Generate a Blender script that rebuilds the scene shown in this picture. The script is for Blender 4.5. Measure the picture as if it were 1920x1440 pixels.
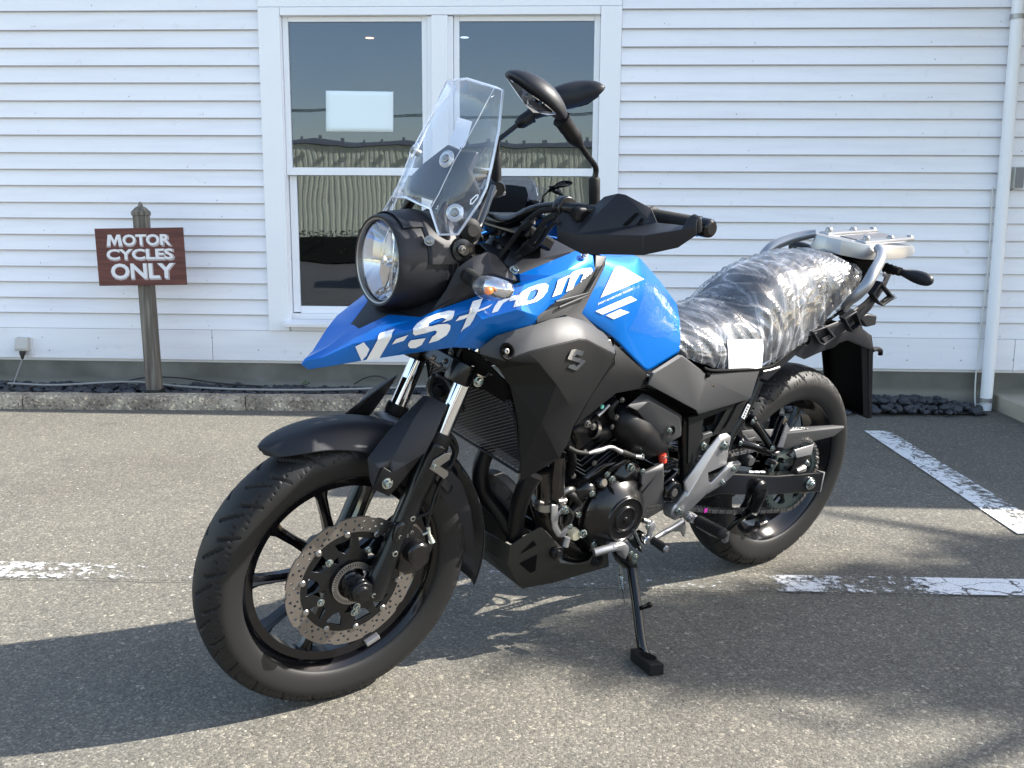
import bpy, bmesh, math, random
from mathutils import Vector, Matrix, noise
from mathutils.bvhtree import BVHTree
R = math.radians
random.seed(7)
for o in list(bpy.data.objects): bpy.data.objects.remove(o)
SC = bpy.context.scene
COL = SC.collection

# ---------------------------------------------------------------- camera, sky, sun, exposure
CAM_POS = Vector((-0.597, -2.915, 1.041))
FW = Vector((-0.0471, 0.9842, -0.1709)).normalized()
F_PX = 1832.265                                    # focal length in pixels of a 1920 wide picture
ROLL = 0.00599
_r = FW.cross(Vector((0, 0, 1))).normalized(); _u = _r.cross(FW)
RT = math.cos(ROLL)*_r + math.sin(ROLL)*_u
UP = -math.sin(ROLL)*_r + math.cos(ROLL)*_u
cd = bpy.data.cameras.new('camera'); cam = bpy.data.objects.new('camera', cd); COL.objects.link(cam)
cd.sensor_width = 36; cd.lens = F_PX/1920*36; cd.clip_start = .05; cd.clip_end = 2000
cam.matrix_world = Matrix(((RT.x, UP.x, -FW.x, CAM_POS.x), (RT.y, UP.y, -FW.y, CAM_POS.y), (RT.z, UP.z, -FW.z, CAM_POS.z), (0, 0, 0, 1)))
SC.camera = cam
SUN_EL, SUN_AZ = 37.0, 8.0                         # azimuth measured from +X (right along the wall) towards +Y (behind it)
W = bpy.data.worlds.new('World'); SC.world = W; W.use_nodes = True
nt = W.node_tree; bg = nt.nodes['Background']
sky = nt.nodes.new('ShaderNodeTexSky'); sky.sky_type = 'NISHITA'; sky.sun_disc = False
sky.sun_elevation = R(SUN_EL); sky.sun_rotation = R(90-SUN_AZ)
sky.air_density = 1.0; sky.dust_density = 1.0; sky.ozone_density = 2.0
tint = nt.nodes.new('ShaderNodeMix'); tint.data_type = 'RGBA'; tint.blend_type = 'MULTIPLY'; tint.inputs[0].default_value = 1; tint.inputs[7].default_value = (1.12, 1.0, .86, 1)
nt.links.new(sky.outputs[0], tint.inputs[6]); nt.links.new(tint.outputs[2], bg.inputs[0]); bg.inputs[1].default_value = 0.15
sl = bpy.data.lights.new('sun', 'SUN'); sl.energy = 4.7; sl.angle = R(.53); sl.color = (1, .95, .87)
so = bpy.data.objects.new('sun', sl); COL.objects.link(so)
sd = Vector((math.cos(R(SUN_AZ))*math.cos(R(SUN_EL)), math.sin(R(SUN_AZ))*math.cos(R(SUN_EL)), math.sin(R(SUN_EL))))
so.rotation_euler = sd.to_track_quat('Z', 'Y').to_euler(); so.location = (6, 2, 8)
SC.view_settings.view_transform = 'Standard'; SC.view_settings.look = 'None'
SC.view_settings.exposure = 1.62; SC.view_settings.gamma = 1

# ---------------------------------------------------------------- materials
MATS = {}
def mat(name, col=(.5, .5, .5), rough=.5, metal=0., spec=.5, coat=0., bump=None, emis=None, coat_rough=.03, var=None, aniso=0):
    """bump=(scale, strength, distance); var=(scale, amount) value noise on the colour"""
    if name in MATS: return MATS[name]
    m = bpy.data.materials.new(name); m.use_nodes = True; t = m.node_tree; n = t.nodes; b = n['Principled BSDF']
    b.inputs['Base Color'].default_value = (*col, 1); b.inputs['Roughness'].default_value = rough
    b.inputs['Metallic'].default_value = metal; b.inputs['Specular IOR Level'].default_value = spec
    b.inputs['Coat Weight'].default_value = coat; b.inputs['Coat Roughness'].default_value = coat_rough
    if emis: b.inputs['Emission Color'].default_value = (*emis[:3], 1); b.inputs['Emission Strength'].default_value = emis[3]
    tc = n.new('ShaderNodeTexCoord')
    if var:
        nz = n.new('ShaderNodeTexNoise'); nz.inputs['Scale'].default_value = var[0]; nz.inputs['Detail'].default_value = 5
        t.links.new(tc.outputs['Object'], nz.inputs['Vector'])
        mx = n.new('ShaderNodeMix'); mx.data_type = 'RGBA'
        mx.inputs[6].default_value = (*[c*(1-var[1]) for c in col], 1); mx.inputs[7].default_value = (*[min(1, c*(1+var[1])) for c in col], 1)
        t.links.new(nz.outputs['Fac'], mx.inputs[0]); t.links.new(mx.outputs[2], b.inputs['Base Color'])
    if bump:
        nz = n.new('ShaderNodeTexNoise'); nz.inputs['Scale'].default_value = bump[0]; nz.inputs['Detail'].default_value = 3
        t.links.new(tc.outputs['Object'], nz.inputs['Vector'])
        bp = n.new('ShaderNodeBump'); bp.inputs['Strength'].default_value = bump[1]; bp.inputs['Distance'].default_value = bump[2]
        t.links.new(nz.outputs['Fac'], bp.inputs['Height']); t.links.new(bp.outputs[0], b.inputs['Normal'])
    MATS[name] = m; return m

def shader_mix(name, build):
    if name in MATS: return MATS[name]
    m = bpy.data.materials.new(name); m.use_nodes = True; t = m.node_tree; t.nodes.clear()
    out = t.nodes.new('ShaderNodeOutputMaterial'); sh = build(t); t.links.new(sh, out.inputs[0]); MATS[name] = m; return m
def N(t, kind, **kw):
    n = t.nodes.new(kind)
    for k, v in kw.items():
        if k.startswith('i_'): n.inputs[k[2:].replace('_', ' ')].default_value = v
        else: setattr(n, k, v)
    return n
def ramp(t, fac, stops):
    r = N(t, 'ShaderNodeValToRGB'); e = r.color_ramp.elements
    while len(e) < len(stops): e.new(.5)
    for k, (p, c) in enumerate(stops):
        e[k].position = p; e[k].color = (*c, 1) if len(c) == 3 else c
    t.links.new(fac, r.inputs[0]); return r.outputs[0]
def g3(v): return (v, v, v)

def schlick(t, f0, normal=None):
    ge = N(t, 'ShaderNodeNewGeometry'); dp = N(t, 'ShaderNodeVectorMath', operation='DOT_PRODUCT'); t.links.new(ge.outputs['Incoming'], dp.inputs[0])
    t.links.new(normal if normal is not None else ge.outputs['Normal'], dp.inputs[1])
    ab = N(t, 'ShaderNodeMath', operation='ABSOLUTE'); t.links.new(dp.outputs['Value'], ab.inputs[0])
    su = N(t, 'ShaderNodeMath', operation='SUBTRACT'); su.inputs[0].default_value = 1; t.links.new(ab.outputs[0], su.inputs[1]); su.use_clamp = True
    po = N(t, 'ShaderNodeMath', operation='POWER'); t.links.new(su.outputs[0], po.inputs[0]); po.inputs[1].default_value = 5
    m = N(t, 'ShaderNodeMath', operation='MULTIPLY_ADD'); t.links.new(po.outputs[0], m.inputs[0]); m.inputs[1].default_value = 1-f0; m.inputs[2].default_value = f0
    return m.outputs[0]
def clear_film(name, ior=1.45, tint=(.97, .98, 1), haze=.02, rough=.02, bump=None, add=0.):
    def b(t):
        tr = N(t, 'ShaderNodeBsdfTransparent'); tr.inputs[0].default_value = (*tint, 1)
        gl = N(t, 'ShaderNodeBsdfGlossy'); gl.inputs['Roughness'].default_value = rough; gl.inputs[0].default_value = (1, 1, 1, 1)
        df = N(t, 'ShaderNodeBsdfDiffuse'); df.inputs[0].default_value = (.8, .85, .95, 1)
        nrm = None
        if bump:
            tc = N(t, 'ShaderNodeTexCoord'); nz = N(t, 'ShaderNodeTexNoise'); nz.inputs['Scale'].default_value = bump[0]; nz.inputs['Detail'].default_value = 3
            t.links.new(tc.outputs['Object'], nz.inputs['Vector'])
            bp = N(t, 'ShaderNodeBump'); bp.inputs['Strength'].default_value = bump[1]; bp.inputs['Distance'].default_value = bump[2]
            t.links.new(nz.outputs['Fac'], bp.inputs['Height']); t.links.new(bp.outputs[0], gl.inputs['Normal']); nrm = bp.outputs[0]
        ma = N(t, 'ShaderNodeMath', operation='ADD'); ma.inputs[1].default_value = add; t.links.new(schlick(t, ((ior-1)/(ior+1))**2, nrm), ma.inputs[0]); ma.use_clamp = True
        m1 = N(t, 'ShaderNodeMixShader'); m1.inputs[0].default_value = haze
        t.links.new(tr.outputs[0], m1.inputs[1]); t.links.new(df.outputs[0], m1.inputs[2])
        m2 = N(t, 'ShaderNodeMixShader'); t.links.new(ma.outputs[0], m2.inputs[0]); t.links.new(m1.outputs[0], m2.inputs[1]); t.links.new(gl.outputs[0], m2.inputs[2])
        return m2.outputs[0]
    return shader_mix(name, b)

M_PLASTIC = mat('matte black plastic', (.0125, .0132, .0168), .46, bump=(900, .25, .0006), spec=.3)
M_PLASTIC2 = mat('satin black plastic', (.005, .005, .006), .40, spec=.25, bump=(700, .12, .0005))
M_GLOSS = mat('gloss black paint', (.003, .003, .004), .14, coat=.15, spec=.35)
M_FORKLEG = mat('semi gloss black paint', (.003, .0035, .0045), .26, coat=.0, spec=.4)
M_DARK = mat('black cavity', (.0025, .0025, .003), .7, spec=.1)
M_BLUE = mat('metallic blue paint', (.0, .135, .52), .36, metal=.45, spec=.3, coat=.6, coat_rough=.02, bump=(2500, .03, .0003))
M_GREY = mat('dark grey metallic paint', (.046, .047, .050), .52, metal=.25, spec=.35, bump=(1500, .05, .0003))
M_SHROUD = mat('charcoal grained plastic', (.0075, .0079, .0085), .5, metal=.0, spec=.22, bump=(1100, .2, .0005))
M_SKID = mat('belly plate plastic with painted bounce', (.026, .0255, .022), .5, spec=.3, bump=(1100, .2, .0005))  # charcoal plastic, lightened and warmed: ground bounce put into its colour
M_ALU = mat('cast aluminium', (.29, .29, .30), .42, metal=.75, bump=(600, .05, .0003))
M_SILVER = mat('silver painted rack', (.34, .345, .36), .33, metal=.75)
M_CHROME = mat('chrome', (.82, .82, .83), .06, metal=1)
M_ZINC = mat('zinc plated bolt', (.42, .46, .44), .25, metal=1)
M_STEEL = mat('brushed steel', (.28, .27, .26), .33, metal=.9, bump=(500, .08, .0003))
M_DISC = mat('brake disc steel', (.19, .172, .155), .38, metal=.75, var=(60, .18), bump=(400, .08, .0003))
M_RUBBER = mat('tyre rubber', (.0095, .0095, .010), .55, spec=.3, bump=(500, .15, .0006), var=(9, .15))
M_RUBBER2 = mat('soft rubber', (.009, .009, .009), .6, spec=.25)
M_HEADER = mat('header pipe steel', (.05, .047, .045), .14, metal=.85, var=(30, .3))
M_ENGINE = mat('black engine casting', (.006, .0055, .006), .25, metal=.2, bump=(300, .1, .0004), coat=.25, spec=.4, coat_rough=.15)
M_WHITE = mat('white decal', (.78, .79, .82), .25, coat=.5)
M_PAPER = mat('white paper', (.86, .86, .88), .8, bump=(30, .3, .002))
M_SEAT = mat('black seat vinyl', (.006, .006, .007), .5, spec=.2, bump=(300, .25, .0006))
M_ORANGE = mat('orange bulb cap', (.9, .22, .03), .3)
M_RED = mat('red rubber cap', (.55, .05, .03), .4)
M_PINK = mat('magenta paint mark', (.9, .05, .55), .5)
M_REFL = mat('headlamp reflector', (.66, .66, .68), .07, metal=1, bump=(25, .25, .004))
M_LENS = clear_film('clear lamp lens', 1.5, haze=.01, rough=.01, add=.07)
M_SIGLENS = clear_film('smoked clear indicator lens', 1.5, tint=(.90, .92, .95), haze=.05, rough=.05, bump=(200, .2, .001))
M_SCREEN = clear_film('clear polycarbonate windscreen', 1.5, tint=(.93, .945, .97), haze=.015, rough=.015, add=.01)
M_SCREENEDGE = clear_film('polished windscreen edge', 1.5, tint=(.9, .92, .96), haze=.38, rough=.08, add=.12)

# ---------------------------------------------------------------- motorcycle frame and surveying helper
LEAN, A0 = R(9.8929), R(140.0601)
BIKE = bpy.data.objects.new('motorcycle', None); COL.objects.link(BIKE)
BM4 = Matrix.Rotation(-A0, 4, 'Z') @ Matrix.Rotation(-LEAN, 4, 'X')
BIKE.matrix_world = BM4; BIKE.empty_display_size = .3
BIKE['label'] = 'blue and black adventure motorcycle with plastic-wrapped seat parked on its side stand'
BIKE['category'] = 'motorcycle'
BINV = BM4.inverted(); CB = BINV @ CAM_POS
RAKE, WB, RF, RR_ = R(25.1), 1.425, .304, .314
AXD = Vector((-math.sin(RAKE), 0, math.cos(RAKE))); APT = Vector((WB+.1, 0, 0))
STEER = Matrix.Translation(APT) @ Matrix.Rotation(R(-2.6116), 4, AXD) @ Matrix.Translation(-APT)
ZK = dict(a=(560, 480, 3.368), b=(1300, 400, 3.6), c=(840, 830, 4.8), d=(680, 640, 4.8), e=(1280, 730, 4.235), f=(840, 370, 3.84),
          z1=(540, 120, 3.2), z2=(540, 420, 3.2), z3=(340, 820, 2.77), z4=(840, 600, 3.2), z5=(1040, 720, 4.8), z6=(1040, 330, 2.5946),
          z7=(1180, 640, 3.272), k=(1000, 900, 3.6), p=(0, 0, 1))
def ray(k, x, y):
    ox, oy, s = ZK[k]; px, py = ox+x/s, oy+y/s
    d = FW + (px-960)/F_PX*RT + (720-py)/F_PX*UP
    return BINV.to_3x3() @ d
def B(k, x, y, lat, steered=False):
    """survey point of the machine: a sighting (k, x, y) met with the plane 'lat' metres left of the machine's centre plane"""
    d = ray(k, x, y); t = (lat-CB.y)/d.y; p = CB + t*d
    return STEER.inverted() @ p if steered else p

# ---------------------------------------------------------------- mesh helpers
def link(name, me, m, parent=None, mw=None, kind=None, smooth=None):
    o = bpy.data.objects.new(name, me); COL.objects.link(o)
    if m is not None and me is not None and not me.materials: me.materials.append(m)
    if parent is not None:
        o.parent = parent
        if mw is not None: o.matrix_local = mw
    elif mw is not None: o.matrix_world = mw
    if kind: o['kind'] = kind
    if smooth is not None:
        for p in me.polygons: p.use_smooth = True
        me.set_sharp_from_angle(angle=R(smooth))
    return o
def mesh(name, vs, fs):
    me = bpy.data.meshes.new(name); me.from_pydata([tuple(v) for v in vs], [], fs); me.update(); return me
def bevel(o, w, seg=2, ang=25):
    b = o.modifiers.new('bevel', 'BEVEL'); b.width = w; b.segments = seg; b.limit_method = 'ANGLE'; b.angle_limit = R(ang); b.harden_normals = False; return o
def recalc(me):
    bm = bmesh.new(); bm.from_mesh(me); bmesh.ops.recalc_face_normals(bm, faces=bm.faces); bm.to_mesh(me); bm.free()

BVHS = {}
def facet(name, k, vs, fs, m, th=.004, mirror=True, sym=False, bev=.0018, sub=0, parent=BIKE, steered=False, key=None, smooth=32, extra=(), label=None):
    """faceted body panel; vs: (x, y, lat) sightings or Vectors; mirrored to the right side as its own object, or joined over the centre plane (sym)"""
    P = [v if isinstance(v, Vector) else B(k if len(v) == 3 else v[3], v[0], v[1], v[2], steered) for v in vs] + list(extra)
    out = []
    F = []
    for f in fs:
        c = sum((P[i] for i in f), Vector())/len(f); n = Vector()
        for a in range(len(f)):
            p, q = P[f[a]]-c, P[f[(a+1) % len(f)]]-c; n += p.cross(q)
        F.append(tuple(f) if n.dot(CB-c) > 0 else tuple(reversed(f)))
    mw = STEER if steered else None
    def make(PP, FF):
        me = mesh(name, PP, FF)
        bm = bmesh.new(); bm.from_mesh(me)
        if sym: bmesh.ops.remove_doubles(bm, verts=bm.verts, dist=.0012)
        if sub: bmesh.ops.triangulate(bm, faces=[f for f in bm.faces if len(f.verts) > 4])
        elif key: bmesh.ops.triangulate(bm, faces=bm.faces)
        bm.to_mesh(me); bm.free()
        o = link(name, me, m, parent, mw, smooth=smooth)
        if sub:
            s = o.modifiers.new('sub', 'SUBSURF'); s.levels = s.render_levels = sub
        if th:
            s = o.modifiers.new('thick', 'SOLIDIFY'); s.thickness = th; s.offset = -1
        if bev and not sub: bevel(o, bev)
        if label: o['label'] = label
        return o
    Pm = [Vector((p.x, -p.y, p.z)) for p in P]
    if sym:
        n = len(P); PP = P+Pm; FF = F+[tuple(i+n for i in reversed(f)) for f in F]
        o = make(PP, FF); bv = BVHTree.FromPolygons([v.co for v in o.data.vertices], [tuple(p.vertices) for p in o.data.polygons]); out = [o]
    else:
        out = [make(P, F)]; bv = BVHTree.FromPolygons([v.co for v in out[0].data.vertices], [tuple(p.vertices) for p in out[0].data.polygons])
        if mirror: out.append(make(Pm, [tuple(reversed(f)) for f in F]))
    if key: BVHS[key] = bv
    return out[0] if len(out) == 1 else out

def catmull(pts, n=6):
    if len(pts) < 3 or n < 2: return [Vector(p) for p in pts]
    P = [Vector(p) for p in pts]; P = [2*P[0]-P[1]]+P+[2*P[-1]-P[-2]]; out = []
    for i in range(1, len(P)-2):
        for j in range(n):
            t = j/n; a, b, c, d = P[i-1:i+3]
            out.append(.5*((2*b)+(c-a)*t+(2*a-5*b+4*c-d)*t*t+(3*b-a-3*c+d)*t**3))
    out.append(P[-2]); return out
def tube_data(pts, r, seg=10, smooth=0, caps=True):
    rr = r if isinstance(r, (list, tuple)) else [r]*len(pts)
    if smooth:
        n = smooth; P = catmull(pts, n); RRv = []
        for i in range(len(pts)-1):
            for j in range(n): RRv.append(rr[i]+(rr[i+1]-rr[i])*j/n)
        RRv.append(rr[-1])
    else: P = [Vector(p) for p in pts]; RRv = list(rr)
    T = []
    for i in range(len(P)):
        a = P[max(i-1, 0)]; b = P[min(i+1, len(P)-1)]; T.append((b-a).normalized() if (b-a).length > 1e-9 else Vector((0, 0, 1)))
    up = T[0].orthogonal().normalized(); vs = []; fs = []
    for i, p in enumerate(P):
        up = (up-T[i]*up.dot(T[i])).normalized(); s = T[i].cross(up)
        for j in range(seg):
            a = 2*math.pi*j/seg; vs.append(p+RRv[i]*(math.cos(a)*up+math.sin(a)*s))
    for i in range(len(P)-1):
        for j in range(seg):
            a, b = i*seg+j, i*seg+(j+1) % seg; fs.append((a, b, b+seg, a+seg))
    if caps: fs.append(tuple(reversed(range(seg)))); fs.append(tuple(range(len(vs)-seg, len(vs))))
    return vs, fs
def tube(name, pts, r, m, seg=10, smooth=0, parent=BIKE, steered=False, mirror=False, sm=50):
    vs, fs = tube_data(pts, r, seg, smooth)
    o = link(name, mesh(name, vs, fs), m, parent, STEER if steered else None, smooth=sm)
    if mirror:
        vs = [Vector((v.x, -v.y, v.z)) for v in vs]; fs = [tuple(reversed(f)) for f in fs]
        return o, link(name, mesh(name, vs, fs), m, parent, STEER if steered else None, smooth=sm)
    return o
def frame(axis, ref=Vector((0, 0, 1))):
    a = Vector(axis).normalized(); x = (ref-a*ref.dot(a))
    if x.length < 1e-4: x = a.orthogonal()
    x.normalize(); return x, a.cross(x), a
def lathe_data(prof, c, axis, seg=48, a0=0, a1=2*math.pi, ref=Vector((0, 0, 1)), close=False):
    x, y, a = frame(axis, ref); vs = []; fs = []; full = abs(a1-a0-2*math.pi) < 1e-6; cols = seg if full else seg+1
    for j in range(cols):
        t = a0+(a1-a0)*j/seg; d = math.cos(t)*x+math.sin(t)*y
        for r, h in prof: vs.append(Vector(c)+d*r+a*h)
    n = len(prof)
    for j in range(seg):
        for i in range(n-1 if not close else n):
            p, q = j*n+i, ((j+1) % cols)*n+i; p2, q2 = j*n+(i+1) % n, ((j+1) % cols)*n+(i+1) % n
            fs.append((p, q, q2, p2))
    return vs, fs
def lathe(name, prof, c, axis, m, seg=48, parent=BIKE, steered=False, a0=0, a1=2*math.pi, close=False, sm=30, ref=Vector((0, 0, 1)), mirror=False, bev=0):
    res = []
    for s in ((1, -1) if mirror else (1,)):
        vs, fs = lathe_data(prof, c, axis, seg, a0, a1, ref, close)
        if s < 0: vs = [Vector((v.x, -v.y, v.z)) for v in vs]
        me = mesh(name, vs, fs)
        bm = bmesh.new(); bm.from_mesh(me); bmesh.ops.remove_doubles(bm, verts=bm.verts, dist=1e-5); bmesh.ops.recalc_face_normals(bm, faces=bm.faces); bm.to_mesh(me); bm.free()
        o = link(name, me, m, parent, STEER if steered else None, smooth=sm)
        if bev: bevel(o, bev)
        res.append(o)
    return res[0] if len(res) == 1 else res
def cutplate_data(loops, th):
    """flat plate in the xy plane with holes (even-odd), thickness th centred on z=0 -> mesh"""
    cu = bpy.data.curves.new('c', 'CURVE'); cu.dimensions = '2D'; cu.fill_mode = 'BOTH'; cu.extrude = th/2
    for lp in loops:
        s = cu.splines.new('POLY'); s.points.add(len(lp)-1)
        for i, p in enumerate(lp): s.points[i].co = (p[0], p[1], 0, 1)
        s.use_cyclic_u = True
    o = bpy.data.objects.new('c', cu); COL.objects.link(o)
    dg = bpy.context.evaluated_depsgraph_get(); me = bpy.data.meshes.new_from_object(o.evaluated_get(dg))
    bpy.data.objects.remove(o); bpy.data.curves.remove(cu)
    bm = bmesh.new(); bm.from_mesh(me); bmesh.ops.remove_doubles(bm, verts=bm.verts, dist=1e-6); bm.to_mesh(me); bm.free()
    return me
def circ2(cx, cy, r, n=12, ph=0): return [(cx+r*math.cos(2*math.pi*i/n+ph), cy+r*math.sin(2*math.pi*i/n+ph)) for i in range(n)]
def cutplate(name, loops, th, m, M, parent=BIKE, bev=.0008, sm=30):
    me = cutplate_data(loops, th); me.name = name; me.transform(M); me.materials.clear()
    o = link(name, me, m, parent, smooth=sm)
    if bev: bevel(o, bev, 1, 40)
    return o
def prism(name, k, pts, lat, th, m, mirror=False, bev=.003, parent=BIKE, steered=False, key=None, holes=(), sm=32, lats=None):
    """plate standing in a plane of constant lat (or per-point lats), extruded inwards by th"""
    P = [B(k, x, y, lat if lats is None else lats[i], steered) for i, (x, y) in enumerate(pts)]
    res = []
    if holes:
        lp = [[(p.x, p.z) for p in P]]+[[(lambda q: (q.x, q.z))(B(k, x, y, lat, steered)) for x, y in h] for h in holes]
        me0 = cutplate_data(lp, th); M0 = Matrix(((1, 0, 0, 0), (0, 0, 1, lat-th/2), (0, 1, 0, 0), (0, 0, 0, 1)))
        me0.transform(M0); recalc(me0); me0.materials.clear(); base = me0
        if key: BVHS[key] = BVHTree.FromPolygons([v.co for v in me0.vertices], [tuple(p.vertices) for p in me0.polygons])
    else:
        n = len(P); Q = [Vector((p.x, p.y-th, p.z)) for p in P]
        vs = P+Q; fs = [tuple(range(n)), tuple(reversed(range(n, 2*n)))]+[(i, (i+1) % n, n+(i+1) % n, n+i) for i in range(n)]
        base = mesh(name, vs, fs); recalc(base)
        if key: BVHS[key] = BVHTree.FromPolygons(P, [tuple(range(n))])
    for s in ((1, -1) if mirror else (1,)):
        me = base if s > 0 else base.copy()
        if s < 0: me.transform(Matrix.Scale(-1, 4, (0, 1, 0))); me.flip_normals()
        me.name = name
        o = link(name, me, m, parent, STEER if steered else None, smooth=sm)
        if bev: bevel(o, bev)
        res.append(o)
    return res[0] if len(res) == 1 else res
def boxd(c, sx, sy, sz, M=None):
    vs = [Vector((x*sx/2, y*sy/2, z*sz/2)) for x in (-1, 1) for y in (-1, 1) for z in (-1, 1)]
    if M is not None: vs = [M @ v for v in vs]
    vs = [v+Vector(c) for v in vs]
    return vs, [(0, 1, 3, 2), (4, 6, 7, 5), (0, 4, 5, 1), (2, 3, 7, 6), (0, 2, 6, 4), (1, 5, 7, 3)]
def box(name, c, s, m, M=None, parent=None, bev=0, kind=None, seg=2):
    vs, fs = boxd(c, *s, M); o = link(name, mesh(name, vs, fs), m, parent, kind=kind)
    if bev: bevel(o, bev, seg)
    return o
def join(parts):
    V = []; F = []
    for vs, fs in parts:
        n = len(V); V += list(vs); F += [tuple(i+n for i in f) for f in fs]
    return V, F
def bolt(p, r=.008, parent=BIKE, axis=(0, 1, 0), m=None, name='bolt', steered=False, washer=True):
    r *= .86; a = Vector(axis); h = r*.8
    prof = [(0, h*.35), (r*.45, h*.35), (r*.5, h), (r*.85, h*.9), (r*.95, h*.5), (r*.95, 0)]
    if washer: prof += [(r*1.35, 0), (r*1.4, -r*.3)]
    return lathe(name, prof, p, a, m or M_ZINC, 14, parent, steered, sm=40)
def decal(name, k, loops, key, m, parent, off=.0022, step=7, text=None, steered=False):
    """flat print cut along loops (sighting coordinates) and laid onto the panel named key"""
    if text is None: me = cutplate_data([[(x, -y) for x, y in lp] for lp in loops], 0)
    else: me = text
    bm = bmesh.new(); bm.from_mesh(me)
    bmesh.ops.triangulate(bm, faces=bm.faces)
    for _ in range(5):
        es = [e for e in bm.edges if e.calc_length() > step*2.2]
        if not es: break
        bmesh.ops.subdivide_edges(bm, edges=es, cuts=1); bmesh.ops.triangulate(bm, faces=[f for f in bm.faces if len(f.verts) > 3])
    bv = BVHS[key]; dead = []
    for v in bm.verts:
        d = ray(k, v.co.x, -v.co.y).normalized(); O = CB
        if steered: d = STEER.inverted().to_3x3() @ d; O = STEER.inverted() @ CB
        h = bv.ray_cast(O, d)
        if h[0] is None: dead.append(v); continue
        n = h[1] if h[1].dot(d) < 0 else -h[1]
        v.co = h[0]+n*off
    bmesh.ops.delete(bm, geom=dead, context='VERTS')
    for f in bm.faces:
        if f.normal.dot(CB-f.calc_center_median()) < 0: f.normal_flip()
    bm.to_mesh(me); bm.free(); me.name = name; me.materials.clear()
    return link(name, me, m, parent, STEER if steered else None)
def text_mesh(s, size=1, offset=0, shear=0, space=1, extrude=0, align='LEFT'):
    cu = bpy.data.curves.new('t', 'FONT'); cu.body = s; cu.size = size; cu.offset = offset; cu.shear = shear; cu.space_character = space; cu.extrude = extrude; cu.align_x = align; cu.resolution_u = 3
    o = bpy.data.objects.new('t', cu); COL.objects.link(o); dg = bpy.context.evaluated_depsgraph_get()
    me = bpy.data.meshes.new_from_object(o.evaluated_get(dg)); bpy.data.objects.remove(o); bpy.data.curves.remove(cu); return me
def loft(name, secs, m, parent=BIKE, steered=False, sub=1, sm=60, cap=True):
    """secs: list of rings of equal length"""
    n = len(secs[0]); vs = [v for s in secs for v in s]; fs = []
    for i in range(len(secs)-1):
        for j in range(n): fs.append((i*n+j, i*n+(j+1) % n, (i+1)*n+(j+1) % n, (i+1)*n+j))
    if cap: fs.append(tuple(range(n))); fs.append(tuple(range(len(vs)-n, len(vs))))
    me = mesh(name, vs, fs); recalc(me); o = link(name, me, m, parent, STEER if steered else None, smooth=sm)
    if sub: s = o.modifiers.new('sub', 'SUBSURF'); s.levels = s.render_levels = sub
    return o
# ================================================================ SETTING
def G(px, py, z=0.):
    d = FW+(px-960)/F_PX*RT+(720-py)/F_PX*UP; t = (z-CAM_POS.z)/d.z; return CAM_POS+t*d
def Wl(px, py, Y=2.5):
    d = FW+(px-960)/F_PX*RT+(720-py)/F_PX*UP; t = (Y-CAM_POS.y)/d.y; return CAM_POS+t*d
def thing(name, label, cat, loc=(0, 0, 0), group=None):
    o = bpy.data.objects.new(name, None); COL.objects.link(o); o.location = loc; o.empty_display_size = .1
    o['label'] = label; o['category'] = cat
    if group: o['group'] = group
    bpy.context.view_layer.update()
    return o
def wbox(name, x0, x1, y0, y1, z0, z1, m, parent=None, bev=0, kind=None):
    """box between world limits (parents stand unrotated)"""
    off = Vector(parent.location) if parent is not None and parent.parent is None else Vector()
    return box(name, Vector(((x0+x1)/2, (y0+y1)/2, (z0+z1)/2))-off, (x1-x0, y1-y0, z1-z0), m, parent=parent, bev=bev, kind=kind)

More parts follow.
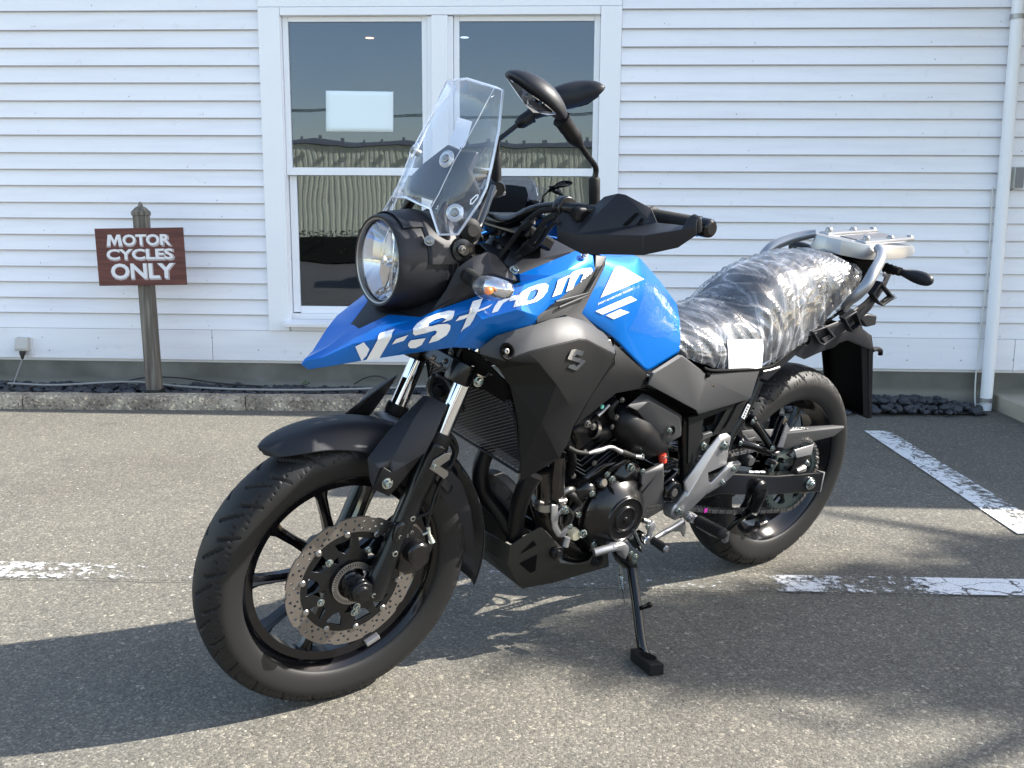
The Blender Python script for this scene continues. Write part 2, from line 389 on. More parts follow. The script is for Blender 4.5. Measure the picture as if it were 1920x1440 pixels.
def asphalt(t):
    b = N(t, 'ShaderNodeBsdfPrincipled'); tc = N(t, 'ShaderNodeTexCoord'); L = t.links
    P = tc.outputs['Object']
    v1 = N(t, 'ShaderNodeTexVoronoi'); v1.inputs['Scale'].default_value = 235; L.new(P, v1.inputs['Vector'])
    v2 = N(t, 'ShaderNodeTexVoronoi'); v2.inputs['Scale'].default_value = 105; L.new(P, v2.inputs['Vector'])
    n1 = N(t, 'ShaderNodeTexNoise'); n1.inputs['Scale'].default_value = 1.1; n1.inputs['Detail'].default_value = 6; L.new(P, n1.inputs['Vector'])
    n2 = N(t, 'ShaderNodeTexNoise'); n2.inputs['Scale'].default_value = 380; n2.inputs['Detail'].default_value = 2; L.new(P, n2.inputs['Vector'])
    s1 = N(t, 'ShaderNodeSeparateColor'); L.new(v1.outputs['Color'], s1.inputs[0])
    c1 = ramp(t, s1.outputs[0], [(0, (.105, .102, .096)), (.3, (.138, .134, .125)), (.62, (.168, .163, .151)), (.88, (.198, .192, .178)), (.97, (.30, .29, .27))])
    s2 = N(t, 'ShaderNodeSeparateColor'); L.new(v2.outputs['Color'], s2.inputs[0])
    c2 = ramp(t, s2.outputs[1], [(0, (.78, .78, .78)), (.5, (.97, .97, .97)), (.95, (1.08, 1.07, 1.04)), (.985, (1.8, 1.75, 1.65))])
    m1 = N(t, 'ShaderNodeMix', data_type='RGBA', blend_type='MULTIPLY'); m1.inputs[0].default_value = .8; L.new(c1, m1.inputs[6]); L.new(c2, m1.inputs[7])
    # worn, slightly different bays
    c3 = ramp(t, n1.outputs['Fac'], [(.3, (.74, .705, .64)), (.5, (.82, .795, .725)), (.72, (.90, .872, .785))])
    m2 = N(t, 'ShaderNodeMix', data_type='RGBA', blend_type='MULTIPLY'); m2.inputs[0].default_value = 1; L.new(m1.outputs[2], m2.inputs[6]); L.new(c3, m2.inputs[7])
    n5 = N(t, 'ShaderNodeTexNoise'); n5.inputs['Scale'].default_value = 5.5; n5.inputs['Detail'].default_value = 7; n5.inputs['Roughness'].default_value = .7; L.new(P, n5.inputs['Vector'])
    c5 = ramp(t, n5.outputs['Fac'], [(.30, (.80, .79, .79)), (.42, (.96, .96, .96)), (.6, (1.02, 1.01, 1.0)), (.75, (1.09, 1.07, 1.03))])
    m5 = N(t, 'ShaderNodeMix', data_type='RGBA', blend_type='MULTIPLY'); m5.inputs[0].default_value = 1; L.new(m2.outputs[2], m5.inputs[6]); L.new(c5, m5.inputs[7]); m2 = m5
    c4 = ramp(t, n2.outputs['Fac'], [(.3, (.8, .8, .8)), (.6, (1.1, 1.1, 1.1))])
    m3 = N(t, 'ShaderNodeMix', data_type='RGBA', blend_type='MULTIPLY'); m3.inputs[0].default_value = .7; L.new(m2.outputs[2], m3.inputs[6]); L.new(c4, m3.inputs[7])
    L.new(m3.outputs[2], b.inputs['Base Color']); b.inputs['Roughness'].default_value = .82; b.inputs['Specular IOR Level'].default_value = .35
    ad = N(t, 'ShaderNodeMath', operation='MULTIPLY_ADD'); L.new(v2.outputs['Distance'], ad.inputs[0]); ad.inputs[1].default_value = 1.4; L.new(v1.outputs['Distance'], ad.inputs[2])
    bp = N(t, 'ShaderNodeBump'); bp.inputs['Strength'].default_value = .5; bp.inputs['Distance'].default_value = .0020; bp.invert = True
    L.new(ad.outputs[0], bp.inputs['Height']); L.new(bp.outputs[0], b.inputs['Normal'])
    return b.outputs[0]
M_ASPHALT = shader_mix('worn asphalt', asphalt)
me = mesh('ground', [(-600, -600, 0), (600, -600, 0), (600, 600, 0), (-600, 600, 0)], [(0, 1, 2, 3)])
link('asphalt_ground', me, M_ASPHALT, kind='structure')

# painted lines, worn: real thin sheets with the paint missing where it has gone
def paint(wear, xfade):
    def b(t):
        L = t.links; tc = N(t, 'ShaderNodeTexCoord'); P = tc.outputs['Object']
        pr = N(t, 'ShaderNodeBsdfPrincipled'); pr.inputs['Base Color'].default_value = (.74, .75, .76, 1); pr.inputs['Roughness'].default_value = .6
        tr = N(t, 'ShaderNodeBsdfTransparent')
        n1 = N(t, 'ShaderNodeTexNoise'); n1.inputs['Scale'].default_value = 26; n1.inputs['Detail'].default_value = 9; n1.inputs['Roughness'].default_value = .82; L.new(P, n1.inputs['Vector'])
        v = N(t, 'ShaderNodeTexVoronoi', feature='DISTANCE_TO_EDGE'); v.inputs['Scale'].default_value = 9; 
        nd = N(t, 'ShaderNodeTexNoise'); nd.inputs['Scale'].default_value = 12; L.new(P, nd.inputs['Vector'])
        mxv = N(t, 'ShaderNodeMix', data_type='RGBA'); mxv.inputs[0].default_value = .12; L.new(P, mxv.inputs[6]); L.new(nd.outputs['Color'], mxv.inputs[7]); L.new(mxv.outputs[2], v.inputs['Vector'])
        crack = ramp(t, v.outputs['Distance'], [(.008, g3(.1)), (.026, g3(1))])
        sx = N(t, 'ShaderNodeSeparateXYZ'); L.new(P, sx.inputs[0])
        rp = ramp(t, N_map(t, sx.outputs[0], xfade[0], xfade[1]), xfade[2])
        th = N(t, 'ShaderNodeMath', operation='ADD'); L.new(n1.outputs['Fac'], th.inputs[0]); L.new(rp, th.inputs[1])
        st = ramp(t, th.outputs[0], [(wear-.05, g3(0)), (wear+.03, g3(1))])
        mu = N(t, 'ShaderNodeMath', operation='MULTIPLY'); L.new(st, mu.inputs[0]); L.new(crack, mu.inputs[1])
        v2 = N(t, 'ShaderNodeTexNoise'); v2.inputs['Scale'].default_value = 230; L.new(P, v2.inputs['Vector'])
        pit = ramp(t, v2.outputs['Fac'], [(.33, g3(0)), (.38, g3(1))])
        mu2 = N(t, 'ShaderNodeMath', operation='MULTIPLY'); L.new(mu.outputs[0], mu2.inputs[0]); L.new(pit, mu2.inputs[1])
        mx = N(t, 'ShaderNodeMixShader'); L.new(mu2.outputs[0], mx.inputs[0]); L.new(tr.outputs[0], mx.inputs[1]); L.new(pr.outputs[0], mx.inputs[2])
        return mx.outputs[0]
    return b
def N_map(t, src, a, c):
    m = N(t, 'ShaderNodeMapRange'); m.inputs[1].default_value = a; m.inputs[2].default_value = c; t.links.new(src, m.inputs[0]); return m.outputs[0]
M_PAINT1 = shader_mix('worn white line paint', paint(.62, (-2.6, 1.6, [(0, g3(.13)), (.10, g3(.09)), (.2, g3(.0)), (.28, g3(-.06)), (.30, g3(-.3)), (.625, g3(-.3)), (.632, g3(.15)), (.652, g3(.14)), (.668, g3(.075)), (.70, g3(.045)), (.722, g3(.06)), (.735, g3(.2)), (.80, g3(.3))])))
M_PAINT2 = shader_mix('white bay line paint', paint(.62, (0, 3, [(0, g3(.3)), (.3, g3(.3)), (.34, g3(.1)), (1, g3(.14))])))
z = .004
def sheet(name, pts, m, zz=z): return link(name, mesh(name, [(x, y, zz) for x, y in pts], [tuple(range(len(pts)))]), m, kind='structure')
sheet('parking_line', [(-3.6, -.281-.0155*3.6), (4.5, -.281+.0155*4.5), (4.5, -.151+.0165*4.5), (-3.6, -.151-.0165*3.6)], M_PAINT1)
a, b_, c, d = G(1620, 809), G(1667, 809), G(1981, 1000), G(1908, 1003)
sheet('parking_line', [(a.x, a.y), (d.x, d.y), (c.x, c.y), (b_.x, b_.y)], M_PAINT2, .0045)
# hairline joint in the asphalt along the old line
M_CRACK = mat('asphalt crack', (.02, .02, .02), .9)
V = []; Fc = []; rnd = random.Random(3)
for i in range(220):
    x = -3.2+i*.028; y = -.283+.0155*x+.006*noise.noise(Vector((x*6, 0, 0)))-.003; w = .0012+.0018*abs(noise.noise(Vector((x*13, 4, 0))))
    V += [(x, y-w, .006), (x, y+w, .006)]
for i in range(219): Fc.append((2*i, 2*i+2, 2*i+3, 2*i+1))
link('asphalt_joint', mesh('joint', V, Fc), M_CRACK, kind='structure')

V, Fc = [], []; rnd = random.Random(21)
for i in range(900):
    x_, y_ = rnd.uniform(-3.8, 2.2), rnd.uniform(-1.5, 2.05); r_ = rnd.choice((.0015, .002, .0025, .003, .004)); n0 = len(V); a0 = rnd.uniform(0, 6)
    for q in range(5): V.append((x_+r_*math.cos(a0+q*1.256)*rnd.uniform(.7, 1.3), y_+r_*math.sin(a0+q*1.256)*rnd.uniform(.7, 1.3), .0008))
    V.append((x_, y_, r_*rnd.uniform(.7, 1.1)))
    Fc += [(n0+q, n0+(q+1) % 5, n0+5) for q in range(5)]
o = link('grit', mesh('grit', V, Fc), mat('pale grit', (.34, .32, .28), .8, var=(40, .5)), kind='stuff'); o['label'] = 'fine pale grit scattered over the asphalt'; o['category'] = 'grit'
# kerb in precast lengths
def kerbmat(t):
    b = N(t, 'ShaderNodeBsdfPrincipled'); L = t.links; tc = N(t, 'ShaderNodeTexCoord'); P = tc.outputs['Object']
    n = N(t, 'ShaderNodeTexNoise'); n.inputs['Scale'].default_value = 7; n.inputs['Detail'].default_value = 8; L.new(P, n.inputs['Vector'])
    c = ramp(t, n.outputs['Fac'], [(.3, (.17, .14, .11)), (.5, (.31, .26, .20)), (.68, (.44, .38, .29))])
    v = N(t, 'ShaderNodeTexVoronoi'); v.inputs['Scale'].default_value = 90; L.new(P, v.inputs['Vector'])
    s = N(t, 'ShaderNodeSeparateColor'); L.new(v.outputs['Color'], s.inputs[0])
    c2 = ramp(t, s.outputs[0], [(0, g3(.45)), (.25, g3(.9)), (.85, g3(1.05)), (.95, (1.9, 1.85, 1.7))])
    m = N(t, 'ShaderNodeMix', data_type='RGBA', blend_type='MULTIPLY'); m.inputs[0].default_value = 1; L.new(c, m.inputs[6]); L.new(c2, m.inputs[7]); L.new(m.outputs[2], b.inputs['Base Color'])
    b.inputs['Roughness'].default_value = .9
    bp = N(t, 'ShaderNodeBump'); bp.inputs['Strength'].default_value = .8; bp.inputs['Distance'].default_value = .006
    ad = N(t, 'ShaderNodeMath', operation='ADD'); L.new(v.outputs['Distance'], ad.inputs[0]); L.new(n.outputs['Fac'], ad.inputs[1]); L.new(ad.outputs[0], bp.inputs['Height']); L.new(bp.outputs[0], b.inputs['Normal'])
    return b.outputs[0]
M_KERB = shader_mix('weathered concrete kerb', kerbmat)
x = -9.4
while x < .55:
    ln = 1.19; x1 = min(x+ln, .62); vs = []; nn = 24
    prof = [(0, -.05), (0, .058), (.008, .068), (.02, .072), (.10, .074), (.112, .066), (.115, -.05)]
    for i in range(nn+1):
        xx = x+(x1-x-.006)*i/nn
        y0 = 2.072+(xx+3.573)*.048
        for py, pz in prof:
            j = noise.noise(Vector((xx*9, py*40, pz*50)))*.004
            vs.append((xx, y0+py+j*.6, pz+(j if pz > 0 else 0)))
    k = len(prof); fs = [(i*k+q, (i+1)*k+q, (i+1)*k+q+1, i*k+q+1) for i in range(nn) for q in range(k-1)]+[tuple(range(k)), tuple(range(nn*k, nn*k+k))]
    mk = mesh('kerb', vs, fs); recalc(mk); link('kerb_stone', mk, M_KERB, kind='structure', smooth=50); x += ln

# ---------------------------------------------------------------- the building
BL = thing('clapboard_building', 'white clapboard building with a double sash window behind the motorcycle', 'building', (0, 2.5, 0))
def clapmat(t):
    b = N(t, 'ShaderNodeBsdfPrincipled'); L = t.links; tc = N(t, 'ShaderNodeTexCoord'); oi = N(t, 'ShaderNodeObjectInfo')
    mp = N(t, 'ShaderNodeMapping'); mp.inputs['Scale'].default_value = (1.2, 8, 14); L.new(tc.outputs['Object'], mp.inputs[0])
    n = N(t, 'ShaderNodeTexNoise'); n.inputs['Scale'].default_value = 1.6; n.inputs['Detail'].default_value = 7; L.new(mp.outputs[0], n.inputs['Vector'])
    c = ramp(t, n.outputs['Fac'], [(.25, (.80, .79, .83)), (.5, (.86, .86, .90)), (.8, (.89, .89, .92))])
    n3 = N(t, 'ShaderNodeTexNoise'); n3.inputs['Scale'].default_value = 26; n3.inputs['Detail'].default_value = 3; L.new(tc.outputs['Object'], n3.inputs['Vector'])
    c3 = ramp(t, n3.outputs['Fac'], [(.26, (.86, .85, .83)), (.33, (1, 1, 1))])
    m = N(t, 'ShaderNodeMix', data_type='RGBA', blend_type='MULTIPLY'); m.inputs[0].default_value = .5; L.new(c, m.inputs[6]); L.new(c3, m.inputs[7])
    c4 = ramp(t, oi.outputs['Random'], [(0, g3(.965)), (1, g3(1.0))])
    m4 = N(t, 'ShaderNodeMix', data_type='RGBA', blend_type='MULTIPLY'); m4.inputs[0].default_value = 1; L.new(m.outputs[2], m4.inputs[6]); L.new(c4, m4.inputs[7])
    L.new(m4.outputs[2], b.inputs['Base Color']); b.inputs['Roughness'].default_value = .55
    n2 = N(t, 'ShaderNodeTexNoise'); n2.inputs['Scale'].default_value = 3; n2.inputs['Detail'].default_value = 6
    mp2 = N(t, 'ShaderNodeMapping'); mp2.inputs['Scale'].default_value = (3, 40, 60); L.new(tc.outputs['Object'], mp2.inputs[0]); L.new(mp2.outputs[0], n2.inputs['Vector'])
    bp = N(t, 'ShaderNodeBump'); bp.inputs['Strength'].default_value = .25; bp.inputs['Distance'].default_value = .002; L.new(n2.outputs['Fac'], bp.inputs['Height']); L.new(bp.outputs[0], b.inputs['Normal'])
    return b.outputs[0]
M_CLAP = shader_mix('white painted clapboard', clapmat)
M_TRIM = mat('white painted trim', (.86, .87, .90), .45, bump=(60, .15, .001), var=(5, .02))
LZ = [2.104, 2.006, 1.914, 1.822, 1.732, 1.638, 1.5475, 1.456, 1.3615, 1.272, 1.184, 1.092, 1.006, .915, .828, .738, .651, .562, .476, .388]
LZ = [2.104+.0945]+LZ
M_LAPSHADE = mat('painted lap shade', (.42, .42, .44), .8)  # lap shadow line put into the colour of each board's lower edge
def clapboard(x0, x1, zb, zt):
    vs = []; nx = max(2, int((x1-x0)/.25))
    e = .0012
    for i in range(nx+1):
        xx = x0+(x1-x0)*i/nx; w = .0007*noise.noise(Vector((xx*2.1, zb*31, 0))); w2 = .0006*noise.noise(Vector((xx*3.1, zb*57, 5)))
        for yy, zz in ((-.0185+w, zb+w2), (-.0195+w, zb+.003+w2), (-.001, zt+.012), (.006, zt+.012), (.006, zb+w2)):
            vs.append((xx, yy, zz))
    fs = [(i*5+q, (i+1)*5+q, (i+1)*5+(q+1) % 5, i*5+(q+1) % 5) for i in range(nx) for q in range(5)]+[(0, 1, 2, 3, 4), tuple(nx*5+q for q in (4, 3, 2, 1, 0))]
    m_ = mesh('b', vs, fs); recalc(m_); o_ = link('siding_board', m_, M_CLAP, BL); m_.materials.append(M_LAPSHADE)
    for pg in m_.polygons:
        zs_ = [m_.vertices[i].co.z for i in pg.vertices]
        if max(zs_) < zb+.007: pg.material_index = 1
    return o_
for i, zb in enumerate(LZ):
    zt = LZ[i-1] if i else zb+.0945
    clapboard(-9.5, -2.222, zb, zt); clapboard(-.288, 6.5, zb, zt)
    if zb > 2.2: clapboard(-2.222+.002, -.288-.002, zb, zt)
# base boards with butt joints
xs = [-6.5, -2.54-.0, -2.536, .9, 1.83, 1.834, 6.5]
for x0, x1 in ((-9.5, Wl(400, 640).x-.0015), (Wl(400, 640).x+.0015, Wl(1901, 640).x-.0015), (Wl(1901, 640).x+.0015, 6.5)):
    wbox('base_board', x0, x1, 2.481, 2.508, .2185, .388, M_CLAP, BL, bev=.001)
wbox('wall_backing', -9.5, -2.1, 2.512, 2.6, .2, 2.30, M_TRIM, BL); wbox('wall_backing', -.40, 6.5, 2.512, 2.6, .2, 2.30, M_TRIM, BL)
wbox('wall_backing', -2.1, -.4, 2.512, 2.6, 2.10, 2.30, M_TRIM, BL); wbox('wall_backing', -2.1, -.4, 2.512, 2.6, .2, .44, M_TRIM, BL)
def concmat(t):
    b = N(t, 'ShaderNodeBsdfPrincipled'); L = t.links; tc = N(t, 'ShaderNodeTexCoord'); P = tc.outputs['Object']
    n = N(t, 'ShaderNodeTexNoise'); n.inputs['Scale'].default_value = 3.2; n.inputs['Detail'].default_value = 8; L.new(P, n.inputs['Vector'])
    c = ramp(t, n.outputs['Fac'], [(.28, (.095, .092, .078)), (.5, (.15, .145, .125)), (.7, (.22, .215, .19))])
    s = N(t, 'ShaderNodeSeparateXYZ'); L.new(P, s.inputs[0])
    ad = N(t, 'ShaderNodeMath', operation='MULTIPLY_ADD'); L.new(n.outputs['Fac'], ad.inputs[0]); ad.inputs[1].default_value = .12; L.new(s.outputs[2], ad.inputs[2])
    c2 = ramp(t, ad.outputs[0], [(.135, (1.7, 1.7, 1.68)), (.165, (1, 1, 1))])
    m = N(t, 'ShaderNodeMix', data_type='RGBA', blend_type='MULTIPLY'); m.inputs[0].default_value = .8; L.new(c, m.inputs[6]); L.new(c2, m.inputs[7])
    L.new(m.outputs[2], b.inputs['Base Color']); b.inputs['Roughness'].default_value = .85
    n2 = N(t, 'ShaderNodeTexNoise'); n2.inputs['Scale'].default_value = 60; L.new(P, n2.inputs['Vector'])
    bp = N(t, 'ShaderNodeBump'); bp.inputs['Strength'].default_value = .4; bp.inputs['Distance'].default_value = .003; L.new(n2.outputs['Fac'], bp.inputs['Height']); L.new(bp.outputs[0], b.inputs['Normal'])
    return b.outputs[0]
M_CONC = shader_mix('grey concrete', concmat)
wbox('foundation', -9.5, 6.5, 2.515, 2.7, -.1, .2185, M_CONC, BL)
# low eave with the roof rising away behind it
me = mesh('roof', [(-9.7, -.06, 2.30), (6.7, -.06, 2.30), (6.7, 4.4, 4.3), (-9.7, 4.4, 4.3), (-9.7, -.06, 2.37), (6.7, -.06, 2.37), (6.7, 4.4, 4.37), (-9.7, 4.4, 4.37)], [(0, 1, 2, 3), (7, 6, 5, 4), (0, 4, 5, 1), (1, 5, 6, 2), (2, 6, 7, 3), (3, 7, 4, 0)]); recalc(me); link('roof', me, mat('grey roof sheet', (.25, .27, .3), .5), BL)
# nail heads: too many to count
V = []; Fc = []; rnd = random.Random(11)
def nail(x, z, r=.0032, y=-.0145):
    n = len(V)
    for j in range(6): V.append((x+r*math.cos(j*1.047), y-.0006, z+r*math.sin(j*1.047)))
    Fc.append(tuple(range(n, n+6)))
studs = [-6.2+.455*i for i in range(9)]+[-.06+.455*i for i in range(13)]
for i, zb in enumerate(LZ):
    for s in studs:
        if rnd.random() < .62: nail(s+rnd.uniform(-.012, .012), zb+.022+rnd.uniform(-.004, .004), rnd.choice((.0012, .0015, .0026)), -.0200)
        if rnd.random() < .12: nail(s+rnd.uniform(-.12, .12), zb+.02+rnd.uniform(-.006, .01), .0030, -.0200)
for s in [-6.2+.3*i for i in range(42)]:
    if rnd.random() < .8: nail(s+rnd.uniform(-.05, .05), .27+rnd.uniform(-.01, .01), .0040, -.0195)
    if rnd.random() < .8: nail(s+rnd.uniform(-.05, .05), .345+rnd.uniform(-.01, .01), .0034, -.0195)
o = link('nail_heads', mesh('nail_heads', V, Fc), mat('nail head', (.25, .24, .24), .6), BL); o['kind'] = 'stuff'

# --- windows: casing belongs to the building, each window has frame, sashes, panes
cx0, cx1 = -2.221, -.290; zt, zs = 2.118, .436
wbox('window_casing', cx0, -2.105, 2.468, 2.512, .39, zt, M_TRIM, BL, .002)
wbox('window_casing', -.400, cx1, 2.468, 2.512, .39, zt, M_TRIM, BL, .002)
wbox('window_casing', -1.293, -1.207, 2.468, 2.512, .44, 2.075, M_TRIM, BL, .002)
wbox('window_casing', -2.103, -.402, 2.468, 2.512, 2.077, zt, M_TRIM, BL, .002)
wbox('window_casing', cx0-.0, cx1, 2.474, 2.512, 2.121, 2.196, M_TRIM, BL, .002)
wbox('window_casing', -2.103, -.402, 2.480, 2.512, .39, .428, M_TRIM, BL, .002)
# drip sill
for (x0, x1) in ((-2.125, -1.29), (-1.21, -.385)):
    vs, fs = boxd((0, 0, 0), x1-x0, .085, .022, Matrix.Rotation(R(10), 3, 'X')); vs = [v+Vector(((x0+x1)/2, -.055, .437)) for v in vs]
    bevel(link('window_sill', mesh('sill', vs, fs), M_TRIM, BL), .002)
def paneglass(t):
    L = t.links; tc = N(t, 'ShaderNodeTexCoord')
    n = N(t, 'ShaderNodeTexNoise'); n.inputs['Scale'].default_value = 1.9; n.inputs['Detail'].default_value = 1.2; L.new(tc.outputs['Object'], n.inputs['Vector'])
    w = N(t, 'ShaderNodeTexNoise'); w.inputs['Scale'].default_value = 11; w.inputs['Detail'].default_value = 1.0; L.new(tc.outputs['Object'], w.inputs['Vector'])
    m_ = N(t, 'ShaderNodeMath', operation='MULTIPLY_ADD'); L.new(w.outputs['Fac'], m_.inputs[0]); m_.inputs[1].default_value = .016; L.new(n.outputs['Fac'], m_.inputs[2])
    bp = N(t, 'ShaderNodeBump'); bp.inputs['Strength'].default_value = 1; bp.inputs['Distance'].default_value = .0019; L.new(m_.outputs[0], bp.inputs['Height'])
    gl = N(t, 'ShaderNodeBsdfGlossy'); gl.inputs['Roughness'].default_value = .0; L.new(bp.outputs[0], gl.inputs['Normal']); gl.inputs[0].default_value = (.76, .85, 1.0, 1)
    tr = N(t, 'ShaderNodeBsdfTransparent'); tr.inputs[0].default_value = (.55, .58, .62, 1)
    a = N(t, 'ShaderNodeMath', operation='MULTIPLY_ADD'); L.new(schlick(t, .04), a.inputs[0]); a.inputs[1].default_value = 1; a.inputs[2].default_value = .065
    mx = N(t, 'ShaderNodeMixShader'); L.new(a.outputs[0], mx.inputs[0]); L.new(tr.outputs[0], mx.inputs[1]); L.new(gl.outputs[0], mx.inputs[2]); return mx.outputs[0]
M_PANE = shader_mix('coated window glass', paneglass)
def window(gx0, gx1):
    """one double-hung window: glass limits in x; parts: frame (building level), its sashes and panes below it"""
    Wd = bpy.data.objects.new('window', None); COL.objects.link(Wd); Wd.parent = BL; Wd.location = (0, 0, 0)
    def wb(name, x0, x1, y0, y1, z0, z1, m, bev=.0015):
        vs, fs = boxd(((x0+x1)/2, (y0+y1)/2-2.5, (z0+z1)/2), x1-x0, y1-y0, z1-z0); o = link(name, mesh(name, vs, fs), m, Wd)
        if bev: bevel(o, bev)
        return o
    a0, a1 = gx0-.030, gx1+.030
    for s, X0, X1 in ((0, a0-.031, a0-.002), (1, a1+.002, a1+.031)): wb('jamb', X0, X1, 2.486, 2.56, .45, 2.073, M_TRIM)
    wb('head_jamb', a0, a1, 2.486, 2.56, 2.076, 2.096, M_TRIM)
    # upper sash (outer)
    for X0, X1 in ((a0, gx0), (gx1, a1)): wb('sash_stile', X0, X1, 2.503, 2.53, 1.252, 2.076, M_TRIM)
    wb('sash_rail', gx0+.001, gx1-.001, 2.504, 2.53, 2.05, 2.0755, M_TRIM); wb('sash_rail', a0+.001, a1-.001, 2.498, 2.532, 1.247, 1.288, M_TRIM)
    wb('pane', gx0-.004, gx1+.004, 2.516, 2.520, 1.284, 2.054, M_PANE, 0)
    # lower sash (inner)
    for X0, X1 in ((a0+.004, gx0+.014), (gx1-.014, a1-.004)): wb('sash_stile', X0, X1, 2.534, 2.556, .49, 1.246, M_TRIM)
    wb('sash_rail', gx0+.015, gx1-.015, 2.5345, 2.5555, .485, .525, M_TRIM); 
    wb('sash_rail', a0, a1, 2.515, 2.56, .452, .484, M_TRIM)
    wb('pane', gx0+.010, gx1-.010, 2.543, 2.547, .52, 1.25, M_PANE, 0)
    return Wd
window(-2.070, -1.349); window(-1.148, -.431)
# room behind the glass
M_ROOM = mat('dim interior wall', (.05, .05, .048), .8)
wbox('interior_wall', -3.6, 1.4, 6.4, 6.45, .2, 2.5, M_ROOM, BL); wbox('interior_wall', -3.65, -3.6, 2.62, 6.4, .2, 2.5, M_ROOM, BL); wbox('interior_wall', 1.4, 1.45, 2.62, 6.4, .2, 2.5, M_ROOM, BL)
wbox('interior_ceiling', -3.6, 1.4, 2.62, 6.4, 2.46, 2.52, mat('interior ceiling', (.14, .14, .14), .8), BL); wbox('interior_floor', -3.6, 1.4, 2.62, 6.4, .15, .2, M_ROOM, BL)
for (px, py, c_, s_) in ((693, 72, (1, .50, .28), 3.0), (871, 71, (.75, .95, 1), 1.5)):
    p = G(px, py, 2.455)
    o = lathe('downlight', [(0, 0), (.026, 0), (.032, -.003), (.035, 0)], (p.x, p.y-2.5, 2.457), (0, 0, -1), mat('lit downlight %d' % px, (1, 1, 1), .5, emis=(*c_, s_)), 20, BL)
# notice taped inside the left pane
NT = thing('paper_notice', 'blank pale paper sheet taped on the upper left window pane', 'notice', (-1.69, 2.514, 1.585))
a, b_, c, d = [Wl(px, py, 2.514) for px, py in ((611, 170), (737.5, 172), (737.5, 247.5), (611.5, 246.5))]
vs = []; nx, ny = 12, 8
for j in range(ny+1):
    for i in range(nx+1):
        u_, v_ = i/nx, j/ny; p = a.lerp(b_, u_).lerp(d.lerp(c, u_), v_)
        vs.append((p.x+1.69, .0006*noise.noise(Vector((u_*3, v_*3, 1))), p.z-1.585))
fs = [(j*(nx+1)+i, j*(nx+1)+i+1, (j+1)*(nx+1)+i+1, (j+1)*(nx+1)+i) for j in range(ny) for i in range(nx)]
o = link('sheet', mesh('sheet', vs, fs), mat('pale blue white paper', (.80, .90, .93), .8), NT, smooth=80)
sm_ = o.modifiers.new('t', 'SOLIDIFY'); sm_.thickness = .0008

# --- porch roof to the right, its slab, and eaves
M_SOFFIT = mat('grey painted soffit', (.38, .38, .37), .7)
wbox('porch_roof', 1.80, 5.0, 1.05, 2.46, 2.33, 2.45, M_SOFFIT, BL, .003)
wbox('fascia_board', 1.775, 1.798, 1.03, 2.46, 2.30, 2.47, M_TRIM, BL, .002); wbox('fascia_board', 1.80, 5.0, 1.02, 1.045, 2.30, 2.47, M_TRIM, BL, .002)
wbox('porch_post', 4.86, 4.98, 1.1, 1.22, .095, 2.329, M_TRIM, BL, .004)
M_SLAB = mat('pale tan concrete slab', (.42, .37, .30), .85, bump=(80, .3, .003), var=(6, .15))
o = wbox('porch_slab', 1.80, 5.0, 1.0, 2.51, -.05, .085, M_SLAB, None, .006, kind='structure')

# --- downpipe
DP = thing('downpipe', 'white round downpipe with thin white cable running down the wall right of the bike', 'pipe', (1.735, 2.44, 0))
M_PIPE = mat('white pvc', (.84, .85, .88), .38, var=(4, .02))
tube('pipe', [(0.0, 0, .004), (-.02, 0, 2.5)], .031, M_PIPE, 28, parent=DP)
for zz in (.06, 2.05):
    lathe('pipe_clip', [(.0325, -.012), (.0345, -.012), (.0345, .012), (.0325, .012)], (-.001-.02*zz/2.5, 0, zz), (0, 0, 1), mat('galvanised clip', (.35, .35, .35), .4, metal=.7), 24, DP, close=True)
tube('cable', [(-.045, .022, .02), (-.050, .03, .10), (-.047, .045, .22), (-.047, .035, .45), (-.043, .022, .8), (-.05, .035, 1.2)], .0042, mat('white cable', (.7, .69, .64), .5), 8, 5, DP)
tube('cable_end', [(-.045, .022, .03), (-.02, -.028, .045), (0, -.036, .05)], .003, mat('white cable', (.7, .69, .64), .5), 8, 4, DP)

# --- junction box on the wall at the right
JB = thing('junction_box', 'small grey electrical junction box on the wall right of the downpipe', 'box', (1.80, 2.485, 1.247))
p0, p1 = Wl(1885, 313), Wl(1905, 353)
box('cover', (0.0, -.028, 0), (.052, .05, .113), mat('beige grey plastic', (.62, .63, .58), .5), parent=JB, bev=.004)
box('lid_seam', (.0, -.0545, 0), (.046, .003, .105), mat('dark seal', (.2, .2, .2), .6), parent=JB, bev=.001)
tube('conduit', [(-.014, -.02, -.055), (-.022, -.015, -.064), (-.045, -.006, -.066)], .003, mat('dark seal', (.2, .2, .2), .6), 6, 3, JB)

# --- weatherproof outlet at the left with its lead
OB = thing('outdoor_outlet', 'grey weatherproof outlet box with a lead plugged in on the base board', 'outlet', (Wl(45, 645, 2.47).x, 2.478, .29))
M_OUT = mat('warm grey plastic', (.52, .50, .46), .5)
box('back_plate', (.008, -.004, -.004), (.078, .008, .100), mat('white plastic', (.75, .75, .76), .4), parent=OB, bev=.002)
vs = [(-.036, -.008, .048), (.036, -.008, .048), (.036, -.03, .046), (-.036, -.03, .046), (-.036, -.05, -.012), (.036, -.05, -.012), (-.036, -.008, -.03), (.036, -.008, -.03), (-.036, -.046, -.028), (.036, -.046, -.028)]
me = mesh('hood', vs, [(0, 1, 2, 3), (3, 2, 5, 4), (4, 5, 9, 8), (8, 9, 7, 6), (0, 3, 4, 8, 6), (1, 7, 9, 5, 2), (0, 6, 7, 1)]); recalc(me); bevel(link('hood', me, M_OUT, OB), .003)
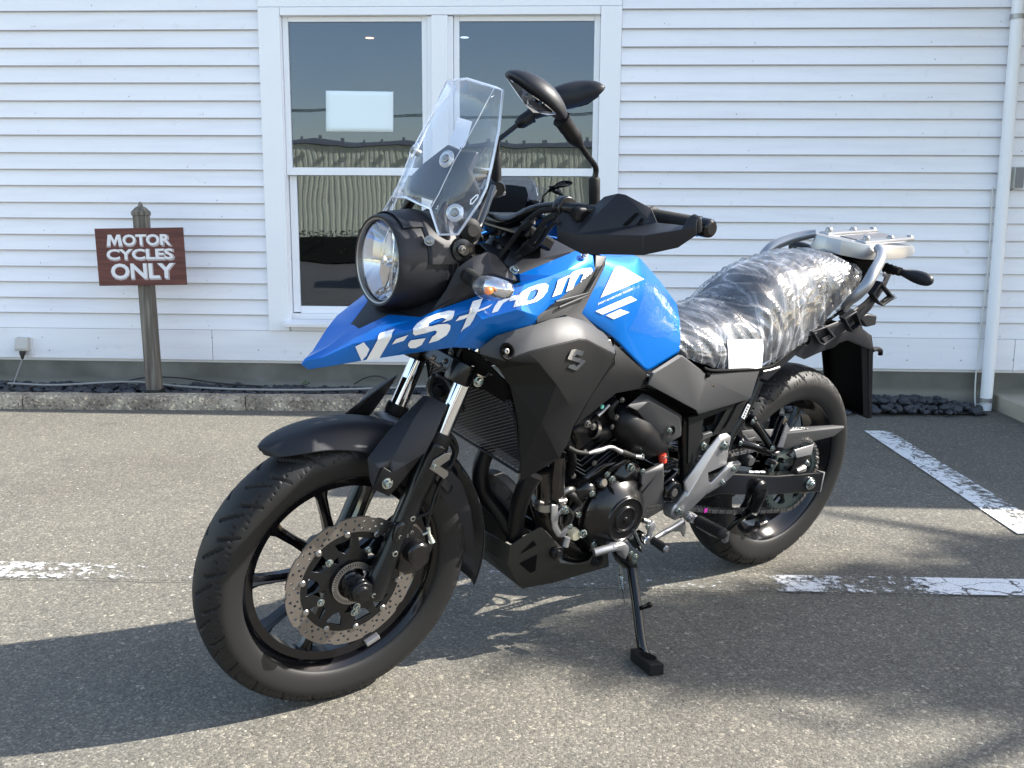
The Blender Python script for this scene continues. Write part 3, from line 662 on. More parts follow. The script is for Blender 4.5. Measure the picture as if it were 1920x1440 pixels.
lathe('plug', [(0, 0), (.016, 0), (.017, .018), (.010, .035), (.006, .05), (0, .05)], (.0, -.03, -.026), (0, -.15, -1), mat('black plug', (.03, .03, .03), .5), 14, OB)
lx = OB.location.x
tube('lead', [(0, -.036, -.075), (-.018, -.05, -.13), (-.040, -.07, -.20), (-.052, -.08, -.225)], .0038, mat('grey cable', (.30, .30, .29), .6), 8, 6, OB)

# --- stones between kerb and wall: nobody could count them
def stonegeo(regions, seed, n, rmin, rmax):
    rnd = random.Random(seed); bm0 = bmesh.new(); bmesh.ops.create_icosphere(bm0, subdivisions=2, radius=1); base = [v.co.copy() for v in bm0.verts]; bf = [tuple(v.index for v in f.verts) for f in bm0.faces]; bm0.free()
    V = []; F = []
    for _ in range(n):
        x0, x1, yf0, yf1, zz = rnd.choice(regions); x = rnd.uniform(x0, x1); y = rnd.uniform(yf0(x), yf1(x)); r = rnd.uniform(rmin, rmax)
        s = Vector((r*rnd.uniform(.8, 1.5), r*rnd.uniform(.7, 1.1), r*rnd.uniform(.5, .85))); rot = Matrix.Rotation(rnd.uniform(0, 6.3), 3, 'Z') @ Matrix.Rotation(rnd.uniform(-.5, .5), 3, 'X')
        off = rnd.uniform(0, 99); zc = zz+rnd.uniform(-.008, .016); n0 = len(V)
        for b_ in base:
            k_ = 1+.28*noise.noise(b_*1.3+Vector((off, 0, 0)))
            q = Vector((b_.x*k_*s.x, b_.y*k_*s.y, b_.z*k_*s.z)); V.append(rot @ q+Vector((x, y, zc)))
        F += [tuple(i+n0 for i in f) for f in bf]
    return V, F
M_STONE = mat('dark basalt cobble', (.040, .043, .052), .6, var=(14, .55), bump=(60, .4, .003))
k0 = lambda x: 2.072+(x+3.573)*.048+.13
V, F = stonegeo([(-9.2, -6, k0, lambda x: 2.50, .052), (-6, -.4, k0, lambda x: 2.50, .052), (-6, -.4, k0, lambda x: 2.50, .052), (-6, -.4, lambda x: 2.40, lambda x: 2.50, .058), (-1.2, .7, k0, lambda x: 2.50, .045)], 5, 3000, .011, .025)
V2, F2 = stonegeo([(.5, 1.66, lambda x: 2.25, lambda x: 2.50, .028), (.5, 1.5, lambda x: 2.36, lambda x: 2.5, .05)], 8, 650, .012, .025)
V, F = join([(V, F), (V2, F2)])
if True:
    o = link('dark_cobbles', mesh('cobbles', V, F), M_STONE, smooth=40); o['kind'] = 'stuff'; o['label'] = 'bed of dark rounded stones between the kerb and the wall'; o['category'] = 'stones'
link('bed_soil', mesh('bed_soil', [(-9.4, 1.85, .03), (.62, 2.3, .03), (.62, 2.52, .03), (-9.4, 2.52, .03)], [(0, 1, 2, 3)]), mat('dark soil', (.03, .028, .025), .95), kind='structure')
link('bed_soil', mesh('bed_soil', [(.62, 2.28, .008), (1.7, 2.3, .008), (1.7, 2.52, .008), (.62, 2.52, .008)], [(0, 1, 2, 3)]), mat('dark soil', (.03, .028, .025), .95), kind='structure')

# --- loose cable lying on the stones
CBL = thing('loose_cable', 'thin grey cable lying along the stones behind the kerb', 'cable', (-2.0, 2.3, .08))
def cw(x, y, z): return (x+2.0, y-2.3, z-.08)
tube('cable', [cw(-3.70, 2.38, .085), cw(-3.4, 2.33, .088), cw(-3.0, 2.40, .10), cw(-2.7, 2.36, .085), cw(-2.35, 2.30, .084), cw(-1.9, 2.30, .088), cw(-1.5, 2.36, .095), cw(-1.1, 2.42, .105), cw(-.7, 2.44, .10)], .006, mat('grey cable', (.30, .30, .29), .6), 8, 6, CBL)
tube('cable', [cw(-3.10, 2.46, .08), cw(-2.95, 2.45, .115), cw(-2.75, 2.44, .12), cw(-2.5, 2.42, .095), cw(-2.25, 2.4, .085)], .004, mat('black cable', (.02, .02, .02), .5), 8, 6, CBL)
tube('cable', [cw(-1.75, 2.48, .09), cw(-1.68, 2.47, .13), cw(-1.6, 2.46, .14), cw(-1.52, 2.46, .10)], .0035, mat('black cable', (.02, .02, .02), .5), 8, 6, CBL)
PL = thing('weed', 'tiny green weed sprouting from the stones at the foot of the wall', 'plant', (-2.02, 2.47, .07))
V = []; F = []
for i in range(16):
    a = i*2.4; l = .012+.01*rnd.random(); c_ = Vector((.012*math.cos(a)*rnd.random()*1.6, .008*math.sin(a), .01+.02*rnd.random())); d_ = Vector((math.cos(a), math.sin(a), .5))*l; s_ = d_.cross(Vector((0, 0, 1))).normalized()*l*.35
    n0 = len(V); V += [c_, c_+d_*.5+s_, c_+d_, c_+d_*.5-s_]; F.append((n0, n0+1, n0+2, n0+3))
link('leaves', mesh('leaves', V, F), mat('weed green', (.06, .13, .03), .6), PL)

# --- sign
SG = thing('parking_sign', 'brown wooden MOTOR CYCLES ONLY sign on a weathered post behind the kerb', 'sign', (-2.81, 2.27, 0))
def woodmat(c0, c1, c2, sc):
    def f(t):
        b = N(t, 'ShaderNodeBsdfPrincipled'); L = t.links; tc = N(t, 'ShaderNodeTexCoord'); mp = N(t, 'ShaderNodeMapping'); mp.inputs['Scale'].default_value = sc; L.new(tc.outputs['Object'], mp.inputs[0])
        n = N(t, 'ShaderNodeTexNoise'); n.inputs['Scale'].default_value = 1; n.inputs['Detail'].default_value = 9; n.inputs['Roughness'].default_value = .65; L.new(mp.outputs[0], n.inputs['Vector'])
        c = ramp(t, n.outputs['Fac'], [(.3, c0), (.5, c1), (.7, c2)]); L.new(c, b.inputs['Base Color']); b.inputs['Roughness'].default_value = .7
        bp = N(t, 'ShaderNodeBump'); bp.inputs['Strength'].default_value = .5; bp.inputs['Distance'].default_value = .003; L.new(n.outputs['Fac'], bp.inputs['Height']); L.new(bp.outputs[0], b.inputs['Normal']); return b.outputs[0]
    return f
M_POST = shader_mix('weathered grey wood', woodmat((.05, .042, .034), (.115, .10, .082), (.25, .23, .20), (55, 55, 3.2)))
M_SIGN = shader_mix('brown stained board', woodmat((.060, .020, .016), (.115, .038, .030), (.17, .062, .048), (3, 20, 55)))
hw = .034; zt = 1.10
rings = []
lean = -.010
for zz, w in ((.0, hw), (.55, hw), (1.0, hw*.98), (1.022, hw*.98), (1.026, hw*1.12), (1.043, hw*1.12), (1.05, hw*.98), (1.066, hw*.62), (1.074, hw*.30), (1.090, hw*.22), (1.097, .001)):
    c_ = (1-zz/1.1)*.0
    ox = -.022*(zz/1.1-.0)+.022*.0
    rings.append([Vector((ox+x_*w, y_*w, zz)) for x_, y_ in ((-1, -1), (1, -1), (1, 1), (-1, 1))])
V = [v for r_ in rings for v in r_]; F = [(i*4+j, i*4+(j+1) % 4, i*4+4+(j+1) % 4, i*4+4+j) for i in range(len(rings)-1) for j in range(4)]+[(3, 2, 1, 0)]
me = mesh('post', V, F); recalc(me); bevel(link('post', me, M_POST, SG), .003)
o = wbox('post_shoe', -.041, .041, -.041, .041, .0, .085, mat('black bitumen wrap', (.015, .015, .015), .6), None, .002); o.parent = SG; 
bx0, bx1, bz0, bz1 = -3.063+2.81, -2.586+2.81, .656, .959
BRD = bpy.data.objects.new('sign_board', None)
vs, fs = boxd((0, 0, 0), bx1-bx0, .012, bz1-bz0)
Mb = Matrix.Translation(((bx0+bx1)/2, -.045, (bz0+bz1)/2)) @ Matrix.Rotation(R(-1.2), 4, 'Y')
vs = [Mb @ v for v in vs]; BRD = link('board', mesh('board', vs, fs), M_SIGN, SG); bevel(BRD, .0015)
M_SW = mat('white sign lettering', (.74, .74, .77), .5, var=(40, .1)); M_SO = mat('grey letter outline', (.42, .36, .36), .5)
def letters(txt, cx, cz, h, w, name, m, off, y, dx=0, dz=0):
    if txt[0] == 'M':    # the M is cut by hand: splayed legs, heavy strokes
        e = off*.35; wm = w*.245
        Mp = [(-.5-e, -.5), (-.40, .5), (-.17, .5), (.0, -.02+e), (.17, .5), (.40, .5), (.5+e, -.5), (.27-e, -.5), (.215, .12), (.05, -.42), (-.05, -.42), (-.215, .12), (-.27+e, -.5)]
        me = cutplate_data([Mp], 0)
        for v in me.vertices: v.co = Mb @ Vector((cx-w/2+wm/2+v.co.x*wm+dx, y, cz+v.co.y*h+dz))
        bm = bmesh.new(); bm.from_mesh(me)
        for f in bm.faces:
            if f.normal.y > 0: f.normal_flip()
        bm.to_mesh(me); bm.free(); me.materials.clear(); link(name, me, m, BRD)
        txt = txt[1:]; cx = cx+(wm+w*.005)/2; w = w-wm-w*.005
    tm = text_mesh(txt, 1, off, 0, .98, .0); xs_ = [v.co.x for v in tm.vertices]; ys_ = [v.co.y for v in tm.vertices]
    X0, X1, Y0, Y1 = min(xs_), max(xs_), min(ys_), max(ys_)
    for v in tm.vertices:
        u_ = (v.co.x-X0)/(X1-X0)-.5; v_ = (v.co.y-Y0)/(Y1-Y0)-.5
        q = Mb @ Vector((cx+u_*w+dx, y, cz+v_*h+dz)); v.co = q
    tm.materials.clear(); tm.name = name
    bm = bmesh.new(); bm.from_mesh(tm)
    for f in bm.faces:
        if f.normal.y > 0: f.normal_flip()
    bm.to_mesh(tm); bm.free()
    return link(name, tm, m, BRD)
sc_ = (bx1-bx0)/163.     # sign pixels to metres
for txt, cx, cy, w, h in (('MOTOR', 264-265.5, 451, 118, 20), ('CYCLES', 264.5-265.5, 476.5, 123, 19), ('ONLY', 267.5-265.5, 507, 118, 28)):
    cz = -(cy-481.5)*sc_
    letters(txt, cx*sc_, cz, (h+3)*sc_, (w+4)*sc_, 'letter_outline', M_SO, .038, -.0068, .0042, -.0042)
    letters(txt, cx*sc_, cz, h*sc_, w*sc_, 'lettering', M_SW, .028, -.0078)

# ---------------------------------------------------------------- across the lot, seen only in the window glass
WH = thing('warehouse', 'long pale green corrugated warehouse across the lot, mirrored in the windows', 'warehouse', (-2, -30, 0))
M_CORR = mat('pale green corrugated steel', (.84, .82, .60), .6, var=(.5, .1))
V = []; F = []; per = .20; n_ = int(46/per)
for i in range(n_+1):
    for q, (dx_, dy_) in enumerate(((0, 0), (.08, 0), (.09, .014), (.19, .014))):
        xx = -26+i*per+dx_; V += [(xx, dy_*1.0, 0), (xx, dy_, 3.55)]
for i in range(len(V)//2-1): F.append((2*i, 2*i+2, 2*i+3, 2*i+1))
link('corrugated_wall', mesh('w', V, F), M_CORR, WH, Matrix.Rotation(R(-9), 4, 'Z'))
for nm, b0 in (('eave', ((-3, .02, 3.62), (46.5, .16, .10))), ('roof', ((-3, -4, 3.70), (46.5, 7.9, .06)))):
    vs, fs = boxd(b0[0], *b0[1]); link(nm, mesh(nm, vs, fs), mat('grey roof sheet', (.25, .27, .3), .5), WH, Matrix.Rotation(R(-9), 4, 'Z'))
V = []; F = []
for i in range(60):
    vs, fs = boxd((-25+i*.76, .3, 3.72), .10, .12, .16); V, F = join([(V, F), (vs, fs)])
link('snow_guard', mesh('s', V, F), mat('grey roof sheet', (.25, .27, .3), .5), WH, Matrix.Rotation(R(-9), 4, 'Z'))
V = []; F = []
for i in range(7):
    vs, fs = boxd((-22+i*6.2, .12, 1.8), .16, .14, 3.5); V, F = join([(V, F), (vs, fs)])
link('gutter_pipe', mesh('s', V, F), mat('grey green pipe', (.22, .25, .2), .5), WH, Matrix.Rotation(R(-9), 4, 'Z'))
HG = thing('hedge', 'low clipped hedge along the far side of the lot, mirrored in the windows', 'hedge', (0, -14, 0))
V = []; F = []; rnd = random.Random(2)
for i in range(9000):
    c_ = Vector((rnd.uniform(-14, 12), rnd.uniform(-.45, .45), rnd.uniform(.02, .62))); l = rnd.uniform(.02, .05); a = Vector((rnd.gauss(0, 1), rnd.gauss(0, 1), rnd.gauss(0, 1))).normalized(); b_ = a.orthogonal().normalized()
    n0 = len(V); V += [c_-a*l, c_+b_*l*.6, c_+a*l, c_-b_*l*.6]; F.append((n0, n0+1, n0+2, n0+3))
link('foliage', mesh('f', V, F), mat('hedge leaf', (.08, .085, .045), .6, var=(3, .4)), HG)
vs, fs = boxd((-1, 0, .25), 26, .5, .46); link('hedge_core', mesh('c', vs, fs), mat('hedge core', (.03, .03, .02), .9), HG)
# parked car reflected
CR = thing('parked_car', 'pale grey boxy small car parked across the lot, mirrored in the left window', 'car', (-1.9, -7.2, 0))
car_mat = mat('silver grey car paint', (.42, .45, .46), .25, metal=.3, coat=1)
body = [(-1.65, .35), (-1.68, .75), (-1.55, .95), (-.85, 1.02), (-.45, 1.52), (1.35, 1.56), (1.62, 1.0), (1.66, .4), (1.3, .3), (-1.3, .3)]
def carshell(pts, w, inset):
    vs = []; n = len(pts)
    for yy, k_ in ((-w, 0), (-w+inset, 1), (w-inset, 1), (w, 0)):
        for x_, z_ in pts: vs.append((x_, yy, z_))
    return vs
n = len(body); vs = [(x_, s*(.74-(.10 if z_ > 1.1 else 0)), z_) for s in (-1, 1) for x_, z_ in body]
me = mesh('body', vs, [tuple(range(n)), tuple(reversed(range(n, 2*n)))]+[(i, (i+1) % n, n+(i+1) % n, n+i) for i in range(n)]); recalc(me)
bevel(link('body', me, car_mat, CR, Matrix.Rotation(R(75), 4, 'Z'), smooth=30), .05, 3)
for s in (-1, 1):
    vs = [(x_, s*(.655 if z_ > 1.2 else .70), z_) for x_, z_ in ((-.75, 1.05), (-.42, 1.42), (.35, 1.45), (.35, 1.05))]; link('side_window', mesh('w', vs, [(0, 1, 2, 3)]), mat('dark car glass', (.01, .012, .014), .05), CR, Matrix.Rotation(R(75), 4, 'Z'))
    vs = [(x_, s*(.655 if z_ > 1.2 else .70), z_) for x_, z_ in ((.42, 1.05), (.42, 1.45), (1.25, 1.46), (1.45, 1.05))]; link('side_window', mesh('w', vs, [(0, 1, 2, 3)]), mat('dark car glass', (.01, .012, .014), .05), CR, Matrix.Rotation(R(75), 4, 'Z'))
    for wx in (-1.05, 1.05): lathe('wheel', [(0, -.08), (.18, -.09), (.29, -.09), (.30, 0), (.29, .09), (.18, .09), (0, .08)], Matrix.Rotation(R(75), 3, 'Z') @ Vector((wx, s*.70, .30)), Matrix.Rotation(R(75), 3, 'Z') @ Vector((0, 1, 0)), M_RUBBER2, 24, CR)
vs = [(1.60, y_, z_) for y_, z_ in ((-.5, 1.08), (.5, 1.08), (.45, 1.42), (-.45, 1.42))]; vs = [(x_-.1*(z_-1.0), y_, z_) for x_, y_, z_ in vs]
link('rear_window', mesh('w', vs, [(0, 1, 2, 3)]), mat('dark car glass', (.01, .012, .014), .05), CR, Matrix.Rotation(R(75), 4, 'Z'))
for s in (-1, 1): box('tail_lamp', Matrix.Rotation(R(75), 3, 'Z') @ Vector((1.66, s*.62, .78)), (.06, .14, .3), mat('red tail lamp', (.5, .02, .02), .2), Matrix.Rotation(R(75), 3, 'Z'), CR, .01)
# hill behind
V = []; F = []; nx = 60
for i in range(nx+1):
    xx = -160+i*5.5; h = 10+8*noise.noise(Vector((i*.13, 3, 0)))+6*math.exp(-((xx-45)/40)**2)
    V += [(xx, -165, -1), (xx, -180, h), (xx, -215, h*.6)]
for i in range(nx): F += [(3*i, 3*i+3, 3*i+4, 3*i+1), (3*i+1, 3*i+4, 3*i+5, 3*i+2)]
link('hills', mesh('hills', V, F), mat('distant wooded hill', (.07, .09, .11), .9, var=(.05, .3)), kind='structure', smooth=60)
# utility wires over the lot
UW = thing('utility_line', 'three sagging overhead wires on wooden poles across the lot', 'power line', (0, -52, 0))
for px_ in (-34, 32):
    tube('pole', [(px_, 0, 0), (px_, 0, 8.6)], [.16, .11], mat('pole wood', (.16, .13, .10), .8), 10, parent=UW)
    vs, fs = boxd((px_, 0, 8.0), .1, 1.7, .12); link('cross_arm', mesh('x', vs, fs), mat('pole wood', (.16, .13, .10), .8), UW)
for yy, hh in ((-.7, 8.1), (0, 8.1), (.7, 8.1)):
    tube('wire', [(-34+66*i/24, yy, hh-1.3*(1-((i-12)/12)**2)) for i in range(25)], .022, mat('wire', (.01, .01, .01), .5), 5, 0, UW)
# broadleaf tree beyond the right edge, shading the lot
def tree(loc, h, rad, seed, label):
    T = thing('broadleaf_tree', label, 'tree', loc); rnd = random.Random(seed)
    mb = mat('bark', (.12, .10, .08), .9)
    parts = [tube_data([(0, 0, 0), (.05, 0, h*.25), (0, .06, h*.5), (.05, 0, h*.8)], [.16, .13, .09, .03], 10)]
    for i in range(9):
        a = i*2.4; z0 = h*(.35+.05*i); e = Vector((math.cos(a)*rad*.8, math.sin(a)*rad*.8, z0+h*.2)); parts.append(tube_data([(0, 0, z0), Vector((0, 0, z0)).lerp(e, .5)+Vector((0, 0, .1)), e], [.06, .04, .012], 6))
    v_, f_ = join(parts); link('trunk', mesh('t', v_, f_), mb, T, smooth=60)
    V = []; F = []; cl = []
    for i in range(150):
        q_ = rnd.random()**.8; zc = h*(.30+.66*q_); rm = rad*max(0, 1-q_)**.75; a = rnd.uniform(0, 6.28); r_ = rm*math.sqrt(rnd.random())
        cl.append((Vector((r_*math.cos(a), r_*math.sin(a), zc)), rnd.uniform(.14, .26)*(1.3-.6*q_)))
    for c_, r_ in cl:
        for _ in range(210):
            p = c_+Vector((rnd.gauss(0, r_*.6), rnd.gauss(0, r_*.6), rnd.gauss(0, r_*.45))); l = rnd.uniform(.03, .06); a = Vector((rnd.gauss(0, 1), rnd.gauss(0, 1), rnd.gauss(0, 1))).normalized(); b_ = a.orthogonal().normalized()
            n0 = len(V); V += [p-a*l, p+b_*l*.55, p+a*l, p-b_*l*.55]; F.append((n0, n0+1, n0+2, n0+3))
    link('crown', mesh('c', V, F), mat('tree leaf', (.05, .09, .03), .55, var=(2, .3)), T)
# ================================================================ THE MOTORCYCLE
V3 = Vector
def Bv(k, *q, steered=False): return [B(k, *p, steered) for p in q]
def wheel(x, z, Rt, wt, rimw, spoke_ph, steered, ns=10):
    """returns tyre, rim (with spokes, hub) built round the axle (x, z)"""
    mw = STEER if steered else None
    HR = Rt-.2235
    # tyre with cut tread grooves
    na, nw = 1320, 50; vs = []; k_ = []
    bead = rimw/2+.002
    prof = []
    for i in range(nw+1):
        t = -1+2*i/nw; a = t*R(132)
        # superellipse section: height H above the rim seat, half width wt/2
        H = Rt-.222
        yy = wt/2*math.copysign(abs(math.sin(a))**.92, a) if abs(a) < math.pi/2 else math.copysign(wt/2-(wt/2-bead)*((abs(a)-math.pi/2)/(R(132)-math.pi/2))**1.3, a)
        rr = Rt-(H*.52)*(1-math.cos(a)) if abs(a) < math.pi/2 else (Rt-H*.52)-(H*.48)*math.sin((abs(a)-math.pi/2)/(R(132)-math.pi/2)*math.pi/2)
        prof.append((rr, yy, t))
    for j in range(na):
        th = 2*math.pi*j/na
        for rr, yy, t in prof:
            g = 0.; s = t/.60
            if abs(s) < 1.02 and abs(t) > .015:
                u = th/(2*math.pi)*24; sg = 1 if s > 0 else -1; q = abs(s)
                off = .5 if sg < 0 else 0
                for slope, lo, hi, wd, ph in ((.95, .12, .62, .030, 0), (.55, .34, .98, .034, .5), (-2.6, .58, .98, .028, .25)):
                    if lo < q < hi:
                        v = (u+off-slope*q+ph) % 1.; dd = min(v, 1-v)
                        if dd < wd*1.6: g = max(g, 1-max(0, (dd-wd*.55)/(wd*1.05)))
            r2 = rr-.0060*g
            vs.append((x+r2*math.cos(th), yy, z+r2*math.sin(th)))
    n = nw+1; fs = [(j*n+i, j*n+i+1, ((j+1) % na)*n+i+1, ((j+1) % na)*n+i) for j in range(na) for i in range(nw)]
    tm = mesh('tyre', vs, fs); recalc(tm); WHP = bpy.data.objects.new('front_wheel' if steered else 'rear_wheel', None); COL.objects.link(WHP); WHP.parent = BIKE
    if steered: WHP.matrix_local = STEER
    link('tyre', tm, M_RUBBER, WHP, smooth=38)
    rib = []
    for s in (-1, 1):
        for rr, yy in ((.2425, wt/2*.80), (.2585, wt/2*.965)):
            rib.append(lathe_data([(rr, s*(yy-.003)), (rr+.0008, s*(yy+.0012)), (rr+.0018, s*(yy+.0012)), (rr+.0026, s*(yy-.003))], (x, 0, z), (0, 1, 0), 160))
    v_, f_ = join(rib); link('sidewall_rib', mesh('rib', v_, f_), M_RUBBER, WHP, smooth=50)
    h = rimw/2
    rp = [(.2325, h), (.2325, h-.006), (.2235, h-.009), (.2180, h-.014), (.217, h-.022), (.200, h-.034 if h > .045 else .008), (.200, -(h-.034 if h > .045 else .008)), (.217, -h+.022), (.2180, -h+.014), (.2235, -h+.009), (.2325, -h+.006), (.2325, -h),
          (.2285, -h-.001), (.214, -h+.010), (.208, -h+.022), (.191, -h+.036 if h > .045 else -.013), (.191, h-.036 if h > .045 else .013), (.208, h-.022), (.214, h-.010), (.2285, h+.001)]
    lathe('rim', rp, (x, 0, z), (0, 1, 0), M_GLOSS, 120, WHP, close=True, sm=35)
    lathe('hub', [(0, .055), (.018, .055), (.030, .052), (.034, .036), (.040, .024), (.046, .016), (.046, -.016), (.040, -.024), (.034, -.045), (0, -.045)], (x, 0, z), (0, 1, 0), M_GLOSS, 40, WHP, bev=.0015)
    for i in range(ns):
        a = spoke_ph+2*math.pi*i/ns; ca, sa = math.cos(a), math.sin(a); rings = []
        for rr, w, dph in ((.030, .017, .021), (.070, .012, .017), (.13, .0095, .013), (.175, .011, .012), (.192, .017, .013)):
            ring = []
            for u_, v_ in ((-1, -.55), (-.55, -1), (.55, -1), (1, -.55), (1, .55), (.4, 1), (0, .62), (-.4, 1), (-1, .55)):
                ring.append(V3((x+rr*ca-u_*w*sa, v_*dph, z+rr*sa+u_*w*ca)))
            rings.append(ring)
        loft('spoke', rings, M_GLOSS, WHP, sub=0, sm=35)
    # valve
    return WHP
FWH = wheel(WB, RF, RF, .112, .078, R(3), True)
RWH = wheel(0, RR_, RR_, .142, .108, R(12), False)
# balance weight and valve on the front rim
mz = Matrix.Rotation(R(-63), 4, 'Y')
def onwheel(r, ang, y, cx=WB, cz=RF): return V3((cx+r*math.cos(ang), y, cz+r*math.sin(ang)))
a_ = R(-102)
q = B('p', 693, 1188, .03, True)
a_ = math.atan2(q.z-RF, q.x-WB)
Mw = Matrix.Rotation(-(a_-math.pi/2), 3, 'Y')
box('balance_weight', onwheel(.202, a_, .022), (.034, .016, .010), M_ALU, Mw, FWH, .0015)
tube('valve', [onwheel(.20, a_+.16, .0), onwheel(.182, a_+.17, .012), onwheel(.168, a_+.175, .02)], [.006, .005, .0045], M_RUBBER2, 10, 0, FWH)
lathe('valve_cap', [(0, .004), (.0045, .004), (.005, -.012), (0, -.012)], onwheel(.166, a_+.176, .021), (math.cos(a_+.176)*-1, .5, -math.sin(a_+.176)), M_CHROME, 10, FWH)

# ---- front disc: wavy steel ring drilled in rows, black carrier, buttons, ABS ring
def disc(name, cx, cz, y, ro, ri, parent, waves=10, th=.0045, rows=3):
    out = []
    for i in range(240):
        t = 2*math.pi*i/240; s = (t*waves/(2*math.pi)) % 1; rr = ro-(.0030 if s < .12 or s > .88 else 0); out.append((rr*math.cos(t), rr*math.sin(t)))
    lp = [out, circ2(0, 0, ri, 120)]
    for i in range(waves*2 if rows > 2 else waves*2):
        t0 = 2*math.pi*i/(waves*2)
        for j in range(rows):
            rr = ri+.0065+.0085*j; t = t0+j*.085; lp.append(circ2(rr*math.cos(t), rr*math.sin(t), .0034, 10))
            lp.append(circ2((rr+.002)*math.cos(t+.15), (rr+.002)*math.sin(t+.15), .0030, 10)) if j != 1 else None
    M0 = Matrix(((1, 0, 0, cx), (0, 0, 1, y), (0, 1, 0, cz), (0, 0, 0, 1)))
    return cutplate(name, [l for l in lp if l], th, M_DISC, M0, parent, bev=0), M0
DF, MD = disc('brake_disc', WB, RF, .066, .145, .111, FWH)
lo = []
def carrier(ro, ri, arms, ph, wa=.30, step=.030):
    pts = []
    for i in range(arms):
        t = ph+2*math.pi*i/arms
        for da, rr in ((-.5, step), (-wa*.5, step+.006), (-wa*.40, ro), (wa*.40, ro), (wa*.5, step+.006), (.5, step)):
            aa = t+da*(2*math.pi/arms if abs(da) == .5 else 1)
            pts.append((rr*math.cos(aa), rr*math.sin(aa)))
    return pts
lp = [circ2(0, 0, .1125, 96), circ2(0, 0, .040, 48)]
for i in range(5):
    t = R(20)+2*math.pi*i/5
    for dt in (-.27, .27):
        tt = t+dt; pts = []
        for da, rr in ((-.20, .100), (.20, .100), (.17, .082), (.03, .070), (-.13, .078)):
            pts.append((rr*math.cos(tt+da*(1 if dt > 0 else -1)), rr*math.sin(tt+da*(1 if dt > 0 else -1))))
        lp.append(pts)
    tt = t+math.pi/5; lp.append([(rr*math.cos(tt+da), rr*math.sin(tt+da)) for da, rr in ((-.16, .072), (.16, .072), (.0, .055))])
cutplate('disc_carrier', lp, .006, M_FORKLEG, MD, FWH, .001)
for i in range(5):
    t = R(46)+2*math.pi*i/5; bolt(V3((WB+.075*math.cos(t), .070, RF+.075*math.sin(t))), .0072, FWH, name='disc_bolt')
for i in range(10):
    t = R(10)+2*math.pi*i/10; lathe('disc_button', [(0, .003), (.005, .003), (.007, .001), (.007, -.003)], V3((WB+.1105*math.cos(t), .069, RF+.1105*math.sin(t))), (0, 1, 0), M_STEEL, 12, FWH)
lp = [circ2(0, 0, .0475, 96), circ2(0, 0, .034, 60)]
for i in range(50):
    t = 2*math.pi*i/50; w = .0011; lp.append([((rr*math.cos(t)-s*w*math.sin(t)), (rr*math.sin(t)+s*w*math.cos(t))) for rr, s in ((.0385, -1), (.0385, 1), (.0455, 1), (.0455, -1))])
cutplate('abs_ring', lp, .002, M_STEEL, Matrix.Translation((0, .010, 0)) @ MD, FWH, 0)
lathe('axle_collar', [(0, .076), (.014, .076), (.0235, .070), (.0235, .066), (.032, .062), (.032, .05)], (WB, 0, RF), (0, 1, 0), M_FORKLEG, 36, FWH, bev=.001)

# ---- fork (steered)
ft = B('d', 988, 80, .093, True); fb = V3((WB-.035, .093, RF+.03))
fd = (ft-B('p', 700, 1085, .093, True)).normalized()
f0 = B('d', 705, 835, .093, True)      # where chrome meets the lower leg
ftop = f0+fd*.50; axl = B('p', 678, 1105, .093, True)
for s in (1, -1):
    S_ = lambda p: V3((p.x, s*p.y, p.z))
    lathe('fork_tube', [(.0185, -.02), (.0185, .34)], S_(f0), S_(f0+fd)-S_(f0), M_CHROME, 40, steered=True)
    lathe('fork_seal', [(.0185, .004), (.024, .004), (.0255, -.002), (.0255, -.016), (.024, -.02)], S_(f0), S_(f0+fd)-S_(f0), M_RUBBER2, 32, steered=True)
    L_ = (f0-V3((WB, .093, RF))).length
    lathe('fork_leg', [(.0235, -.018), (.0265, -.022), (.027, -.10), (.0245, -.13), (.0240, -L_+.075), (.027, -L_+.05), (.027, -L_-.006), (.020, -L_-.016), (0, -L_-.018)], S_(f0), S_(f0+fd)-S_(f0), M_FORKLEG, 32, steered=True, bev=.001)
    pz = S_(V3((WB, .105, RF)))
    lathe('axle_clamp', [(0, .014), (.012, .014), (.014, .010), (.022, .009), (.024, .004), (.024, -.03)], S_(V3((WB, .112, RF))), (0, s, 0), M_FORKLEG, 28, steered=True, bev=.001)
# axle foot plate and its two bolts
prism('fork_foot', 'z3', [(925, 745), (950, 735), (1000, 770), (1010, 830), (985, 850), (930, 860), (875, 855), (880, 800)], .112, .03, M_FORKLEG, steered=True, bev=.004)
bolt(B('z3', 944, 800, .113, True), .0062, steered=True, name='axle_bolt'); bolt(B('z3', 996, 818, .113, True), .0075, steered=True, name='caliper_bolt'); bolt(B('z3', 912, 880, .075, True), .0072, steered=True, name='disc_bolt')
# lower yoke and stem
yk = ftop-fd*.20
cz = B('d', 900, 290, .10, True)
for s in (1, -1):
    lathe('yoke_clamp', [(.0185, -.022), (.026, -.022), (.0275, -.018), (.0275, .018), (.026, .022), (.0185, .022)], V3((cz.x, s*.093, cz.z)), fd if s > 0 else V3((fd.x, -fd.y, fd.z)), M_FORKLEG, 32, steered=True, bev=.001)
vs, fs = boxd((cz.x-.025, 0, cz.z-.004), .05, .17, .035, Matrix.Rotation(-RAKE, 3, 'Y')); bevel(link('lower_yoke', mesh('yoke', vs, fs), M_ENGINE, BIKE, STEER), .006)
tube('steering_stem', [(cz.x-.035, 0, cz.z-.03), (cz.x-.035-.46*.28, 0, cz.z+.27)], .024, M_FORKLEG, 24, steered=True)
tp = ftop-fd*.06
vs, fs = boxd((tp.x-.02, 0, tp.z), .075, .235, .028, Matrix.Rotation(-RAKE, 3, 'Y')); bevel(link('upper_yoke', mesh('yoke', vs, fs), M_FORKLEG, BIKE, STEER), .006)
bolt(B('d', 1050, 360, .10, True), .0095, steered=True, name='yoke_bolt')
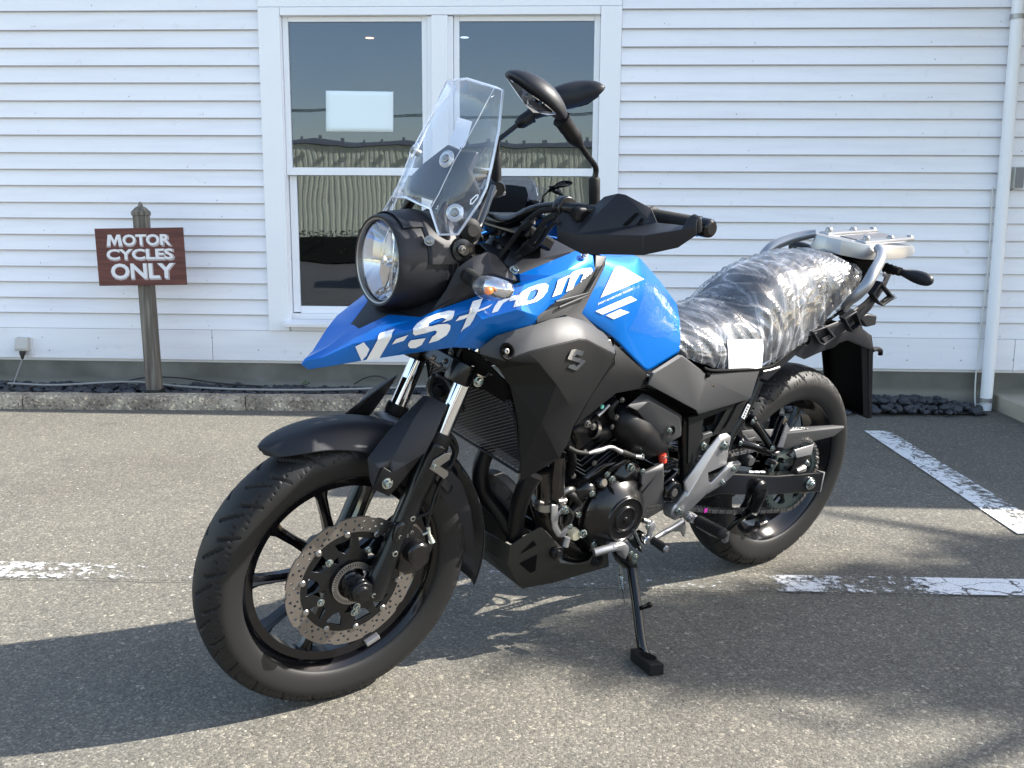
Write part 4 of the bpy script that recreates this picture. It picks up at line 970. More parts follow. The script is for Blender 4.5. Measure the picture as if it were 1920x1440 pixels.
for px_, py_ in ((750, 180), (700, 220), (640, 150), (800, 105)): bolt(B('d', px_, py_, .05, True), .0055, steered=True, m=M_STEEL, name='yoke_bolt')
lathe('horn', [(0, .012), (.012, .012), (.014, .004), (.030, .006), (.036, .0), (.038, -.012), (.02, -.03), (0, -.03)], B('d', 700, 440, .0), (1, .35, -.1), M_FORKLEG, 28)
lathe('horn_ring', [(.031, .0062), (.034, .0075), (.0365, .004)], B('d', 700, 440, .0), (1, .35, -.1), M_STEEL, 32)
tube('brake_hose', Bv('d', (640, 300, .03), (610, 420, .02), (640, 500, .03), (700, 560, .05), (740, 700, .075), (755, 800, .085), (830, 900, .09), (845, 1000, .09), (780, 1130, .095), (700, 1260, .095), (640, 1440, .095)), .0048, M_RUBBER2, 8, 6)
tube('sensor_cable', Bv('d', (735, 830, .095), (790, 900, .095), (835, 990, .095), (800, 1110, .10), (740, 1160, .10)), .0032, M_RUBBER2, 8, 6)
tube('brake_hose', Bv('z3', (1385, 0, .09), (1415, 90, .09), (1370, 190, .10), (1320, 290, .10), (1290, 380, .105), (1240, 410, .10), (1180, 450, .10)), .0038, M_RUBBER2, 8, 6)
tube('sensor_cable', Bv('z3', (1345, 230, .10), (1325, 330, .10), (1290, 400, .10), (1275, 480, .105)), .0035, M_RUBBER2, 8, 6)
prism('hose_bracket', 'z3', [(1370, 85), (1405, 80), (1395, 115), (1345, 150), (1390, 180), (1385, 200), (1365, 218), (1330, 190), (1290, 165), (1310, 120)], .124, .003, M_STEEL, steered=True, bev=.0008)
bolt(B('z3', 1315, 152, .126, True), .005, steered=True); bolt(B('z3', 1292, 222, .105, True), .007, steered=True, m=M_CHROME)
# caliper
CAL = prism('brake_caliper', 'z3', [(1100, 540), (1130, 450), (1180, 430), (1230, 450), (1290, 520), (1320, 560), (1300, 600), (1290, 650), (1240, 700), (1170, 720), (1120, 690), (1140, 640)], .115, .034, M_ENGINE, steered=True, bev=.007)
lathe('piston_housing', [(0, .020), (.020, .020), (.025, .015), (.027, 0), (.027, -.02)], B('z3', 1215, 590, .118, True), (0, 1, 0), M_ENGINE, 28, steered=True, bev=.002)
prism('caliper_mount', 'z3', [(1080, 520), (1130, 490), (1190, 400), (1215, 410), (1180, 520), (1140, 640), (1110, 720), (1075, 690)], .098, .016, M_ENGINE, steered=True, bev=.003)
for x_, y_, r_ in ((1197, 418, .0085), (1134, 515, .006), (1105, 600, .009), (1195, 490, .005)): bolt(B('z3', x_, y_, .112, True), r_, steered=True)
tube('banjo', Bv('z3', (1280, 465, .11), (1285, 500, .115), (1300, 545, .12), steered=True), [.006, .005, .009], M_ZINC, 10, 0, steered=True)
tube('bleeder', Bv('z3', (1255, 505, .115), (1285, 490, .12), steered=True), .0035, M_ZINC, 8, 0, steered=True)

# ---- front fender (steered, spans the tyre)
def fender():
    # centre line arc over the tyre; sections across
    secs = []; r0 = RF+.039
    for i in range(19):
        t = i/18; ang = R(74-t*0)  # placeholder
    A0_, A1_ = R(58.5), R(144)
    W_ = [(0, .010), (.012, .026), (.03, .040), (.07, .054), (.14, .063), (.3, .068), (.6, .071), (1, .070)]
    def wd(t):
        for (a, x_), (b, y_) in zip(W_, W_[1:]):
            if a <= t <= b: return x_+(y_-x_)*(t-a)/(b-a)
    for i in range(27):
        t = (i/26)**1.35; ang = A0_+(A1_-A0_)*t; rr = r0-.021*math.sin(min(1, t*1.15)*math.pi*.5)**1.2; w = wd(t)
        c_ = V3((WB+rr*math.cos(ang), 0, RF+rr*math.sin(ang))); n_ = V3((math.cos(ang), 0, math.sin(ang))); ring = []
        for u_ in (-1, -.96, -.80, -.5, -.2, 0, .2, .5, .80, .96, 1):
            dip = .005*(1-u_*u_)*1.5-(.050*max(0, (abs(u_)-.45)/.55)**1.5)*(.22+.78*min(1, t*2.2)); 
            ring.append(c_+n_*dip+V3((0, u_*w, 0)))
        secs.append(ring)
    n = 11; vs = [v for s in secs for v in s]; fs = [(i*n+j, i*n+j+1, (i+1)*n+j+1, (i+1)*n+j) for i in range(len(secs)-1) for j in range(n-1)]
    me = mesh('fender', vs, fs); recalc(me); o = link('front_fender', me, M_PLASTIC, BIKE, STEER, smooth=60)
    s = o.modifiers.new('s', 'SUBSURF'); s.levels = s.render_levels = 1; s = o.modifiers.new('t', 'SOLIDIFY'); s.thickness = .003; s.offset = -1 
    return o
FEN = fender()
# fork guards rising from the fender on both sides
FG = [('z2', 820, 1030), ('z2', 955, 1075), ('z2', 900, 1250), ('z2', 855, 1340)]
facet('fork_guard', 'd', [(600, 490, .070), (760, 565, .105), (650, 850, .118), (570, 1000, .122), (270, 1180, .122), (240, 1140, .110), (150, 1140, .110), (90, 1330, .110), (60, 1240, .098), (40, 1050, .085), (210, 830, .075), (330, 700, .068), (265, 1060, .110), (460, 700, .095), (545, 485, .060)],
      [(0, 1, 2, 13), (14, 0, 13, 11), (13, 2, 3, 12), (11, 13, 12, 10), (3, 4, 5, 12), (12, 5, 6), (12, 6, 9, 10), (6, 7, 8, 9)], M_PLASTIC, .004, steered=True, bev=.004, smooth=45)
facet('guard_bracket', 'd', [(185, 1130, .113), (265, 1180, .120), (560, 1000, .118), (430, 1170, .118), (240, 1400, .118), (95, 1330, .112)], [(0, 1, 4, 5), (1, 2, 3, 4)], M_PLASTIC2, .004, steered=True, bev=.002)
bolt(B('d', 225, 1280, .119, True), .0105, steered=True, name='guard_bolt')
facet('fender_rear', 'z3', [(1330, 290, .062), (1400, 170, .066), (1460, 240, .066), (1505, 380, .068), (1520, 500, .068), (1518, 625, .060), (1465, 590, .052), (1460, 480, .056), (1420, 390, .060)],
      [(0, 1, 2, 8), (8, 2, 3, 7), (7, 3, 4, 5, 6)], M_PLASTIC, .003, steered=True, sym=False, bev=.001)
def rearfender():
    secs = []
    for i in range(13):
        ang = R(140+i*4.6); rr = RF+.036+.002*(i/12); c_ = V3((WB+rr*math.cos(ang), 0, RF+rr*math.sin(ang))); n_ = V3((math.cos(ang), 0, math.sin(ang)))
        w = .066-.010*max(0, (i-8)/4)
        secs.append([c_+n_*(-.014*abs(u_)**3)+V3((0, u_*w, 0)) for u_ in (-1, -.8, -.4, 0, .4, .8, 1)])
    n = 7; vs = [v for s in secs for v in s]; fs = [(i*n+j, i*n+j+1, (i+1)*n+j+1, (i+1)*n+j) for i in range(len(secs)-1) for j in range(n-1)]
    me = mesh('fender', vs, fs); recalc(me); o = link('front_fender', me, M_PLASTIC, BIKE, STEER, smooth=60); s = o.modifiers.new('t', 'SOLIDIFY'); s.thickness = .003; s.offset = -1
rearfender()
# plate under the fender between the legs (chrome edged bracket)
vs, fs = boxd(B('d', 225, 690, -.06, True), .03, .07, .003); bevel(link('fender_stay', mesh('s', vs, fs), M_ALU, BIKE, STEER), .001)

# ---- beak and blue side cowl, one shell over both sides
aV = [(12, 684, .0), (60, 718, .004), (50, 655, .004), (240, 690, .040), (400, 662, .055), (750, 610, .095), (980, 577, .125), (1160, 590, .15),  # 0-7
      (1245, 505, .165), (1500, 430, .185), (1510, 380, .188), (1700, 230, .180), (1872, 90, .165), (1859, -2, .152), (1764, -39, .138),      # 8-14
      (1390, 115, .135), (1400, 165, .142), (1120, 255, .132), (860, 345, .115), (770, 385, .100), (570, 368, .045), (380, 458, .017),           # 15-21
      (200, 590, .010), (340, 555, .055), (500, 520, .085), (780, 450, .122), (1100, 330, .150), (1350, 205, .162), (1600, 122, .172), (1700, 85, .170), (1160, 400, .168), (1380, 338, .186), (150, 640, .022)]
aF = [(0, 1, 2), (2, 22, 32), (2, 32, 3, 1), (22, 21, 23, 32), (32, 23, 3), (21, 20, 24, 23), (20, 19, 25, 24), (19, 18, 25), (18, 17, 26, 25), (17, 16, 27, 26), (16, 15, 28, 27), (15, 14, 29, 28), (14, 13, 29), (13, 12, 29),
      (23, 24, 4, 3), (24, 25, 5, 4), (25, 26, 30, 6, 5), (26, 27, 31, 30), (27, 28, 10, 31), (28, 11, 10), (28, 29, 12, 11), (30, 7, 6), (30, 31, 8, 7), (31, 10, 9, 8)]
# centre strip of the nose
ctr = []
for i in (2, 22, 21):
    p = B('a', *aV[i]); ctr.append(V3((p.x+.001, 0, p.z+.002)))
COWL = facet('beak_cowl', 'a', aV, aF+[(2, 22, 34, 33), (22, 21, 35, 34), (0, 2, 33)], M_BLUE, .0035, sym=True, bev=.0022, key='cowl', smooth=26, extra=ctr)
# black deck between the blue edges
dk = [B('a', *aV[i]) for i in (21, 20, 19, 18, 17)]; dk[-1] = B('a', 1010, 250, .12)
dc = [V3((dk[0].x, 0, dk[0].z)), V3((dk[1].x, 0, dk[1].z-.004)), V3((dk[2].x, 0, dk[2].z-.012)), V3((dk[3].x, 0, dk[3].z-.012)), V3((dk[4].x, 0, dk[4].z-.01))]
facet('nose_deck', 'a', dk+dc, [(0, 1, 6, 5), (1, 2, 7, 6), (2, 3, 8, 7), (3, 4, 9, 8)], M_PLASTIC, .003, sym=True, bev=.001)
facet('inner_cowl', 'a', [(770, 385, .098), (845, 330, .104), (930, 215, .11), (1000, 75, .118), (1100, 5, .122), (1196, -28, .125), (1250, -5, .125), (1400, 165, .134), (1120, 257, .127), (860, 348, .112), (1225, 110, .150), (1100, 130, .140)],
      [(0, 1, 9), (1, 2, 11, 8, 9), (2, 3, 4, 11), (4, 5, 10, 11), (5, 6, 10), (6, 7, 10), (7, 8, 11, 10)], M_PLASTIC, .003, bev=.003, smooth=20)
# decal on the cowl
def ribbon(pts, w0, w1=None):
    L, Rr = [], []; n = len(pts)
    for i, (x_, y_) in enumerate(pts):
        a = pts[max(0, i-1)]; b = pts[min(n-1, i+1)]; dx, dy = b[0]-a[0], b[1]-a[1]; l = math.hypot(dx, dy); w = (w0+((w1 or w0)-w0)*i/(n-1))/2
        L.append((x_-dy/l*w, y_+dx/l*w)); Rr.append((x_+dy/l*w, y_-dx/l*w))
    return L+Rr[::-1]
LT = [[(358, 568), (412, 541), (448, 585), (430, 622), (398, 660)],                                     # V, short arm
      [(515, 493), (608, 464), (562, 548), (507, 643), (424, 656), (470, 575)],                            # V, long arm
      [(612, 520), (690, 494), (664, 530), (588, 554)],                                                   # hyphen
      [(985, 349), (950, 347), (880, 364), (805, 392), (752, 428), (724, 462), (720, 486), (735, 497), (800, 482), (858, 466), (872, 474), (862, 492), (842, 505), (820, 546), (880, 529), (932, 497), (953, 462), (957, 436), (938, 424), (880, 428), (836, 440), (816, 440), (822, 428), (862, 404), (905, 392), (928, 397), (903, 418), (962, 398), (980, 374)],
      [(692, 545), (689, 562), (704, 578), (736, 577), (776, 556), (800, 514), (755, 520), (707, 528)],
      [(1100, 290), (1164, 272), (1146, 312), (1106, 402), (1083, 436), (1022, 476), (1040, 436), (1062, 384)],      # t stem
      [(988, 408), (1014, 378), (1060, 366), (1165, 330), (1225, 303), (1196, 330), (1160, 344), (1090, 370), (1040, 395)],
      [(1262, 284), (1345, 258), (1320, 282), (1290, 300), (1256, 352), (1218, 362), (1236, 320)],                # r
      [(1330, 262), (1385, 246), (1368, 280), (1330, 288)]]
LO = [[(1402, 228), (1450, 200), (1512, 178), (1556, 172), (1576, 186), (1566, 224), (1538, 262), (1500, 288), (1440, 306), (1354, 326), (1366, 288), (1382, 252)],
      [(1462, 222), (1446, 252), (1436, 280), (1452, 284), (1480, 272), (1500, 250), (1512, 218), (1496, 208)]]
LM = [[(1634, 152), (1700, 122), (1676, 178), (1654, 238), (1598, 258), (1622, 198)],
      [(1712, 128), (1776, 106), (1744, 160), (1726, 208), (1684, 226), (1700, 176)],
      [(1690, 136), (1730, 98), (1790, 80), (1842, 76), (1852, 92), (1834, 124), (1806, 150), (1774, 166), (1784, 138), (1796, 112), (1760, 116), (1720, 132)]]
dl = [decal('lettering', 'a', [l], 'cowl', M_WHITE, COWL) for l in LT]
decal('lettering', 'a', LO, 'cowl', M_WHITE, COWL)
for l in LM[:2]: decal('lettering', 'a', [l], 'cowl', M_WHITE, COWL)
decal('lettering', 'a', [LM[2]], 'cowl', M_WHITE, COWL, off=.0026)
bolt(B('f', 985, 415, .158), .007, m=M_CHROME, axis=(.2, .8, .6), name='cowl_bolt')

# ---- mid trim between cowl and tank
facet('trim_panel', 'f', [(1065, 415, .148), (1140, 425, .15), (1136, 490, .152), (965, 835, .172), (1090, 958, .182), (900, 880, .186), (845, 850, .188), (640, 905, .19), (640, 850, .184), (790, 742, .178), (1062, 500, .162), (1105, 500, .158), (990, 700, .168), (770, 765, .182)],
      [(0, 1, 2, 11, 10), (10, 11, 12, 13, 9), (11, 2, 3, 12), (12, 3, 6, 13), (13, 6, 7, 8, 9), (3, 4, 5, 6)], M_GREY, .004, bev=.004, key='trim', smooth=18)
for pts in (((1112, 495), (1010, 690), (775, 752)), ((1085, 560), (1005, 705), (800, 792))):
    tube('trim_rib', [B('f', x_, y_, .166+.012*i) for i, (x_, y_) in enumerate(pts)], .0028, M_GREY, 8, 0, mirror=True)
facet('tank_side_trim', 'f', [(330, 300, .02), (520, 235, .02), (740, 290, .06), (900, 365, .10), (930, 400, .125), (840, 470, .13), (520, 560, .13), (400, 470, .10), (450, 380, .06)], [(0, 1, 2, 8), (8, 2, 3, 7), (7, 3, 4, 5, 6)], M_PLASTIC, .003, bev=.002)

# ---- shroud: silver bevel, charcoal face, rear wing, radiator side
facet('shroud_bevel', 'z4', [(188, 170, .160), (292, 91, .174), (529, 20, .186), (615, -9, .188), (719, -25, .190), (814, 3, .188), (928, 70, .182), (1003, 145, .178),
                            (190, 205, .164), (340, 245, .202), (480, 190, .218), (640, 150, .224), (790, 113, .228), (835, 118, .227), (1003, 205, .206)],
      [(0, 1, 9, 8), (1, 2, 10, 9), (2, 3, 11, 10), (3, 4, 12, 11), (4, 5, 13, 12), (5, 6, 14, 13), (6, 7, 14)], M_GREY, .004, bev=.0015, smooth=9)
facet('shroud', 'z4', [(190, 207, .164), (340, 247, .202), (480, 192, .218), (640, 152, .224), (790, 115, .228), (835, 120, .227), (1003, 207, .206), (985, 262, .206), (850, 470, .214), (750, 645, .208), (725, 730, .200), (668, 832, .194), (440, 968, .176), (436, 885, .176), (420, 600, .178), (372, 400, .176), (300, 290, .172),
                      (545, 262, .224), (650, 390, .230), (705, 470, .228), (738, 520, .222), (560, 620, .212)],
      [(0, 1, 16), (1, 17, 18, 21, 14, 15, 16), (1, 2, 17), (2, 3, 17), (3, 4, 5, 6, 7, 8, 19, 18, 17), (8, 20, 19), (8, 9, 20), (9, 10, 20), (20, 10, 11, 21, 18, 19), (21, 11, 12, 13, 14)], M_SHROUD, .004, bev=.0015, key='shroud', smooth=9)
facet('shroud_wing', 'z4', [(1006, 150, .174), (1196, 325, .165), (1190, 405, .160), (1010, 440, .172), (860, 560, .182), (757, 642, .196), (852, 472, .206), (988, 262, .200), (1005, 206, .200), (960, 330, .190)],
      [(0, 1, 2, 3, 9, 8), (8, 9, 7), (7, 9, 4, 6), (9, 3, 4), (6, 4, 5)], M_SHROUD, .004, bev=.003, smooth=18)
for k_, x_, y_, l_, r_ in (('z4', 352, 190, .199, .0085), ('z4', 970, 132, .183, .0060)):
    lathe('bolt_recess', [(0, -.004), (r_*1.1, -.003), (r_*1.55, .0035), (r_*1.85, .0045), (r_*2.1, .002)], B(k_, x_, y_, l_+.001), (.05, 1, .45), M_DARK, 24, mirror=False)
    bolt(B(k_, x_-5, y_-2, l_+.002), r_*.85, axis=(.05, 1, .45), m=M_STEEL, washer=False)
# emblem
EM = [[(737, 177), (760, 172), (810, 186), (800, 212), (765, 206), (752, 218), (818, 240), (818, 250), (765, 302), (715, 284), (722, 268), (752, 264), (766, 276), (786, 256), (714, 232), (716, 222)]]
decal('emblem', 'z4', EM, 'shroud', M_CHROME, BIKE, off=.003)

# ---- radiator, its guard mesh and fan
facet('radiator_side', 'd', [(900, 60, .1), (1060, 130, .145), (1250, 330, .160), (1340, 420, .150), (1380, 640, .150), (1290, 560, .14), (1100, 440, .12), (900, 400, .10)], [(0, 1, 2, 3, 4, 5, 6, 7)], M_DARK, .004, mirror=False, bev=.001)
rc = B('z4', 235, 640, 0.03)
rad = [B('d', 905, 420, .075), B('d', 1080, 430, .13), B('d', 1340, 600, .152), B('d', 1410, 1125, .152), B('d', 870, 800, .01), B('d', 820, 700, -.01)]
xr = sum(p.x for p in rad)/len(rad)
RX0, RZ0 = 1.135, .70; RSL = .30   # radiator plane: x = RX0 + RSL*(z-RZ0)
def onrad(k, x_, y_):
    d = ray(k, x_, y_); n = V3((1, 0, -RSL)); p0 = V3((RX0, 0, RZ0)); t = n.dot(p0-CB)/n.dot(d); return CB+t*d
ro_ = [onrad('d', x_, y_) for x_, y_ in ((860, 400), (1080, 430), (1340, 600), (1375, 700), (1415, 1130), (1290, 1070), (900, 820), (835, 760), (820, 640))]
wy = max(p.y for p in ro_); zlo = min(p.z for p in ro_); zhi = max(p.z for p in ro_)
core = [V3((RX0+RSL*(z_-RZ0)-.012, s*y_, z_)) for s, y_, z_ in ((1, wy-.004, zlo+.01), (1, wy-.004, zhi+.03), (-1, wy-.004, zhi+.03), (-1, wy-.004, zlo+.01))]
vs = core+[p-V3((.03, 0, 0)) for p in core]; me = mesh('core', vs, [(0, 1, 2, 3), (7, 6, 5, 4), (0, 4, 5, 1), (1, 5, 6, 2), (2, 6, 7, 3), (3, 7, 4, 0)]); recalc(me); RAD = link('radiator', me, mat('radiator core', (.012, .012, .013), .5, bump=(500, .6, .002)), BIKE)
fr = [V3((RX0+RSL*(z_-RZ0), y_, z_)) for y_, z_ in ((wy, zlo), (wy, zhi-.03), (wy-.035, zhi+.02), (-wy+.035, zhi+.02), (-wy, zhi-.03), (-wy, zlo+.0), (-wy+.02, zlo-.012), (wy-.02, zlo-.012), (wy, zlo))]
tube('radiator_frame', fr, .0035, M_PLASTIC2, 8, 0, RAD)
def bars():
    P = []; V0 = []; st = .0115; y_ = -wy+.004
    zl, zh = zlo-.005, zhi+.01; n1 = int((2*wy+(zh-zl)*1.9)/(st*1.25))+1
    for s in (1, -1):
        for i in range(n1):
            c0 = -wy-(zh-zl)*1.9+i*st*1.25
            pts = []
            for z_ in (zl, zh):
                yy = c0+(z_-zl)*1.9 if s > 0 else -(c0+(z_-zl)*1.9)
                pts.append((yy, z_))
            (ya, za), (yb, zb) = pts
            # clip to width
            def cl(ya, za, yb, zb):
                out = []
                for t in (0, 1): out.append((ya+(yb-ya)*t, za+(zb-za)*t))
                lo, hi = 0., 1.
                for lim, sg in ((wy-.003, 1), (-wy+.003, -1)):
                    f0, f1 = sg*(ya-lim), sg*(yb-lim)
                    if f0 > 0 and f1 > 0: return None
                    if f0 > 0: lo = max(lo, f0/(f0-f1))
                    elif f1 > 0: hi = min(hi, f0/(f0-f1))
                if lo >= hi: return None
                return (ya+(yb-ya)*lo, za+(zb-za)*lo, ya+(yb-ya)*hi, za+(zb-za)*hi)
            c_ = cl(ya, za, yb, zb)
            if c_: P.append(tube_data([V3((RX0+RSL*(c_[1]-RZ0)+.001*s, c_[0], c_[1])), V3((RX0+RSL*(c_[3]-RZ0)+.001*s, c_[2], c_[3]))], .0012, 4, 0, False))
    return join(P)
v_, f_ = bars(); o = link('radiator_guard', mesh('g', v_, f_), mat('guard wire', (.045, .045, .05), .3, metal=.3), RAD); 
tube('horn_ring', [onrad('d', 900+17*math.cos(a), 585+45*math.sin(a))+V3((.003, 0, 0)) for a in [i*.524 for i in range(13)]], .0018, M_PLASTIC2, 6, 0)

# ---- headlamp
HC = B('p', 711, 489, 0); HA = V3((1, 0, .012)).normalized()
HC = HC+V3((0, 0, 0))
lathe('headlamp_bucket', [(.0835, .004), (.0875, .006), (.0900, .002), (.0915, -.010), (.0950, -.030), (.0975, -.060), (.0985, -.098), (.0965, -.102), (.0965, -.108), (.0985, -.111), (.0985, -.135), (.094, -.150), (.06, -.172), (0, -.178)], HC, HA, M_PLASTIC, 72, sm=28, bev=.0008)
HL = lathe('headlamp_lens', [(0, .0125), (.03, .011), (.055, .0075), (.07, .003), (.0795, -.004), (.0815, -.008)], HC, HA, M_LENS, 64)
lathe('lens_rim', [(.079, -.002), (.0805, .004), (.0832, .005), (.0838, -.006)], HC, HA, M_STEEL, 72)
# reflector bowl built of fluted facets
vs = []; fs = []; na, nr = 96, 12
for j in range(na):
    t = 2*math.pi*j/na
    for i in range(nr+1):
        q_ = i/nr; r_ = .012+.067*q_; h_ = -.078+.070*q_**1.8; y_, z_ = r_*math.cos(t), r_*math.sin(t)
        h_ += .0030*math.sin(y_*260)*(1-q_**4)*(.4+.6*q_)
        vs.append(HC+HA*h_+V3((0, y_, z_)))
for j in range(na):
    for i in range(nr): a = j*(nr+1)+i; b = ((j+1) % na)*(nr+1)+i; fs.append((a, b, b+1, a+1))
link('reflector', mesh('r', vs, fs), M_REFL, BIKE, smooth=25)
lathe('bulb_shield', [(0, -.010), (.010, -.012), (.0125, -.022), (.0125, -.05), (.004, -.07)], HC, HA, M_REFL, 24)
facet('reflector_blade', None, [HC+V3((-.025, .010, .070)), HC+V3((-.018, .022, .03)), HC+V3((-.016, .024, -.03)), HC+V3((-.025, .014, -.068)), HC+V3((-.055, .004, -.055)), HC+V3((-.060, .004, .055))], [(0, 1, 2, 3, 4, 5)], M_REFL, .002, mirror=True, bev=.0005)
lathe('position_bulb', [(0, .012), (.006, .010), (.008, 0), (.006, -.01)], HC+V3((-.035, -.035, .0)), HA, mat('yellow tinted bulb', (.85, .7, .25), .2), 14)
# armour plates on the bucket
lathe('bucket_plate', [(.0935, -.014), (.0960, -.012), (.1010, -.060), (.1015, -.075), (.0985, -.090)], HC, HA, M_PLASTIC, 30, a0=R(-38), a1=R(48), sm=25, bev=.001)
lathe('bucket_plate', [(.0985, -.052), (.1025, -.058), (.1045, -.098), (.1035, -.128), (.099, -.134)], HC, HA, M_PLASTIC, 30, a0=R(-82), a1=R(-30), sm=25, bev=.001)
lathe('bucket_plate', [(.0985, -.052), (.1025, -.058), (.1045, -.098), (.1035, -.128), (.099, -.134)], HC, HA, M_PLASTIC, 30, a0=R(30), a1=R(82), sm=25, bev=.001)
lathe('rear_shell', [(.097, -.115), (.103, -.118), (.106, -.140), (.102, -.158), (.08, -.172)], HC, HA, M_GLOSS, 72, a0=R(-150), a1=R(150), sm=28)
bolt(B('z1', 848, 1060, .092), .0085, axis=(.5, .8, .3), m=M_STEEL)
# stays behind the lamp up to the screen
tube('screen_stay', Bv('z1', (960, 1300, .07), (955, 1120, .075), (935, 1000, .075), (930, 880, .06), (1000, 700, .05)), .011, M_FORKLEG, 12, 5, mirror=True)
tube('screen_stay', Bv('z1', (1030, 1340, .09), (1040, 1240, .09), (1000, 1100, .085)), .009, M_FORKLEG, 12, 5, mirror=True)
lathe('stay_boss', [(0, .012), (.010, .012), (.013, .006), (.022, .004), (.024, -.012), (0, -.02)], B('z1', 1042, 1118, .10), (.1, 1, .2), M_FORKLEG, 24, mirror=True)
bolt(B('z1', 1046, 1112, .113), .007, m=M_STEEL); lathe('rubber_damper', [(0, .010), (.012, .010), (.017, .004), (.024, 0), (.024, -.02)], B('z1', 1098, 1000, .085), (.1, 1, .2), M_RUBBER2, 24)

# ---- windscreen: centre pane, side panes, thick polished edge
E_ = [B('z1', *q_) for q_ in ((1290, 158, .098), (1265, 400, .120), (1215, 640, .134), (1190, 745, .137), (1150, 830, .138), (1020, 1022, .126), (905, 1025, .108))]
K_ = [B('z1', *q_) for q_ in ((1240, 140, .080), (1120, 370, .080), (1000, 580, .078), (905, 780, .074), (855, 870, .072))]
C_ = [V3((k.x+.014, 0, k.z)) for k in K_]; C_[0] = V3((K_[0].x+.010, 0, B('z1', 1060, 88, 0).z)); C_[4] = V3((K_[4].x+.012, 0, B('z1', 735, 800, 0).z))
M2_ = [V3((c.x-.004, k.y*.5, (c.z+k.z)/2)) for c, k in zip(C_, K_)]
sv = E_+K_+C_+M2_
sf = [(7, 0, 1, 8), (8, 1, 2, 9), (9, 2, 3, 4, 10), (10, 4, 5, 11), (11, 5, 6)]+[(19+i, 7+i, 8+i, 20+i) if False else (17+i, 7+i, 8+i, 18+i) for i in range(4)]+[(12+i, 17+i, 18+i, 13+i) for i in range(4)]
SCR = facet('windscreen', None, sv, sf, M_SCREEN, .0032, sym=True, bev=.0, key='screen', smooth=14)
mir = lambda p: V3((p.x, -p.y, p.z))
rim = E_[:]; path = [C_[0], M2_[0], K_[0]]+E_+[K_[4], M2_[4], C_[4]]
tube('screen_edge', path+[mir(p) for p in reversed(path)][1:]+[path[0]], .0026, M_SCREENEDGE, 6, 0, SCR)
tube('screen_edge', [p+V3((.001, .001, 0)) for p in K_], .0011, M_SCREENEDGE, 6, 0, SCR); tube('screen_edge', [mir(p) for p in K_], .0011, M_SCREENEDGE, 6, 0, SCR)
def sring(p, n):
    lathe('screen_grommet', [(.0085, .004), (.012, .0045), (.0168, .002), (.0175, .0)], p, n, M_SCREENEDGE, 28, SCR)
    lathe('screen_bolt', [(0, .0075), (.004, .0078), (.0045, .0065), (.0070, .006), (.0078, .003), (.0078, -.012), (0, -.012)], p, n, M_STEEL, 20, SCR)
def onkey(k, x_, y_, key):
    d = ray(k, x_, y_).normalized(); h = BVHS[key].ray_cast(CB, d); n = h[1] if h[1].dot(d) < 0 else -h[1]; return h[0], n
for x_, y_ in ((955, 572), (1003, 893)):
    p_, n_ = onkey('z1', x_, y_, 'screen'); sring(p_+n_*.001, n_); sring(mir(p_)+mir(n_)*.001, mir(n_))
# sticker, slot mark and lettering patch on the screen
def patch(name, k, pts, key, m, off=.002, parent=BIKE): return decal(name, k, [pts], key, m, parent, off, 12)
decal('clear_slot', 'z1', [[(1092, 838), (1096, 815), (1130, 785), (1145, 785), (1142, 803), (1110, 842), (1095, 845)], [(1100, 836), (1103, 819), (1132, 792), (1138, 792), (1135, 801), (1107, 836)]], 'screen', M_WHITE, SCR, .002, 12)
o = decal('paper_tag', 'z1', [[(1010, 310), (1096, 335), (1048, 498), (956, 470)]], 'screen', M_PAPER, SCR, -.006, 12)
# instrument and brackets behind the screen
facet('meter_hood', 'z1', [(960, 478, -.02), (1040, 515, .06), (1145, 525, .085), (1095, 640, .090), (1150, 760, .095), (1120, 830, .09), (960, 860, .07), (860, 800, .03), (720, 760, -.06), (730, 670, -.07), (810, 590, -.055)], [(0, 1, 6, 7, 8, 9, 10), (1, 2, 3, 4, 5, 6)], M_PLASTIC, .03, mirror=False, bev=.005)
facet('meter_bracket', 'z1', [(940, 640, .02), (1010, 590, .04), (960, 700, .05), (870, 850, .05), (850, 860, .04)], [(0, 1, 2, 3, 4)], M_DARK, .01, mirror=True, bev=.002)
tube('cable', Bv('z1', (1190, 500, .02), (1100, 620, .03), (1000, 760, .04), (930, 840, .05)), .0028, M_RUBBER2, 6, 4)

# ---- handlebar, grips, levers, guards, mirrors (steered)
HB = [B('z6', 728, 250, .43, True), B('z6', 640, 225, .37, True), B('z6', 490, 205, .30, True)]
hb_in = [V3((1.06, .22, 1.102)), V3((1.09, .13, 1.088)), V3((1.103, .05, 1.050)), V3((1.105, 0, 1.045))]
path = HB+hb_in; full = path+[mir(p) for p in reversed(path)][1:]
tube('handlebar', full, .011, M_FORKLEG, 14, 4, steered=True)
for s in (1, -1):
    q0, q1 = HB[0], HB[2]; ax = (q0-q1).normalized(); L_ = (q0-q1).length
    S_ = (lambda p: p) if s > 0 else mir
    prof = [(.012, 0), (.021, .001), (.021, .006), (.0165, .009)]
    for i in range(22): prof += [(.0165, .010+i*.0052), (.0178, .0115+i*.0052), (.0178, .0135+i*.0052), (.0165, .015+i*.0052)]
    e_ = .010+22*.0052; prof += [(.0190, e_), (.0190, e_+.004), (.012, e_+.004)]
    c0 = HB[1]+(HB[2]-HB[1])*.95
    ax = (HB[0]-HB[2]).normalized()
    lathe('grip', prof, S_(HB[0]-ax*(e_+.018)), S_(ax), M_RUBBER2, 28, steered=True, sm=25)
    lathe('bar_end_weight', [(0, .020), (.012, .020), (.0165, .016), (.0180, .010), (.0180, -.016), (.0165, -.018), (.012, -.018)], S_(HB[0]), S_(ax), M_GLOSS, 28, steered=True, bev=.001)
